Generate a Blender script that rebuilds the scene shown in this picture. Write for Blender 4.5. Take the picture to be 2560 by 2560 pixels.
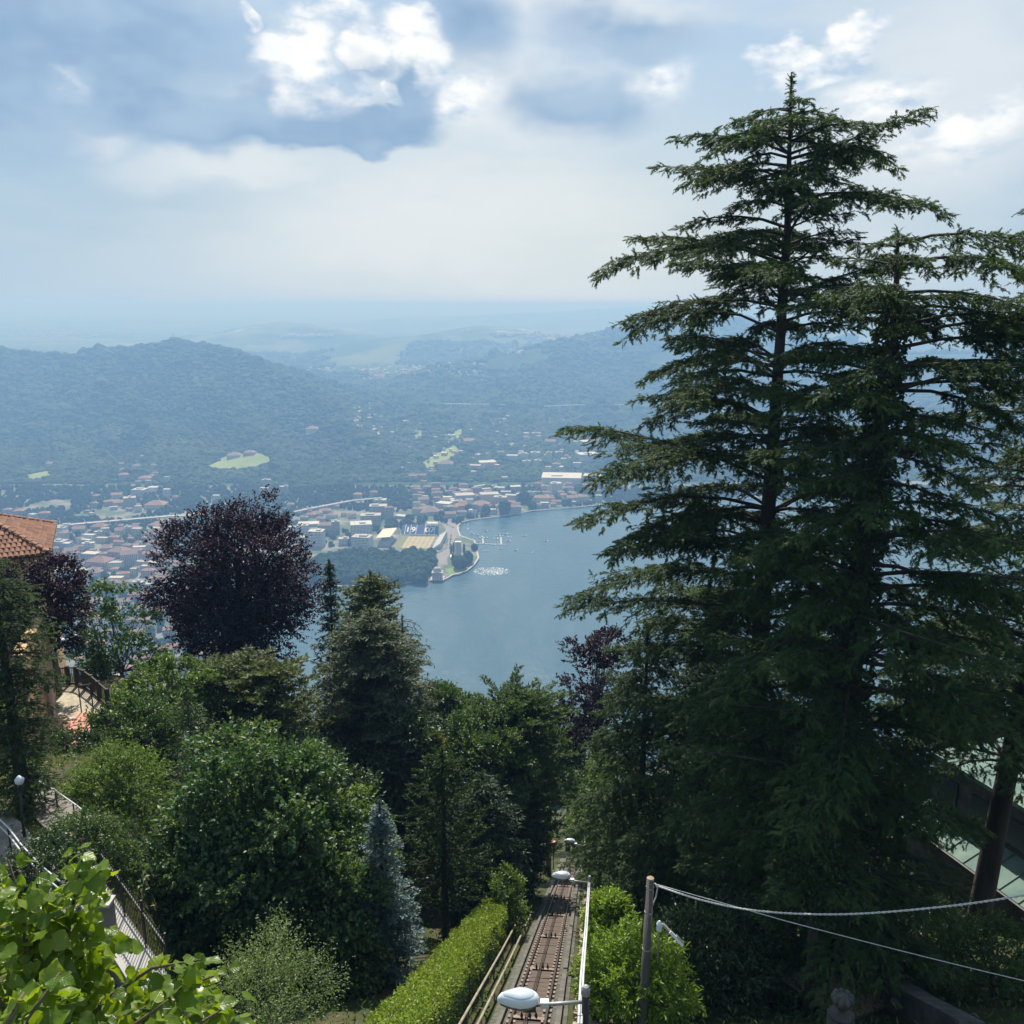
import bpy, bmesh, math, random
import numpy as np
from mathutils import Vector, Matrix
R = math.radians
for o in list(bpy.data.objects): bpy.data.objects.remove(o)
sc = bpy.context.scene
COL = sc.collection
rng = np.random.default_rng(7)
random.seed(7)

# ------------------------------------------------------------------ camera
CZ = 500.0                      # eye height above the lake
F = 2560 / 2 / math.tan(R(30))  # focal length in photo pixels
PITCH = R(13.2)
cP, sP = math.cos(PITCH), math.sin(PITCH)
cam = bpy.data.cameras.new('camera')
cam.angle = R(60); cam.clip_start = 0.3; cam.clip_end = 200000
camo = bpy.data.objects.new('camera', cam); COL.objects.link(camo)
camo.location = (0, 0, CZ); camo.rotation_euler = (R(90) - PITCH, 0, 0)
sc.camera = camo

# ------------------------------------------------------------------ light
SUN_EL, SUN_AZ = 51.0, -6.0      # almost straight ahead of the camera
SUN_STRENGTH, SKY_STRENGTH = 5.0, 0.075
sun = bpy.data.lights.new('sun', 'SUN'); sun.energy = SUN_STRENGTH; sun.angle = R(0.53); sun.color = (1.0, 0.94, 0.84)
suno = bpy.data.objects.new('sun', sun); COL.objects.link(suno)
suno.rotation_euler = (R(90 - SUN_EL), 0, R(180 - SUN_AZ))
suno.location = (0, 0, 700)
sc.view_settings.view_transform = 'Standard'; sc.view_settings.look = 'None'
sc.view_settings.exposure = 0.55; sc.view_settings.gamma = 1.0
cy = sc.cycles
cy.max_bounces = 6; cy.diffuse_bounces = 3; cy.glossy_bounces = 2; cy.transmission_bounces = 4
cy.volume_bounces = 0; cy.transparent_max_bounces = 8; cy.use_denoising = True
cy.sample_clamp_indirect = 4.0
cy.adaptive_threshold = 0.008

# ------------------------------------------------------------------ helpers
def ray(px, py):
    cx = (px - 1280) / F; cyy = (py - 1280) / F
    return np.array([cx, cP - cyy * sP, -(cyy * cP + sP)])
def at(px, py, d):                       # point on the sight line at axial depth d
    return np.array([0, 0, CZ]) + ray(px, py) * d
def aty(px, py, y):                      # point on the sight line at forward distance y
    r = ray(px, py); return np.array([0, 0, CZ]) + r * (y / r[1])
def gnd(px, py, z=0.0):                  # point on the sight line at height z
    r = ray(px, py); return np.array([0, 0, CZ]) + r * ((CZ - z) / -r[2])

def smooth(a, b, x):
    t = np.clip((x - a) / (b - a), 0, 1); return t * t * (3 - 2 * t)

def hash2(ix, iy, s=0):
    v = np.sin(ix * 127.1 + iy * 311.7 + s * 74.7) * 43758.5453
    return v - np.floor(v)
def vnoise(x, y, s=0):
    ix, iy = np.floor(x), np.floor(y); fx, fy = x - ix, y - iy
    fx = fx * fx * (3 - 2 * fx); fy = fy * fy * (3 - 2 * fy)
    a = hash2(ix, iy, s); b = hash2(ix + 1, iy, s); c = hash2(ix, iy + 1, s); d = hash2(ix + 1, iy + 1, s)
    return a + (b - a) * fx + (c - a) * fy + (a - b - c + d) * fx * fy
def fbm(x, y, s=0, o=4):
    v = 0; am = 0.5
    for i in range(o):
        v = v + am * vnoise(x, y, s + i); x = x * 2.03 + 1.7; y = y * 2.03 + 9.2; am *= 0.5
    return v

def tag(o, label=None, cat=None, group=None, kind=None):
    if label: o['label'] = label
    if cat: o['category'] = cat
    if group: o['group'] = group
    if kind: o['kind'] = kind
    return o
def empty(name, loc, label=None, cat=None, group=None, rz=0):
    e = bpy.data.objects.new(name, None); COL.objects.link(e); e.location = loc; e.rotation_euler = (0, 0, rz)
    e.empty_display_size = 0.3
    return tag(e, label, cat, group)
def link(name, me, mat=None, parent=None, loc=None, rot=None):
    o = bpy.data.objects.new(name, me); COL.objects.link(o)
    if mat is not None and len(me.materials) == 0:
        me.materials.append(MAT[mat] if isinstance(mat, str) else mat)
    if parent is not None: o.parent = parent
    if loc is not None: o.location = loc
    if rot is not None: o.rotation_euler = rot
    return o
def mesh_np(name, V, Fc, tint=None, smooth_=False, mats=None, fmat=None):
    V = np.asarray(V, dtype=np.float32).reshape(-1, 3); Fc = np.asarray(Fc, dtype=np.int32)
    k = Fc.shape[1]; n = len(Fc)
    me = bpy.data.meshes.new(name)
    me.vertices.add(len(V)); me.vertices.foreach_set('co', V.ravel())
    me.loops.add(n * k); me.loops.foreach_set('vertex_index', Fc.ravel())
    me.polygons.add(n); me.polygons.foreach_set('loop_start', np.arange(0, n * k, k, dtype=np.int32))
    if smooth_: me.polygons.foreach_set('use_smooth', np.ones(n, dtype=bool))
    if fmat is not None: me.polygons.foreach_set('material_index', np.asarray(fmat, dtype=np.int32))
    if tint is not None:
        a = me.attributes.new('tint', 'FLOAT', 'POINT'); a.data.foreach_set('value', np.asarray(tint, dtype=np.float32))
    me.update(calc_edges=True)
    return me

class MB:
    """collects boxes, tubes and polygons, then links them as one mesh object"""
    def __init__(s): s.v = []; s.f = []; s.m = []
    def add(s, vs, fs, m=0):
        b = len(s.v); s.v += [tuple(map(float, p)) for p in vs]; s.f += [tuple(b + i for i in f) for f in fs]; s.m += [m] * len(fs)
    def box(s, c, size, rz=0, m=0, M=None):
        hx, hy, hz = size[0] / 2, size[1] / 2, size[2] / 2
        vs = [(x, y, z) for z in (-hz, hz) for x, y in ((-hx, -hy), (hx, -hy), (hx, hy), (-hx, hy))]
        if M is None:
            ca, sa = math.cos(rz), math.sin(rz)
            vs = [(c[0] + x * ca - y * sa, c[1] + x * sa + y * ca, c[2] + z) for x, y, z in vs]
        else:
            vs = [tuple(Vector(c) + M @ Vector(p)) for p in vs]
        s.add(vs, [(3, 2, 1, 0), (4, 5, 6, 7), (0, 1, 5, 4), (1, 2, 6, 5), (2, 3, 7, 6), (3, 0, 4, 7)], m)
    def beam(s, a, b, w, h, m=0):
        a, b = Vector(a), Vector(b); d = (b - a); L = d.length; d.normalize()
        up = Vector((0, 0, 1)) if abs(d.z) < 0.95 else Vector((0, 1, 0))
        sx = d.cross(up).normalized(); uz = sx.cross(d)
        M = Matrix((sx, d, uz)).transposed()
        s.box((a + b) / 2, (w, L, h), M=M, m=m)
    def tube(s, pts, rad, n=8, cap=True, m=0):
        pts = [Vector(p) for p in pts]
        if not hasattr(rad, '__len__'): rad = [rad] * len(pts)
        vs = []; prev = None
        for i, p in enumerate(pts):
            d = (pts[min(i + 1, len(pts) - 1)] - pts[max(i - 1, 0)]).normalized()
            if prev is None:
                ref = Vector((1, 0, 0)) if abs(d.x) < 0.9 else Vector((0, 1, 0)); prev = d.cross(ref).normalized()
            sx = (prev - d * prev.dot(d)).normalized(); sy = d.cross(sx); prev = sx
            for k in range(n):
                t = 2 * math.pi * k / n; vs.append(tuple(p + (sx * math.cos(t) + sy * math.sin(t)) * rad[i]))
        fs = [(i * n + k, i * n + (k + 1) % n, (i + 1) * n + (k + 1) % n, (i + 1) * n + k) for i in range(len(pts) - 1) for k in range(n)]
        if cap: fs += [tuple(range(n - 1, -1, -1)), tuple((len(pts) - 1) * n + k for k in range(n))]
        s.add(vs, fs, m)
    def lathe(s, c, prof, n=14, m=0, sx=1.0, sy=1.0):
        vs = [(c[0] + r * math.cos(2 * math.pi * k / n) * sx, c[1] + r * math.sin(2 * math.pi * k / n) * sy, c[2] + z) for r, z in prof for k in range(n)]
        fs = [(i * n + k, i * n + (k + 1) % n, (i + 1) * n + (k + 1) % n, (i + 1) * n + k) for i in range(len(prof) - 1) for k in range(n)]
        fs += [tuple(range(n - 1, -1, -1)), tuple((len(prof) - 1) * n + k for k in range(n))]
        s.add(vs, fs, m)
    def prism(s, poly, z0, z1, m=0):
        n = len(poly); vs = [(x, y, z0) for x, y in poly] + [(x, y, z1) for x, y in poly]
        s.add(vs, [tuple(range(n - 1, -1, -1)), tuple(range(n, 2 * n))] + [(i, (i + 1) % n, n + (i + 1) % n, n + i) for i in range(n)], m)
    def build(s, name, mats, parent=None, sm=False, label=None, cat=None, group=None, kind=None, world=True):
        v = s.v
        if parent is not None and world:
            l = parent.location
            if parent.parent is not None and parent.parent.type == 'EMPTY' and False: pass
            inv = parent.matrix_basis.inverted()
            pp = parent.parent
            if pp is not None: inv = inv @ pp.matrix_basis.inverted()
            v = [tuple(inv @ Vector(p)) for p in v]
        me = bpy.data.meshes.new(name); me.from_pydata(v, [], s.f)
        if not isinstance(mats, (list, tuple)): mats = [mats]
        for q in mats: me.materials.append(MAT[q] if isinstance(q, str) else q)
        if len(mats) > 1: me.polygons.foreach_set('material_index', s.m)
        if sm: me.polygons.foreach_set('use_smooth', [True] * len(s.f))
        me.update()
        o = bpy.data.objects.new(name, me); COL.objects.link(o)
        if parent is not None: o.parent = parent
        return tag(o, label, cat, group, kind)

def fix_normals(me):
    bm = bmesh.new(); bm.from_mesh(me); bmesh.ops.recalc_face_normals(bm, faces=bm.faces); bm.to_mesh(me); bm.free()

# ------------------------------------------------------------------ materials
MAT = {}
class NT:
    def __init__(s, nt): s.nt = nt; s.x = 0
    def n(s, typ, **kw):
        d = s.nt.nodes.new(typ); s.x += 40; d.location = (s.x, 0)
        for k, v in kw.items():
            if k.startswith('in_'):
                key = k[3:]; key = int(key) if key.isdigit() else key
                s.put(d, key, v)
            else: setattr(d, k, v)
        return d
    def put(s, d, key, v):
        if hasattr(v, 'is_output') or isinstance(v, bpy.types.NodeSocket): s.nt.links.new(v, d.inputs[key])
        else: d.inputs[key].default_value = v
    def math(s, op, a, b=None, c=None, clamp=False):
        d = s.n('ShaderNodeMath', operation=op); d.use_clamp = clamp
        s.put(d, 0, a)
        if b is not None: s.put(d, 1, b)
        if c is not None: s.put(d, 2, c)
        return d.outputs[0]
    def vmath(s, op, a, b=None, scale=None):
        d = s.n('ShaderNodeVectorMath', operation=op); s.put(d, 0, a)
        if b is not None: s.put(d, 1, b)
        if scale is not None: s.put(d, 'Scale', scale)
        return d.outputs['Value'] if op in ('DOT_PRODUCT', 'LENGTH') else d.outputs[0]
    def mix(s, f, a, b, mode='MIX'):
        d = s.n('ShaderNodeMix', data_type='RGBA', blend_type=mode)
        s.put(d, 0, f); s.put(d, 6, a); s.put(d, 7, b); return d.outputs[2]
    def noise(s, vec, scale, detail=4, rough=0.55, out='Fac', **kw):
        d = s.n('ShaderNodeTexNoise', **kw); 
        if vec is not None: s.put(d, 'Vector', vec)
        s.put(d, 'Scale', scale); s.put(d, 'Detail', detail); s.put(d, 'Roughness', rough); return d.outputs[out]
    def ramp(s, f, stops, interp='LINEAR'):
        d = s.n('ShaderNodeValToRGB'); s.put(d, 0, f); e = d.color_ramp; e.interpolation = interp
        while len(e.elements) < len(stops): e.elements.new(0.5)
        for q, (p, c) in zip(e.elements, stops):
            q.position = p; q.color = (*c, 1) if hasattr(c, '__len__') else (c, c, c, 1)
        return d.outputs[0]
    def sstep(s, f, a, b):
        d = s.n('ShaderNodeMapRange', interpolation_type='SMOOTHSTEP'); s.put(d, 0, f); s.put(d, 1, a); s.put(d, 2, b); return d.outputs[0]

def c4(c): return (*c, 1.0)
def newmat(name):
    m = bpy.data.materials.new(name); m.use_nodes = True; m.node_tree.nodes.clear(); MAT[name] = m
    return m, NT(m.node_tree)
def principled(name, c1, c2=None, scale=3.0, rough=0.7, metal=0.0, bump=0.0, bscale=None, spec=0.5, coords='Object', detail=5, lo=0.35, hi=0.65, c3=None, s3=0.4, stretch=None):
    m, t = newmat(name)
    out = t.n('ShaderNodeOutputMaterial'); p = t.n('ShaderNodeBsdfPrincipled')
    t.nt.links.new(p.outputs[0], out.inputs[0])
    tc = t.n('ShaderNodeTexCoord').outputs[coords]
    if stretch: tc = t.vmath('MULTIPLY', tc, stretch)
    col = c4(c1)
    if c2 is not None:
        f = t.sstep(t.noise(tc, scale, detail), lo, hi); col = t.mix(f, c4(c1), c4(c2))
    if c3 is not None:
        f = t.sstep(t.noise(tc, s3, 3), 0.5, 0.75); col = t.mix(f, col, c4(c3))
    t.put(p, 'Base Color', col); t.put(p, 'Roughness', rough); t.put(p, 'Metallic', metal); t.put(p, 'Specular IOR Level', spec)
    if bump:
        b = t.n('ShaderNodeBump'); t.put(b, 'Strength', bump); t.put(b, 'Distance', 0.05)
        t.put(b, 'Height', t.noise(tc, bscale or scale * 4, 6, 0.6)); t.nt.links.new(b.outputs[0], p.inputs['Normal'])
    return m
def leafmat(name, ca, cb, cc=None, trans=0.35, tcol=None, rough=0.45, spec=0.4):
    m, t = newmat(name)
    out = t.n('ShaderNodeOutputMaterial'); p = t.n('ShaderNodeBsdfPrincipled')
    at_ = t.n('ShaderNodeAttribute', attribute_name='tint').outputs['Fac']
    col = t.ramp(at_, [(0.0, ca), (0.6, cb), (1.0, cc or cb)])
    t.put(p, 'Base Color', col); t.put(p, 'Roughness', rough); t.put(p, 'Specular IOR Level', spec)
    tr = t.n('ShaderNodeBsdfTranslucent')
    t.put(tr, 'Color', t.mix(1.0, col, c4(tcol or (1.5, 1.45, 0.5)), 'MULTIPLY'))
    ms = t.n('ShaderNodeMixShader'); t.put(ms, 0, trans)
    t.nt.links.new(p.outputs[0], ms.inputs[1]); t.nt.links.new(tr.outputs[0], ms.inputs[2]); t.nt.links.new(ms.outputs[0], out.inputs[0])
    return m

# ------------------------------------------------------------------ sky
def sky_world():
    w = bpy.data.worlds.new('World'); sc.world = w; w.use_nodes = True
    w.node_tree.nodes.clear(); t = NT(w.node_tree)
    out = t.n('ShaderNodeOutputWorld'); bg = t.n('ShaderNodeBackground'); t.nt.links.new(bg.outputs[0], out.inputs[0])
    sky = t.n('ShaderNodeTexSky', sky_type='NISHITA'); sky.sun_disc = False
    sky.sun_elevation = R(SUN_EL); sky.sun_rotation = R(SUN_AZ); sky.altitude = 600; sky.air_density = 1.2; sky.dust_density = 3.0; sky.ozone_density = 1.5
    skyc = t.vmath('SCALE', sky.outputs[0], scale=SKY_STRENGTH)
    d = t.vmath('NORMALIZE', t.n('ShaderNodeTexCoord').outputs['Generated'])
    sx = t.n('ShaderNodeSeparateXYZ', in_0=d); X, Y, Z = sx.outputs
    az = t.math('ARCTAN2', X, Y); el = t.math('ARCSINE', Z)
    # everything below is in degrees of azimuth and elevation
    deg = 180 / math.pi
    az = t.math('MULTIPLY', az, deg); el = t.math('MULTIPLY', el, deg)
    P = t.n('ShaderNodeCombineXYZ', in_0=az, in_1=el, in_2=0.0).outputs[0]
    # noise lives on the sphere so it has no seam
    D = t.vmath('MULTIPLY', d, (1.0, 1.0, 1.9))
    wob1 = t.noise(D, 7.0, 3, 0.6, out='Color'); w2f = t.noise(D, 19.0, 4, 0.52); w2g = t.noise(t.vmath('ADD', D, (0.0, 0.014, 0.022)), 19.0, 4, 0.52)
    W1 = t.n('ShaderNodeSeparateXYZ', in_0=wob1).outputs
    wob2 = t.n('ShaderNodeCombineXYZ', in_0=w2f, in_1=w2g, in_2=0.5).outputs[0]
    def disp(a1, a2):
        q = t.vmath('ADD', P, t.vmath('MULTIPLY', t.vmath('SUBTRACT', wob1, (0.5, 0.5, 0.5)), (a1 * 1.3, a1, 0)))
        return t.vmath('ADD', q, t.vmath('MULTIPLY', t.vmath('SUBTRACT', wob2, (0.5, 0.5, 0.5)), (a2, a2, 0)))
    Psoft = disp(4.5, 1.6); Pcrisp = disp(2.6, 2.9)
    def pix(px, py):
        r = ray(px, py); return math.degrees(math.atan2(r[0], r[1])), math.degrees(math.asin(r[2] / np.linalg.norm(r)))
    def blob(Pd, px, py, rx, ry, s0=1.0, s1=0.55):
        a, e = pix(px, py); sx_ = math.degrees(rx / F); sy_ = math.degrees(ry / F)
        q = t.vmath('MULTIPLY', t.vmath('SUBTRACT', Pd, (a, e, 0)), (1 / sx_, 1 / sy_, 0))
        return t.sstep(t.vmath('LENGTH', q), s0, s1)
    def union(lst):
        m = lst[0]
        for q in lst[1:]: m = t.math('MAXIMUM', m, q)
        return m
    # pale milky base, whiter ahead where the sun stands, bluer up high
    a0 = t.math('DIVIDE', t.math('SUBTRACT', az, 3.0), 26.0); a0 = t.math('EXPONENT', t.math('MULTIPLY', t.math('MULTIPLY', a0, a0), -1.0))
    low = t.sstep(el, 17.0, 1.0)
    milk = t.mix(a0, c4((0.36, 0.55, 0.73)), c4((0.72, 0.80, 0.81)))
    high = t.mix(t.math('MULTIPLY', a0, .35), t.mix(.3, c4((0.40, 0.64, 0.92)), skyc), c4((0.70, 0.81, 0.90)))
    base = t.mix(low, high, milk)
    veil = t.noise(t.vmath('MULTIPLY', D, (1.0, 1.0, 2.2)), 3.0, 4, 0.55)
    base = t.mix(t.math('MULTIPLY', t.sstep(veil, 0.42, 0.66), 0.5), base, t.mix(a0, c4((0.52, 0.67, 0.80)), c4((0.86, 0.90, 0.89))))
    # broken cloud all over the upper sky, inside the frame and out
    up = t.sstep(el, 14.0, 24.0)
    gen = t.math('MULTIPLY', t.sstep(t.noise(D, 3.2, 4, 0.6), 0.44, 0.60), up)
    gcol = t.mix(t.sstep(W1[0], 0.40, 0.62), c4((0.40, 0.55, 0.75)), c4((0.90, 0.93, 0.95)))
    base = t.mix(t.math('MULTIPLY', gen, 0.75), base, gcol)
    # soft white masses
    sf = union([blob(Psoft, 1330, 250, 300, 170, 1.2, 0.25), blob(Psoft, 2380, 250, 330, 260, 1.2, 0.3), blob(Psoft, 1500, 30, 330, 70, 1.2, .3), blob(Psoft, 1000, 560, 420, 150, 1.4, 0.1), blob(Psoft, 560, 430, 260, 60, 1.3, .2), blob(Psoft, 240, 340, 80, 45, 1.3, .2)])
    base = t.mix(t.math('MULTIPLY', sf, 0.62), base, c4((0.90, 0.93, 0.94)))
    # sunlit cumulus with billowing edges
    br = union([blob(Pcrisp, 735, 175, 105, 105, 1.0, .58), blob(Pcrisp, 800, 225, 130, 75, 1.0, .58), blob(Pcrisp, 900, 130, 70, 60, 1.0, .58), blob(Pcrisp, 1010, 110, 110, 62, 1.0, .58), blob(Pcrisp, 1075, 160, 60, 70, 1.0, .58), blob(Pcrisp, 830, 30, 105, 55, 1.0, .58), blob(Pcrisp, 632, 50, 28, 48, 1.0, .58),
                blob(Pcrisp, 1170, 250, 95, 55, 1.35, .1), blob(Pcrisp, 1640, 200, 90, 50, 1.35, .1), blob(Pcrisp, 2130, 85, 70, 50, 1.0, .58), blob(Pcrisp, 2020, 140, 150, 48, 1.0, .58), blob(Pcrisp, 2200, 250, 130, 60, 1.35, .1), blob(Pcrisp, 2490, 300, 75, 45, 1.35, .1), blob(Pcrisp, 2380, 350, 110, 50, 1.35, .1),
                blob(Pcrisp, 165, 215, 60, 32, 1.35, .1), blob(Pcrisp, 950, 245, 34, 22, 1.0, .58)])
    relief = t.math('MULTIPLY_ADD', t.math('SUBTRACT', w2f, w2g), 3.6, 0.66, clamp=True)
    bcol = t.mix(relief, c4((0.52, 0.67, 0.84)), c4((1.12, 1.12, 1.10)))
    base = t.mix(t.math('MULTIPLY', br, 0.92), base, bcol)
    # blue-grey cloud bellies in front
    dk = union([blob(Psoft, 120, 90, 470, 190, 1.15, 0.4), blob(Psoft, 480, 285, 460, 85, 1.1, 0.5), blob(Psoft, 830, 335, 290, 58, 1.04, 0.7), blob(Psoft, 1020, 280, 95, 95, 1.05, 0.6),
                blob(Psoft, 1450, 255, 205, 110, 1.15, 0.3), blob(Psoft, 1190, 70, 120, 110, 1.4, 0.0), blob(Psoft, 40, 250, 220, 130, 1.2, 0.3), blob(Psoft, 1580, 80, 190, 50, 1.5, 0.0), blob(Psoft, 880, 195, 70, 34, 1.3, .2)])
    dk = t.math('MULTIPLY', dk, t.math('SUBTRACT', 1.0, t.math('MULTIPLY', br, 0.55)))
    dcol = t.mix(t.sstep(W1[1], 0.35, 0.68), c4((0.28, 0.44, 0.66)), c4((0.42, 0.58, 0.76)))
    base = t.mix(t.math('MULTIPLY', dk, 0.92), base, dcol)
    t.put(bg, 'Color', base); t.put(bg, 'Strength', 0.66)
    w.cycles.sampling_method = 'NONE'
sky_world()
# ------------------------------------------------------------------ land
def track_x(y): return -1.64 + 0.098 * y
def near_z(x, y):
    """the hillside under the viewpoint, relative to the world"""
    tz = -7.6 - 0.591 * y
    gl = np.where(y < 52, -17.7 - 0.19 * (y - 26.7), -22.5 - 0.80 * (y - 52))
    gl = np.maximum(gl, tz); gl = np.where(y < 8, np.minimum(gl, -14.2 + 0 * y), gl)
    xr = x - track_x(y)
    edge = 9.5 + np.clip((y - 22) * 0.35, -3, 30)
    a = smooth(0, 1, (-xr - edge) / (4 + np.clip((y - 30) * .2, 0, 8)))
    z = tz * (1 - a) + gl * a
    z = z + smooth(6, 26, xr) * 1.0 + (fbm(x * 0.15, y * 0.15, 3) - 0.5) * 0.8 * smooth(3, 6, np.abs(xr))
    z = np.minimum(z, -5.0)
    return CZ + z

RIDGES = [
 (0.46, [(-700, 900, 3900), (-300, 880, 3900), (0, 878, 4000), (180, 892, 4000), (300, 872, 4000), (430, 856, 4000), (540, 864, 3900), (620, 892, 3800), (700, 936, 3600), (780, 980, 3400), (860, 1056, 3100), (930, 1110, 2850)]),
 (0.50, [(440, 848, 4000), (500, 930, 3600), (600, 1045, 3100), (690, 1150, 2720), (760, 1205, 2480)]),
 (0.48, [(0, 870, 4000), (80, 1000, 3450), (150, 1110, 2950), (230, 1225, 2520)]),
 (0.48, [(250, 866, 4000), (330, 1010, 3300), (430, 1130, 2800), (500, 1180, 2600)]),
 (0.30, [(-700, 1000, 3300), (-300, 1050, 3000), (-50, 1180, 2600)]),
 (0.30, [(950, 1030, 4000), (1040, 950, 4400), (1120, 910, 4600), (1250, 893, 4800), (1400, 853, 5000), (1500, 835, 5200), (1640, 805, 5500), (1850, 800, 5600), (2050, 850, 5600), (2250, 880, 5200), (2450, 880, 5000), (2800, 840, 5000)]),
 (0.32, [(1400, 853, 5000), (1330, 960, 4100), (1250, 1030, 3600)]),
 (0.25, [(985, 985, 3900), (1010, 1000, 3700), (1080, 1060, 3300)]),
 (0.25, [(480, 832, 8000), (640, 810, 8000), (700, 798, 8200), (830, 816, 8000), (960, 838, 7800)]),
 (0.20, [(860, 860, 6800), (980, 838, 7000), (1080, 828, 7000), (1200, 812, 7200), (1320, 822, 7200), (1420, 836, 7000)]),
 (0.10, [(900, 800, 14000), (1100, 790, 14000), (1300, 782, 14000), (1450, 775, 15000), (1520, 768, 15000), (1750, 762, 15000), (2200, 775, 15000), (2800, 778, 15000)]),
 (0.10, [(-300, 805, 15000), (100, 800, 15000), (400, 800, 15000), (600, 806, 15000)]),
 (0.42, [(1900, 1100, 3000), (2100, 1060, 3000), (2300, 1080, 2900), (2600, 1000, 3000), (3000, 900, 3000)]),
]
RIDGES = [(s, np.array([aty(*p) for p in pl])) for s, pl in RIDGES]
LAND0 = 3.0
def seg_dist(P, a, b):
    ab = b[:2] - a[:2]; t = np.clip(((P - a[:2]) @ ab) / (ab @ ab), 0, 1)
    q = a[:2] + t[:, None] * ab
    return np.hypot(P[:, 0] - q[:, 0], P[:, 1] - q[:, 1]), a[2] + t * (b[2] - a[2])
def far_z(x, y):
    x = np.asarray(x, float); y = np.asarray(y, float)
    P = np.stack([x.ravel(), y.ravel()], 1); X, Y = P[:, 0], P[:, 1]
    sh = -6 + 8.5 * smooth(2300, 2420, Y - 0.06 * np.abs(X + 400))      # valley floor, then the plain
    H = sh + smooth(2400, 5200, Y) * 112 + smooth(5000, 9000, Y) * 40 + smooth(9000, 30000, Y) * 50
    H = H + smooth(2500, 3200, Y) * (fbm(X / 420, Y / 420, 11) - 0.45) * 70
    wx = X + (fbm(X / 350, Y / 350, 21) - 0.5) * 240; wy = Y + (fbm(X / 350, Y / 350, 31) - 0.5) * 240
    W = np.stack([wx, wy], 1)
    crest = np.full(len(X), -1e9); near0 = np.full(len(X), 1e9)
    for s, pl in RIDGES:
        for a, b in zip(pl[:-1], pl[1:]):
            d1, z1 = seg_dist(P, a, b); d2, z2 = seg_dist(W, a, b)
            near0 = np.minimum(near0, d1) if pl is RIDGES[0][1] or pl is RIDGES[5][1] else near0
            k = smooth(60, 400, d1); d = d1 * (1 - k) + d2 * k
            crest = np.maximum(crest, (z1 * (1 - k) + z2 * k) - s * d * (1 - 0.25 * np.exp(-d / 250)))
    k = 14.0
    H = np.where(crest > H + 60, crest, np.where(crest < H - 60, H, k * np.logaddexp(np.clip(crest, -200, 900) / k, H / k)))
    gl_ = np.abs(fbm(X / 300 + 3, Y / 380, 51) - .47) * 2.2 + (fbm(X / 110, Y / 110, 57) - .5) * .35
    H = H + np.where(H > LAND0, 1, 0) * smooth(4, 90, H) * smooth(2420, 2800, Y) * (1 - smooth(5200, 7000, Y)) * (gl_ - .42) * 75 * smooth(60, 420, near0)
    # right-hand arm of the lake stays below the water
    H = np.where((X > 560 + 0.05 * (Y - 1500)) & (Y < 2500) & (H < 10), -6, H)
    return H.reshape(x.shape)
def land_z(x, y):
    n = near_z(x, np.minimum(y, 900)); f = far_z(x, y)
    w = smooth(820, 900, y); n = np.where(y > 815, -6, n) ; n = np.maximum(n, -6)
    return np.where(y < 900, np.maximum(n, np.where(y < 815, -6, -6)), f)

ang = np.concatenate([np.arange(-180, -48, 6.0), np.arange(-48, 48.01, 0.36), np.arange(54, 180, 6.0)])
rr = np.concatenate([np.geomspace(1.5, 200, 110), np.geomspace(200, 2300, 60)[1:], np.geomspace(2300, 5600, 120)[1:], np.geomspace(5600, 46000, 60)[1:]])
A, RR = np.meshgrid(np.radians(ang), rr)
tx, ty = RR * np.sin(A), RR * np.cos(A)
tz = land_z(tx, ty)
nA, nR = len(ang), len(rr)
idx = np.arange(nA * nR).reshape(nR, nA)
i0 = idx[:-1, :]; i1 = idx[1:, :]
quads = np.stack([i0, np.roll(i0, -1, 1), np.roll(i1, -1, 1), i1], -1).reshape(-1, 4)
V = np.stack([tx, ty, tz], -1).reshape(-1, 3)
fan_c = len(V); V = np.vstack([V, [[0, 0, float(land_z(np.array([0.0]), np.array([0.0]))[0])]]])
quads = np.vstack([quads, np.stack([np.full(nA, fan_c), np.roll(idx[0], -1), idx[0], idx[0]], -1)[:0]])

def ground_material():
    m, t = newmat('ground')
    out = t.n('ShaderNodeOutputMaterial'); p = t.n('ShaderNodeBsdfPrincipled'); t.nt.links.new(p.outputs[0], out.inputs[0])
    pos = t.n('ShaderNodeNewGeometry').outputs['Position']
    far = t.noise(pos, 0.0016, 9, 0.68); mid = t.noise(pos, 0.02, 6, 0.6); near = t.noise(pos, 0.9, 6, 0.6)
    woods = t.mix(t.sstep(mid, 0.35, 0.65), c4((0.018, 0.040, 0.014)), c4((0.045, 0.085, 0.025)))
    fields = t.mix(t.sstep(far, 0.46, 0.60), woods, c4((0.13, 0.17, 0.07)))
    fields = t.mix(t.sstep(t.noise(pos, 0.004, 6, 0.7), 0.60, 0.70), fields, c4((0.30, 0.28, 0.25)))
    soil = t.mix(t.sstep(near, 0.35, 0.65), c4((0.035, 0.050, 0.015)), c4((0.075, 0.065, 0.038)))
    yy = t.n('ShaderNodeSeparateXYZ', in_0=pos).outputs[1]
    col = t.mix(t.sstep(yy, 150, 600), soil, woods)
    col = t.mix(t.sstep(yy, 5200, 6500), col, fields)
    t.put(p, 'Base Color', col); t.put(p, 'Roughness', 0.95); t.put(p, 'Specular IOR Level', 0.1)
    b = t.n('ShaderNodeBump'); t.put(b, 'Strength', 0.6); t.put(b, 'Distance', 0.1); t.put(b, 'Height', near); t.nt.links.new(b.outputs[0], p.inputs['Normal'])
ground_material()
me = mesh_np('terrain', V, quads, smooth_=True)
tag(link('terrain', me, 'ground'), kind='structure')

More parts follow.
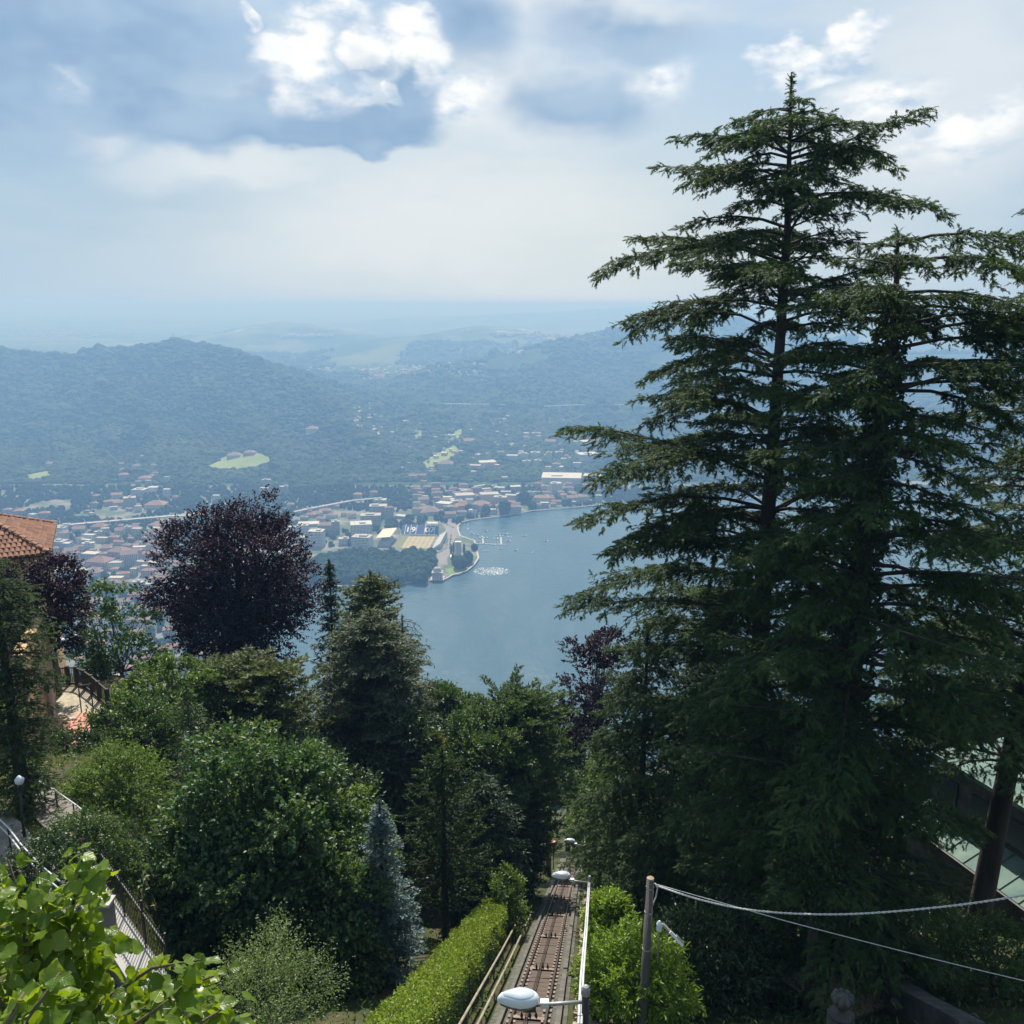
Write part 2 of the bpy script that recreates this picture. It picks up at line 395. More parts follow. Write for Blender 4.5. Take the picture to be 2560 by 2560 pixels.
# lake
def water_material():
    m, t = newmat('lake_water')
    out = t.n('ShaderNodeOutputMaterial'); p = t.n('ShaderNodeBsdfPrincipled'); t.nt.links.new(p.outputs[0], out.inputs[0])
    pos = t.n('ShaderNodeNewGeometry').outputs['Position']
    big = t.noise(t.vmath('MULTIPLY', pos, (1.0, 0.35, 1)), 0.006, 4, 0.5)
    t.put(p, 'Base Color', t.mix(t.sstep(big, 0.35, 0.65), c4((0.036, 0.088, 0.125)), c4((0.050, 0.108, 0.142))))
    t.put(p, 'Roughness', t.math('MULTIPLY_ADD', t.sstep(t.noise(t.vmath('MULTIPLY', pos, (1.0, 0.25, 1)), 0.010, 5, 0.6), 0.35, 0.65), 0.10, 0.16)); t.put(p, 'IOR', 1.33)
    w1 = t.noise(t.vmath('MULTIPLY', pos, (1.0, 0.6, 1)), 0.16, 6, 0.65); w2 = t.noise(pos, 0.035, 4, 0.6)
    h = t.math('MULTIPLY_ADD', w2, 3.0, t.math('MULTIPLY', w1, 1.3))
    b = t.n('ShaderNodeBump'); t.put(b, 'Strength', 0.5); t.put(b, 'Distance', 1.2); t.put(b, 'Height', h); t.nt.links.new(b.outputs[0], p.inputs['Normal'])
water_material()
mb = MB(); mb.add([(-3500, 500, 0), (5200, 500, 0), (5200, 3300, 0), (-3500, 3300, 0)], [(0, 1, 2, 3)])
mb.build('lake', 'lake_water', kind='structure')

# flat land carrying the town: outline follows the shore
shore_px = [(640, 1800), (560, 1640), (640, 1520), (725, 1464), (800, 1466), (900, 1465), (985, 1462), (1010, 1458), (1060, 1452), (1112, 1448), (1130, 1438), (1165, 1428), (1185, 1412), (1196, 1395),
            (1192, 1375), (1186, 1352), (1150, 1340), (1143, 1318), (1152, 1306), (1175, 1300), (1240, 1292), (1285, 1285), (1330, 1277), (1385, 1272), (1440, 1268), (1500, 1262), (1600, 1256), (1750, 1250), (1950, 1243), (2200, 1236), (2600, 1228), (3200, 1215)]
SHORE = [tuple(gnd(x, y, 0)[:2]) for x, y in shore_px]
LANDZ = 2.6
poly = SHORE + [(4600, 2500), (4600, 3400), (-3400, 3400), (-3400, 700), (-900, 560), (-260, 700)]
def ground_poly(name, poly, z, mat, depth=0, kind='structure', parent=None):
    bm = bmesh.new(); vs = [bm.verts.new((x, y, z)) for x, y in poly]; f = bm.faces.new(vs)
    if f.normal.z < 0: f.normal_flip()
    bm.normal_update()
    if f.normal.z < 0: bmesh.ops.reverse_faces(bm, faces=[f])
    if depth:
        r = bmesh.ops.extrude_face_region(bm, geom=[f]); 
        for q in r['geom']:
            if isinstance(q, bmesh.types.BMVert): q.co.z = z - depth
    bmesh.ops.triangulate(bm, faces=[q for q in bm.faces if len(q.verts) > 4]); bmesh.ops.recalc_face_normals(bm, faces=bm.faces)
    me = bpy.data.meshes.new(name); bm.to_mesh(me); bm.free()
    return tag(link(name, me, mat, parent), kind=kind)
principled('town_ground', (0.17, 0.17, 0.155), (0.05, 0.085, 0.035), 0.022, 0.9, coords='Object', detail=7, lo=0.42, hi=0.55)
principled('quay_stone', (0.42, 0.40, 0.36), (0.34, 0.32, 0.29), 0.2, 0.85)
principled('asphalt', (0.17, 0.165, 0.16), (0.22, 0.21, 0.20), 0.1, 0.9)
principled('lawn', (0.11, 0.19, 0.045), (0.15, 0.23, 0.06), 0.05, 0.95)
ground_poly('town_ground', poly, LANDZ, 'town_ground', depth=4)

def in_poly(P, poly):
    poly = np.asarray(poly); x, y = P[:, 0], P[:, 1]; ins = np.zeros(len(P), bool); j = len(poly) - 1
    for i in range(len(poly)):
        xi, yi = poly[i]; xj, yj = poly[j]
        c = ((yi > y) != (yj > y)) & (x < (xj - xi) * (y - yi) / (yj - yi + 1e-12) + xi); ins ^= c; j = i
    return ins
GX = np.arange(-6500, 6501, 30.0); GY = np.concatenate([np.arange(1000, 2200, 60.0), np.arange(2200, 6000, 25.0), np.arange(6000, 16001, 125.0)])
GZ = far_z(*np.meshgrid(GX, GY))
def far_fast(x, y):
    x = np.clip(np.atleast_1d(np.asarray(x, float)), GX[0], GX[-1] - 1); y = np.clip(np.atleast_1d(np.asarray(y, float)), GY[0], GY[-1] - 1)
    i = ((x - GX[0]) / 30.0).astype(int); j = np.searchsorted(GY, y, side='right') - 1
    u = (x - GX[i]) / 30.0; v = (y - GY[j]) / (GY[j + 1] - GY[j])
    return (GZ[j, i] * (1 - u) + GZ[j, i + 1] * u) * (1 - v) + (GZ[j + 1, i] * (1 - u) + GZ[j + 1, i + 1] * u) * v
def surf_z(x, y):      # what one stands on in the far valley
    return np.maximum(far_fast(x, y), LANDZ)
def land_hit(px, py, y0=1050, y1=7000):
    """where the sight line through a photo pixel meets the far land"""
    r = ray(px, py); ys = np.linspace(y0, y1, 900)
    q = np.array([0, 0, CZ]) + r[None] * (ys / r[1])[:, None]
    below = q[:, 2] < surf_z(q[:, 0], q[:, 1])
    i = int(np.argmax(below)) if below.any() else len(ys) - 1
    p = q[i]; return np.array([p[0], p[1], float(surf_z(p[0], p[1])[0])])

# ------------------------------------------------------------------ haze (the air of the whole valley)
def haze():
    m, t = newmat('haze_air')
    out = t.n('ShaderNodeOutputMaterial'); v = t.n('ShaderNodeVolumePrincipled')
    t.put(v, 'Color', (0.22, 0.42, 0.76, 1)); t.put(v, 'Absorption Color', (0.52, 0.42, 0.08, 1)); t.put(v, 'Density', 0.00031); t.put(v, 'Anisotropy', 0.15)
    t.nt.links.new(v.outputs[0], out.inputs['Volume'])
    t.put(v, 'Density Attribute', ''); t.put(v, 'Temperature Attribute', ''); m.cycles.homogeneous_volume = True
    mb = MB(); mb.box((0, 0, 262), (96000, 96000, 536)); mb.build('haze', 'haze_air', kind='stuff')
haze()
# ------------------------------------------------------------------ town
WALLS = {'white': (0.68, 0.67, 0.63), 'cream': (0.62, 0.55, 0.42), 'beige': (0.50, 0.44, 0.36), 'pink': (0.52, 0.36, 0.31), 'grey': (0.42, 0.42, 0.41), 'ochre': (0.55, 0.40, 0.20), 'blue-grey': (0.36, 0.42, 0.48)}
ROOFS = {'orange-tiled': (0.31, 0.175, 0.12), 'red-tiled': (0.25, 0.145, 0.12), 'brown-tiled': (0.225, 0.165, 0.14), 'flat grey': (0.40, 0.39, 0.37), 'flat white': (0.52, 0.51, 0.48)}
for k, c in WALLS.items(): principled('wall_' + k, c, tuple(q * 0.82 for q in c), 0.25, 0.9)
for k, c in ROOFS.items(): principled('roof_' + k, c, tuple(q * 0.72 for q in c), 0.5, 0.85, c3=tuple(q * 1.12 for q in c))
principled('far_glass', (0.035, 0.045, 0.055), rough=0.25)
principled('concrete_pale', (0.52, 0.50, 0.46), (0.44, 0.42, 0.39), 0.1, 0.85)
principled('white_paint', (0.78, 0.78, 0.76), (0.70, 0.70, 0.68), 0.6, 0.6)
ORD = ['1st', '2nd', '3rd'] + ['%dth' % i for i in range(4, 21)] + ['21st', '22nd', '23rd'] + ['%dth' % i for i in range(24, 31)] + ['31st', '32nd', '33rd'] + ['%dth' % i for i in range(34, 80)]
NUM = ['no', 'one', 'two', 'three', 'four', 'five', 'six', 'seven', 'eight', 'nine', 'ten']
BUILDINGS = []     # (empty, description, place, px)
FOOT = []          # x, y, radius kept free of trees
def building_at(p, w, dp, h, wall, roof, place, px, rz=0.0, style='house', group='buildings of the town'):
    """w x dp footprint, h to the eaves, metres; front facade faces -y before rotation"""
    e = empty('house' if style == 'house' else 'apartment_block', (p[0], p[1], p[2] - 1.0), rz=rz)
    h = h + 1.0
    fl = max(1, int(round((h - 1) / 3.2)))
    mb = MB(); mb.box((0, dp / 2, h / 2 - 1), (w, dp, h + 2)); mb.build('wall', 'wall_' + wall, e, world=False)
    flat = roof.startswith('flat')
    mb = MB(); rh = 0
    if flat:
        mb.box((0, dp / 2, h + 0.25), (w + 0.6, dp + 0.6, 0.5))
        mb.box((0, -0.2 , h + 0.8), (w + 0.6, 0.3, 0.6)); mb.box((0, dp + 0.2, h + 0.8), (w + 0.6, 0.3, 0.6))
        if style == 'block':
            mb.box((w * rng.uniform(-.2, .2), dp * .5, h + 1.9), (w * rng.uniform(.2, .45), dp * .4, 2.8))
            for _ in range(2): mb.box((w * rng.uniform(-.35, .35), dp * rng.uniform(.3, .7), h + 1.2), (1.4, 1.4, 1.5))
    else:
        o = 0.7; rh = min(w, dp) * 0.26; x0, x1, y0, y1 = -w / 2 - o, w / 2 + o, -o, dp + o
        hip = rng.random() < 0.7
        if w >= dp:
            k = dp / 2 if hip else 0.0; r0 = (x0 + k + (o if hip else 0), dp / 2, h + rh); r1 = (x1 - k - (o if hip else 0), dp / 2, h + rh)
            if r0[0] > r1[0]: r0 = r1 = (0, dp / 2, h + rh)
            mb.add([(x0, y0, h), (x1, y0, h), (x1, y1, h), (x0, y1, h), r0, r1], [(0, 1, 5, 4), (2, 3, 4, 5), (1, 2, 5), (3, 0, 4), (3, 2, 1, 0)])
        else:
            k = w / 2 if hip else 0.0; r0 = (0, y0 + k, h + rh); r1 = (0, y1 - k, h + rh)
            mb.add([(x0, y0, h), (x1, y0, h), (x1, y1, h), (x0, y1, h), r0, r1], [(0, 1, 4), (1, 2, 5, 4), (2, 3, 5), (3, 0, 4, 5), (3, 2, 1, 0)])
        if not hip: mb.box((0, dp / 2, h - 0.1), (w * 0.98, dp * 0.98, 0.2))
        cxp = w * rng.uniform(-.3, .3); mb.box((cxp, dp * 0.42, h + rh * 0.8 + 0.3), (0.9, 0.9, 1.8))
    mb.build('roof', 'roof_' + roof, e, world=False)
    def pane(mb, x, y, z, nx, ny):     # a window box standing 10 cm proud of its wall, open at the back
        tx_, ty_ = -ny, nx; q = [(x + tx_ * a + nx * d, y + ty_ * a + ny * d, z + b) for d in (-.05, .1) for a, b in ((-.75, -.95), (.75, -.95), (.75, .95), (-.75, .95))]
        mb.add(q, [(4, 5, 6, 7), (3, 7, 6, 2), (0, 3, 7, 4), (1, 5, 6, 2)])
    mb = MB(); nw = max(2, int(round(w / (3.4 if style == 'house' else 3.0)))); nd = max(2, int(round(dp / 3.6)))
    for f in range(fl):
        z = 1.0 + (f + 0.55) * (h - 1.0) / fl
        for i in range(nw):
            x = (i + 0.5) / nw * w - w / 2
            pane(mb, x, 0.0, z, 0, -1)
        for i in range(nd):
            y = (i + 0.5) / nd * dp
            for s in (-1, 1): pane(mb, s * w / 2, y, z, s, 0)
    mb.build('windows', 'far_glass', e, world=False, kind='stuff')
    if style == 'block' and fl >= 3:
        mb = MB()
        for f in range(1, fl):
            z = 1.0 + f * (h - 1.0) / fl
            mb.box((0, -0.75, z), (w * 0.9, 1.5, 0.2)); mb.box((0, -1.45, z + 0.5), (w * 0.9, 0.1, 0.9))
        mb.build('balconies', 'white_paint' if wall == 'white' else 'concrete_pale', e, world=False, kind='stuff')
    e['group'] = group
    kind = ('house' if style == 'house' else 'block')
    d = f"{wall} {NUM[min(fl, 10)]}-storey {kind}, {roof} roof, {place}"
    BUILDINGS.append((e, d, kind, px)); FOOT.append((p[0], p[1] + dp / 2, max(w, dp) * 0.62))
    return e
def building(px, py, wpx, hpx, wall, roof, place, style='house', rz=None, dp=None, group='buildings of the town'):
    p = land_hit(px, py); m = (p[1] / ray(px, py)[1]) / F      # metres per photo pixel there
    w, h = wpx * m, hpx * m
    if not roof.startswith('flat'): h *= 0.8
    rz = R(rng.uniform(-22, 22)) if rz is None else R(rz)
    return building_at(p, w, dp or min(w, max(9.0, w * rng.uniform(.6, .9))), max(h, 3.0), wall, roof, place, px, rz, style, group)
def rows(x0, y0, s, place, lst, group):
    for q in lst:
        x, y, w, h, wall, roof = q[:6]; style = q[6] if len(q) > 6 else 'house'
        building(x0 + x * s, y0 + y * s, w * s, h * s, wall, roof, place, style, group=group)
OT, RT, BT, FG, FW = 'orange-tiled', 'red-tiled', 'brown-tiled', 'flat grey', 'flat white'
rows(150, 1100, .1708, 'under the mast hill', [
 (900, 400, 70, 60, 'ochre', OT), (905, 470, 90, 40, 'ochre', OT), (930, 585, 130, 95, 'pink', OT), (1100, 445, 110, 85, 'white', BT), (1220, 290, 70, 50, 'white', FG), (1360, 445, 80, 90, 'cream', BT),
 (1380, 520, 90, 40, 'beige', BT), (1330, 560, 80, 50, 'beige', BT), (1220, 600, 180, 45, 'white', OT), (1145, 670, 80, 60, 'grey', FG), (1280, 670, 90, 70, 'beige', FG), (1565, 620, 80, 70, 'white', FG),
 (1130, 830, 190, 95, 'white', FW, 'block'), (1345, 775, 140, 75, 'white', FW), (1550, 840, 95, 110, 'white', FW), (1675, 895, 85, 80, 'cream', BT), (830, 860, 150, 70, 'cream', OT), (525, 880, 90, 75, 'ochre', OT),
 (490, 1000, 105, 95, 'beige', BT), (715, 965, 130, 80, 'grey', OT), (860, 965, 170, 60, 'cream', OT), (1025, 985, 170, 130, 'grey', FG, 'block'), (1145, 1060, 95, 80, 'white', FG), (1380, 1025, 290, 80, 'cream', OT),
 (440, 1130, 70, 55, 'white', FG), (380, 1070, 80, 40, 'beige', BT), (460, 690, 60, 30, 'white', BT), (790, 1030, 100, 40, 'white', FG), (1010, 1050, 90, 45, 'grey', BT)], 'houses scattered on the wooded hillside')
rows(0, 700, .414, 'beside the railway at far left', [
 (40, 1415, 50, 30, 'beige', BT), (112, 1430, 60, 40, 'pink', OT), (185, 1449, 45, 30, 'white', FG), (268, 1440, 60, 38, 'pink', OT)], 'houses scattered on the wooded hillside')
rows(0, 700, .414, 'among trees on the hill foot', [
 (295, 1130, 50, 25, 'cream', BT), (1610, 1255, 50, 45, 'cream', FG, 'block'), (1590, 1300, 50, 40, 'white', FG), (1720, 1300, 50, 50, 'cream', FG, 'block'), (1300, 1335, 40, 30, 'white', FG), (1750, 1380, 40, 30, 'cream', BT),
 (1880, 930, 70, 38, 'white', BT), (1410, 1080, 80, 25, 'beige', BT), (1500, 1065, 70, 25, 'pink', BT)], 'houses scattered on the wooded hillside')
rows(120, 1260, .1967, 'left of the copper tree', [
 (145, 400, 120, 90, 'white', FG, 'block'), (110, 600, 170, 110, 'blue-grey', FG, 'block'), (390, 370, 150, 60, 'grey', BT), (290, 660, 150, 80, 'white', BT), (400, 610, 90, 80, 'pink', BT), (510, 720, 200, 80, 'grey', FW),
 (600, 840, 290, 130, 'pink', RT), (850, 690, 250, 90, 'pink', RT), (1040, 800, 200, 190, 'beige', BT), (840, 850, 180, 90, 'white', FG), (1350, 590, 190, 80, 'beige', BT), (1320, 720, 220, 110, 'pink', RT), (1570, 480, 130, 70, 'cream', RT),
 (170, 1050, 150, 180, 'white', FG, 'block'), (390, 1050, 210, 190, 'white', FG, 'block'), (620, 930, 130, 60, 'white', BT), (140, 1180, 200, 90, 'grey', BT), (630, 320, 190, 40, 'cream', RT), (1360, 310, 200, 40, 'cream', OT), (230, 330, 90, 70, 'beige', FG)], 'blocks of the old town')
rows(720, 1220, .1553, 'left of the stadium', [
 (1110, 200, 130, 120, 'cream', OT, 'block'), (1370, 160, 120, 110, 'pink', RT, 'block'), (1450, 480, 280, 180, 'grey', FG, 'block'), (1640, 500, 130, 230, 'grey', RT, 'block'), (1330, 620, 320, 170, 'grey', FG, 'block'),
 (1190, 790, 340, 190, 'white', FW, 'block'), (1160, 1010, 300, 210, 'white', FG, 'block'), (900, 930, 160, 100, 'white', FG, 'block'), (770, 740, 130, 190, 'grey', FG, 'block'), (600, 700, 240, 120, 'grey', BT), (440, 960, 230, 250, 'white', FW, 'block'),
 (240, 770, 180, 150, 'white', FG, 'block'), (230, 900, 180, 100, 'beige', FG), (330, 630, 330, 40, 'beige', FW), (1040, 490, 120, 80, 'white', BT), (750, 340, 140, 60, 'beige', BT), (600, 420, 180, 60, 'pink', BT), (480, 460, 160, 60, 'white', BT),
 (350, 480, 170, 60, 'pink', BT), (530, 540, 150, 60, 'beige', BT), (680, 490, 150, 60, 'white', BT), (250, 520, 120, 60, 'beige', BT), (300, 410, 150, 50, 'pink', BT), (430, 380, 160, 50, 'beige', RT), (570, 360, 150, 45, 'pink', BT), (1470, 250, 200, 40, 'white', FG), (1800, 500, 190, 40, 'grey', FW), (900, 460, 90, 60, 'white', BT)], 'buildings west of the stadium')
rows(1020, 1080, .2484, 'above the far shore', [
 (615, 135, 100, 55, 'ochre', OT), (1200, 100, 60, 60, 'white', RT), (1430, 130, 110, 40, 'beige', BT), (1170, 275, 95, 55, 'white', FG, 'block'), (1285, 260, 95, 50, 'white', FG, 'block'), (1045, 295, 110, 50, 'white', FG), (1200, 345, 85, 50, 'white', FG, 'block'),
 (1300, 340, 85, 50, 'white', FG, 'block'), (930, 235, 65, 40, 'cream', BT), (370, 385, 155, 75, 'cream', BT), (245, 430, 65, 40, 'white', BT), (665, 385, 110, 45, 'white', FG), (810, 355, 170, 45, 'white', FW), (1420, 290, 60, 80, 'white', FG, 'block'), (1520, 280, 80, 70, 'blue-grey', FG, 'block'),
 (1850, 200, 180, 100, 'white', FW, 'block'), (1830, 300, 200, 70, 'white', FW, 'block'), (1490, 360, 80, 45, 'cream', BT), (1700, 370, 80, 55, 'white', FG), (50, 480, 90, 45, 'cream', RT), (140, 470, 80, 40, 'pink', BT), (160, 560, 60, 80, 'beige', BT), (70, 600, 100, 55, 'pink', BT), (980, 490, 60, 30, 'white', FW), (1090, 590, 110, 35, 'beige', FW)], 'buildings above the far shore')
rows(1020, 1080, .2484, 'on the waterfront beyond the stadium', [
 (1540, 545, 400, 80, 'white', FW, 'block'), (1500, 630, 110, 110, 'white', FW, 'block'), (1850, 545, 180, 100, 'blue-grey', FW, 'block'), (1340, 720, 150, 65, 'cream', OT), (1445, 705, 70, 50, 'white', BT), (580, 710, 190, 70, 'grey', FG), (700, 690, 100, 50, 'pink', BT),
 (830, 710, 190, 80, 'cream', FG), (920, 745, 130, 85, 'cream', FG, 'block'), (1025, 710, 110, 70, 'pink', FG), (800, 620, 90, 45, 'white', FG), (910, 610, 110, 45, 'cream', FG), (985, 650, 100, 45, 'pink', FG), (540, 800, 130, 70, 'pink', OT), (720, 780, 160, 60, 'beige', OT),
 (850, 800, 100, 55, 'cream', OT), (1075, 825, 130, 85, 'beige', BT), (160, 740, 110, 75, 'beige', BT), (170, 810, 130, 55, 'pink', BT), (230, 845, 200, 45, 'cream', BT), (400, 680, 90, 16, 'grey', FW), (435, 700, 90, 16, 'grey', FW), (470, 718, 90, 16, 'grey', FW), (340, 770, 150, 45, 'beige', FW),
 (430, 870, 110, 55, 'beige', BT), (540, 860, 90, 65, 'white', BT), (650, 830, 90, 40, 'white', FW), (1660, 710, 120, 60, 'beige', BT), (1780, 700, 100, 60, 'cream', BT), (290, 700, 70, 45, 'beige', BT), (130, 660, 60, 60, 'beige', BT)], 'buildings along the waterfront')
# the lower town glimpsed between the garden trees
k = 0
for yy in np.arange(1085, 1520, 46):
    for xx in np.arange(-690, -190, 40):
        if rng.random() < 0.12 or xx > -215 - (yy - 1085) * 0.32 + 60: continue
        p = np.array([xx + rng.uniform(-7, 7), yy + rng.uniform(-7, 7), LANDZ])
        w = rng.uniform(15, 30)
        px = 1280 + F * p[0] / (p[1] * cP)
        if not in_poly(p[None, :2] + [[40, 0]], SHORE + [(4600, 2500), (4600, 3400), (-3400, 3400), (-3400, 700), (-900, 560), (-260, 700)])[0]: continue
        if not (100 < px < 470 and yy < 1500) and not (480 < px < 760): continue
        building_at(p, w, rng.uniform(11, 17), rng.uniform(9, 20), ['white', 'cream', 'beige', 'pink', 'grey'][rng.integers(5)], [BT, BT, RT, FG, OT][rng.integers(5)], 'low down behind the garden trees', px, R(12 + rng.uniform(-8, 8)), 'house' if rng.random() < .6 else 'block', 'roofs of the lower town')
for _ in range(560):
    px = rng.uniform(90, 760) if _ < 380 else rng.uniform(1040, 1500); py = rng.uniform(1318, 1470) if _ < 380 else rng.uniform(1218, 1292)
    p = gnd(px, py, LANDZ)
    if any((p[0] - fx) ** 2 + (p[1] - fy) ** 2 < (fr + 7) ** 2 for fx, fy, fr in FOOT) or 450 < px < 600: continue
    if float(far_fast(p[0], p[1])[0]) > LANDZ or not in_poly(p[None, :2] + [[30, 0]], SHORE + [(4600, 2500), (4600, 3400), (-3400, 3400), (-3400, 700), (-900, 560), (-260, 700)])[0]: continue
    building_at(p, rng.uniform(11, 25), rng.uniform(9, 14), rng.uniform(6, 17), ['white', 'cream', 'beige', 'pink', 'grey'][rng.integers(5)], [BT, BT, RT, FG, FW, OT][rng.integers(6)], 'filling the flat town' if px < 800 else 'behind the waterfront', px, R(rng.uniform(-18, 18)), 'house' if rng.random() < .6 else 'block', 'buildings filling the town')
# labels: description first, then its place in the row where several share one
from collections import defaultdict
dd = defaultdict(list)
for b in BUILDINGS: dd[b[1]].append(b)
for d, lst in dd.items():
    lst.sort(key=lambda b: b[3])
    for i, (e, _, kind, px) in enumerate(lst):
        tag(e, d if len(lst) == 1 else d + f", {ORD[i]} from left", 'house' if kind == 'house' else 'apartment block')

# ---- railway viaduct across the left, and the motorway bridge far up the slope
principled('rail_ballast', (0.24, 0.21, 0.19), (0.30, 0.27, 0.24), 0.3, 0.95)
def viaduct(name, pts, z, wid, thick, pier, label, cat, arches=True):
    e = empty(name, pts[0], label, cat)
    mb = MB(); mb2 = MB(); tot = 0
    for a, b in zip(pts[:-1], pts[1:]):
        mb.beam(a, b, wid, thick)
        n = Vector(b) - Vector(a); s = Vector((n.y, -n.x, 0)).normalized() * (wid / 2)
        for sg in (-1, 1): mb2.beam(Vector(a) + s * sg + Vector((0, 0, thick / 2 + .5)), Vector(b) + s * sg + Vector((0, 0, thick / 2 + .5)), 0.5, 1.0)
    mb.build('deck', 'concrete_pale', e); mb2.build('parapet', 'white_paint', e)
    for a, b in zip(pts[:-1], pts[1:]):
        L = (Vector(b) - Vector(a)).length; n = max(1, int(L / pier))
        for i in range(n):
            q = Vector(a).lerp(Vector(b), (i + .5) / n); g = float(surf_z(q.x, q.y)[0]) - 2
            m2 = MB(); hgt = q.z - thick / 2 - g
            if hgt < 1: continue
            m2.box((q.x, q.y, g + hgt / 2), (2.2 if arches else 4.0, wid * .8, hgt), rz=math.atan2(b[1] - a[1], b[0] - a[0])); m2.build('pillar', 'concrete_pale', e)
    return e
def onz(px, py, z): return gnd(px, py, z)
va = [onz(-60, 1326, 13), onz(130, 1316, 13), onz(300, 1301, 13), onz(420, 1291, 13), onz(520, 1286, 13)]
viaduct('railway_viaduct', va, 13, 12, 1.6, 14, 'long pale railway viaduct crossing the town left of the copper tree', 'viaduct')
vb = [onz(735, 1280, 10), onz(800, 1267, 12), onz(880, 1252, 14), onz(955, 1245, 14)]
viaduct('railway_viaduct', vb, 12, 9, 1.6, 14, 'railway embankment curving behind the apartment blocks right of the copper tree', 'viaduct')
def over(px, py, dz): p = land_hit(px, py + 14); q = aty(px, py, p[1]); return q
vc = [over(1042, 1003, 0), over(1110, 1010, 0), over(1180, 1011, 0), over(1260, 1012, 0)]
viaduct('motorway_bridge', vc, 0, 14, 3.0, 45, 'high motorway bridge on tall piers crossing the far wooded slope', 'bridge', False)
vd = [over(1360, 1016, 0), over(1440, 1013, 0), over(1560, 1012, 0)]
viaduct('motorway_bridge', vd, 0, 14, 3.0, 45, 'second stretch of motorway bridge touching the cedar tips', 'bridge', False)
mb = MB(); a = [land_hit(1092, 1236), land_hit(1150, 1225), land_hit(1212, 1214)]
for p, q in zip(a[:-1], a[1:]): mb.beam(p + [0, 0, 1.5], q + [0, 0, 1.5], 7, 3.4)
mb.build('hill_road', 'concrete_pale', kind='structure')
for px, py in ((150, 1312), (212, 1308), (268, 1304), (315, 1300), (368, 1296), (436, 1290), (503, 1283)):
    b = onz(px, py, 13.4); mb = MB(); mb.tube([b, b + [0, 0, 9]], [.5, .3], 6); e = empty('rail_mast', b, f'tall pale mast on the railway viaduct, {ORD[[150,212,268,315,368,436,503].index(px)]} from left', 'mast', 'masts along the railway viaduct')
    mb.build('pole', 'white_paint', e); mb = MB(); mb.beam(b + [0, 0, 8.4], b + [2.5, 0, 8.6], .3, .3); mb.build('bracket', 'white_paint', e)

# ---- mast tower on the hilltop
p = aty(433, 848, 4000); p[2] = float(surf_z(p[0], p[1])[0]) + 8; e = empty('transmitter_tower', p, 'slender lattice transmitter tower on the wooded hilltop', 'tower')
mb = MB()
for sx, sy in ((-1, -1), (1, -1), (1, 1), (-1, 1)): mb.tube([p + [sx * 3, sy * 3, -5], p + [sx * 1.2, sy * 1.2, 26]], .5, 5)
mb.build('leg_frame', 'concrete_pale', e)
mb = MB()
for z in (2, 9, 16, 22): mb.box(p + [0, 0, z], (5.4 - z * .12, 5.4 - z * .12, .7))
mb.build('platform', 'concrete_pale', e); mb = MB(); mb.tube([p + [0, 0, 24], p + [0, 0, 38]], [.8, .4], 6); mb.build('antenna', 'white_paint', e); mb = MB(); mb.lathe(p + [0, 0, 24], [(2.6, 0), (2.6, 3), (.6, 4)], 10); mb.build('drum', 'white_paint', e)

# ---- stadium
Ptl, Ptr, Pbr, Pbl = [gnd(*q, LANDZ) for q in ((999, 1340), (1088, 1340), (1078, 1373), (982, 1370))]
C0 = (Ptl + Ptr + Pbr + Pbl) / 4
ex = (Ptr - Ptl + Pbr - Pbl); ex[2] = 0; LW = np.linalg.norm(ex) / 2; ex /= np.linalg.norm(ex)
ey = np.array([-ex[1], ex[0], 0]); LD = abs(((Ptl + Ptr - Pbl - Pbr) / 2) @ ey)
LD = min(LD, 118.0)
st = empty('football_stadium', C0, 'football stadium with dry striped pitch and blue stand reading 1907', 'stadium')
def S(u, v, z=0): return C0 + ex * u + ey * v + np.array([0, 0, z])
principled('pitch_green', (0.13, 0.16, 0.06), (0.17, 0.18, 0.075), 0.1, 0.95)
principled('pitch_dry', (0.32, 0.27, 0.15), (0.27, 0.24, 0.13), 0.06, 0.95); principled('pitch_dry_pale', (0.40, 0.33, 0.20), (0.34, 0.29, 0.17), 0.06, 0.95)
principled('seat_blue', (0.045, 0.10, 0.30), (0.06, 0.13, 0.36), 0.3, 0.6); principled('canopy_cream', (0.60, 0.54, 0.42), (0.52, 0.47, 0.36), 0.1, 0.7)
principled('terrace_grey', (0.40, 0.40, 0.39), (0.32, 0.33, 0.33), 0.1, 0.85)
hw, hd = LW / 2, LD / 2
mb = MB(); mb.add([S(-hw, -hd, .02), S(hw, -hd, .02), S(hw, hd, .02), S(-hw, hd, .02)], [(0, 1, 2, 3)]); mb.build('infield', 'pitch_green', st)
n = 11; u0 = -hw * .52; u1 = hw * .94
for i in range(n):
    a, b = u0 + (u1 - u0) * i / n, u0 + (u1 - u0) * (i + 1) / n
    mb = MB(); mb.add([S(a, -hd * .9, .05), S(b, -hd * .9, .05), S(b, hd * .9, .05), S(a, hd * .9, .05)], [(0, 1, 2, 3)]); mb.build('mown_stripe', 'pitch_dry' if i % 2 else 'pitch_dry_pale', st)
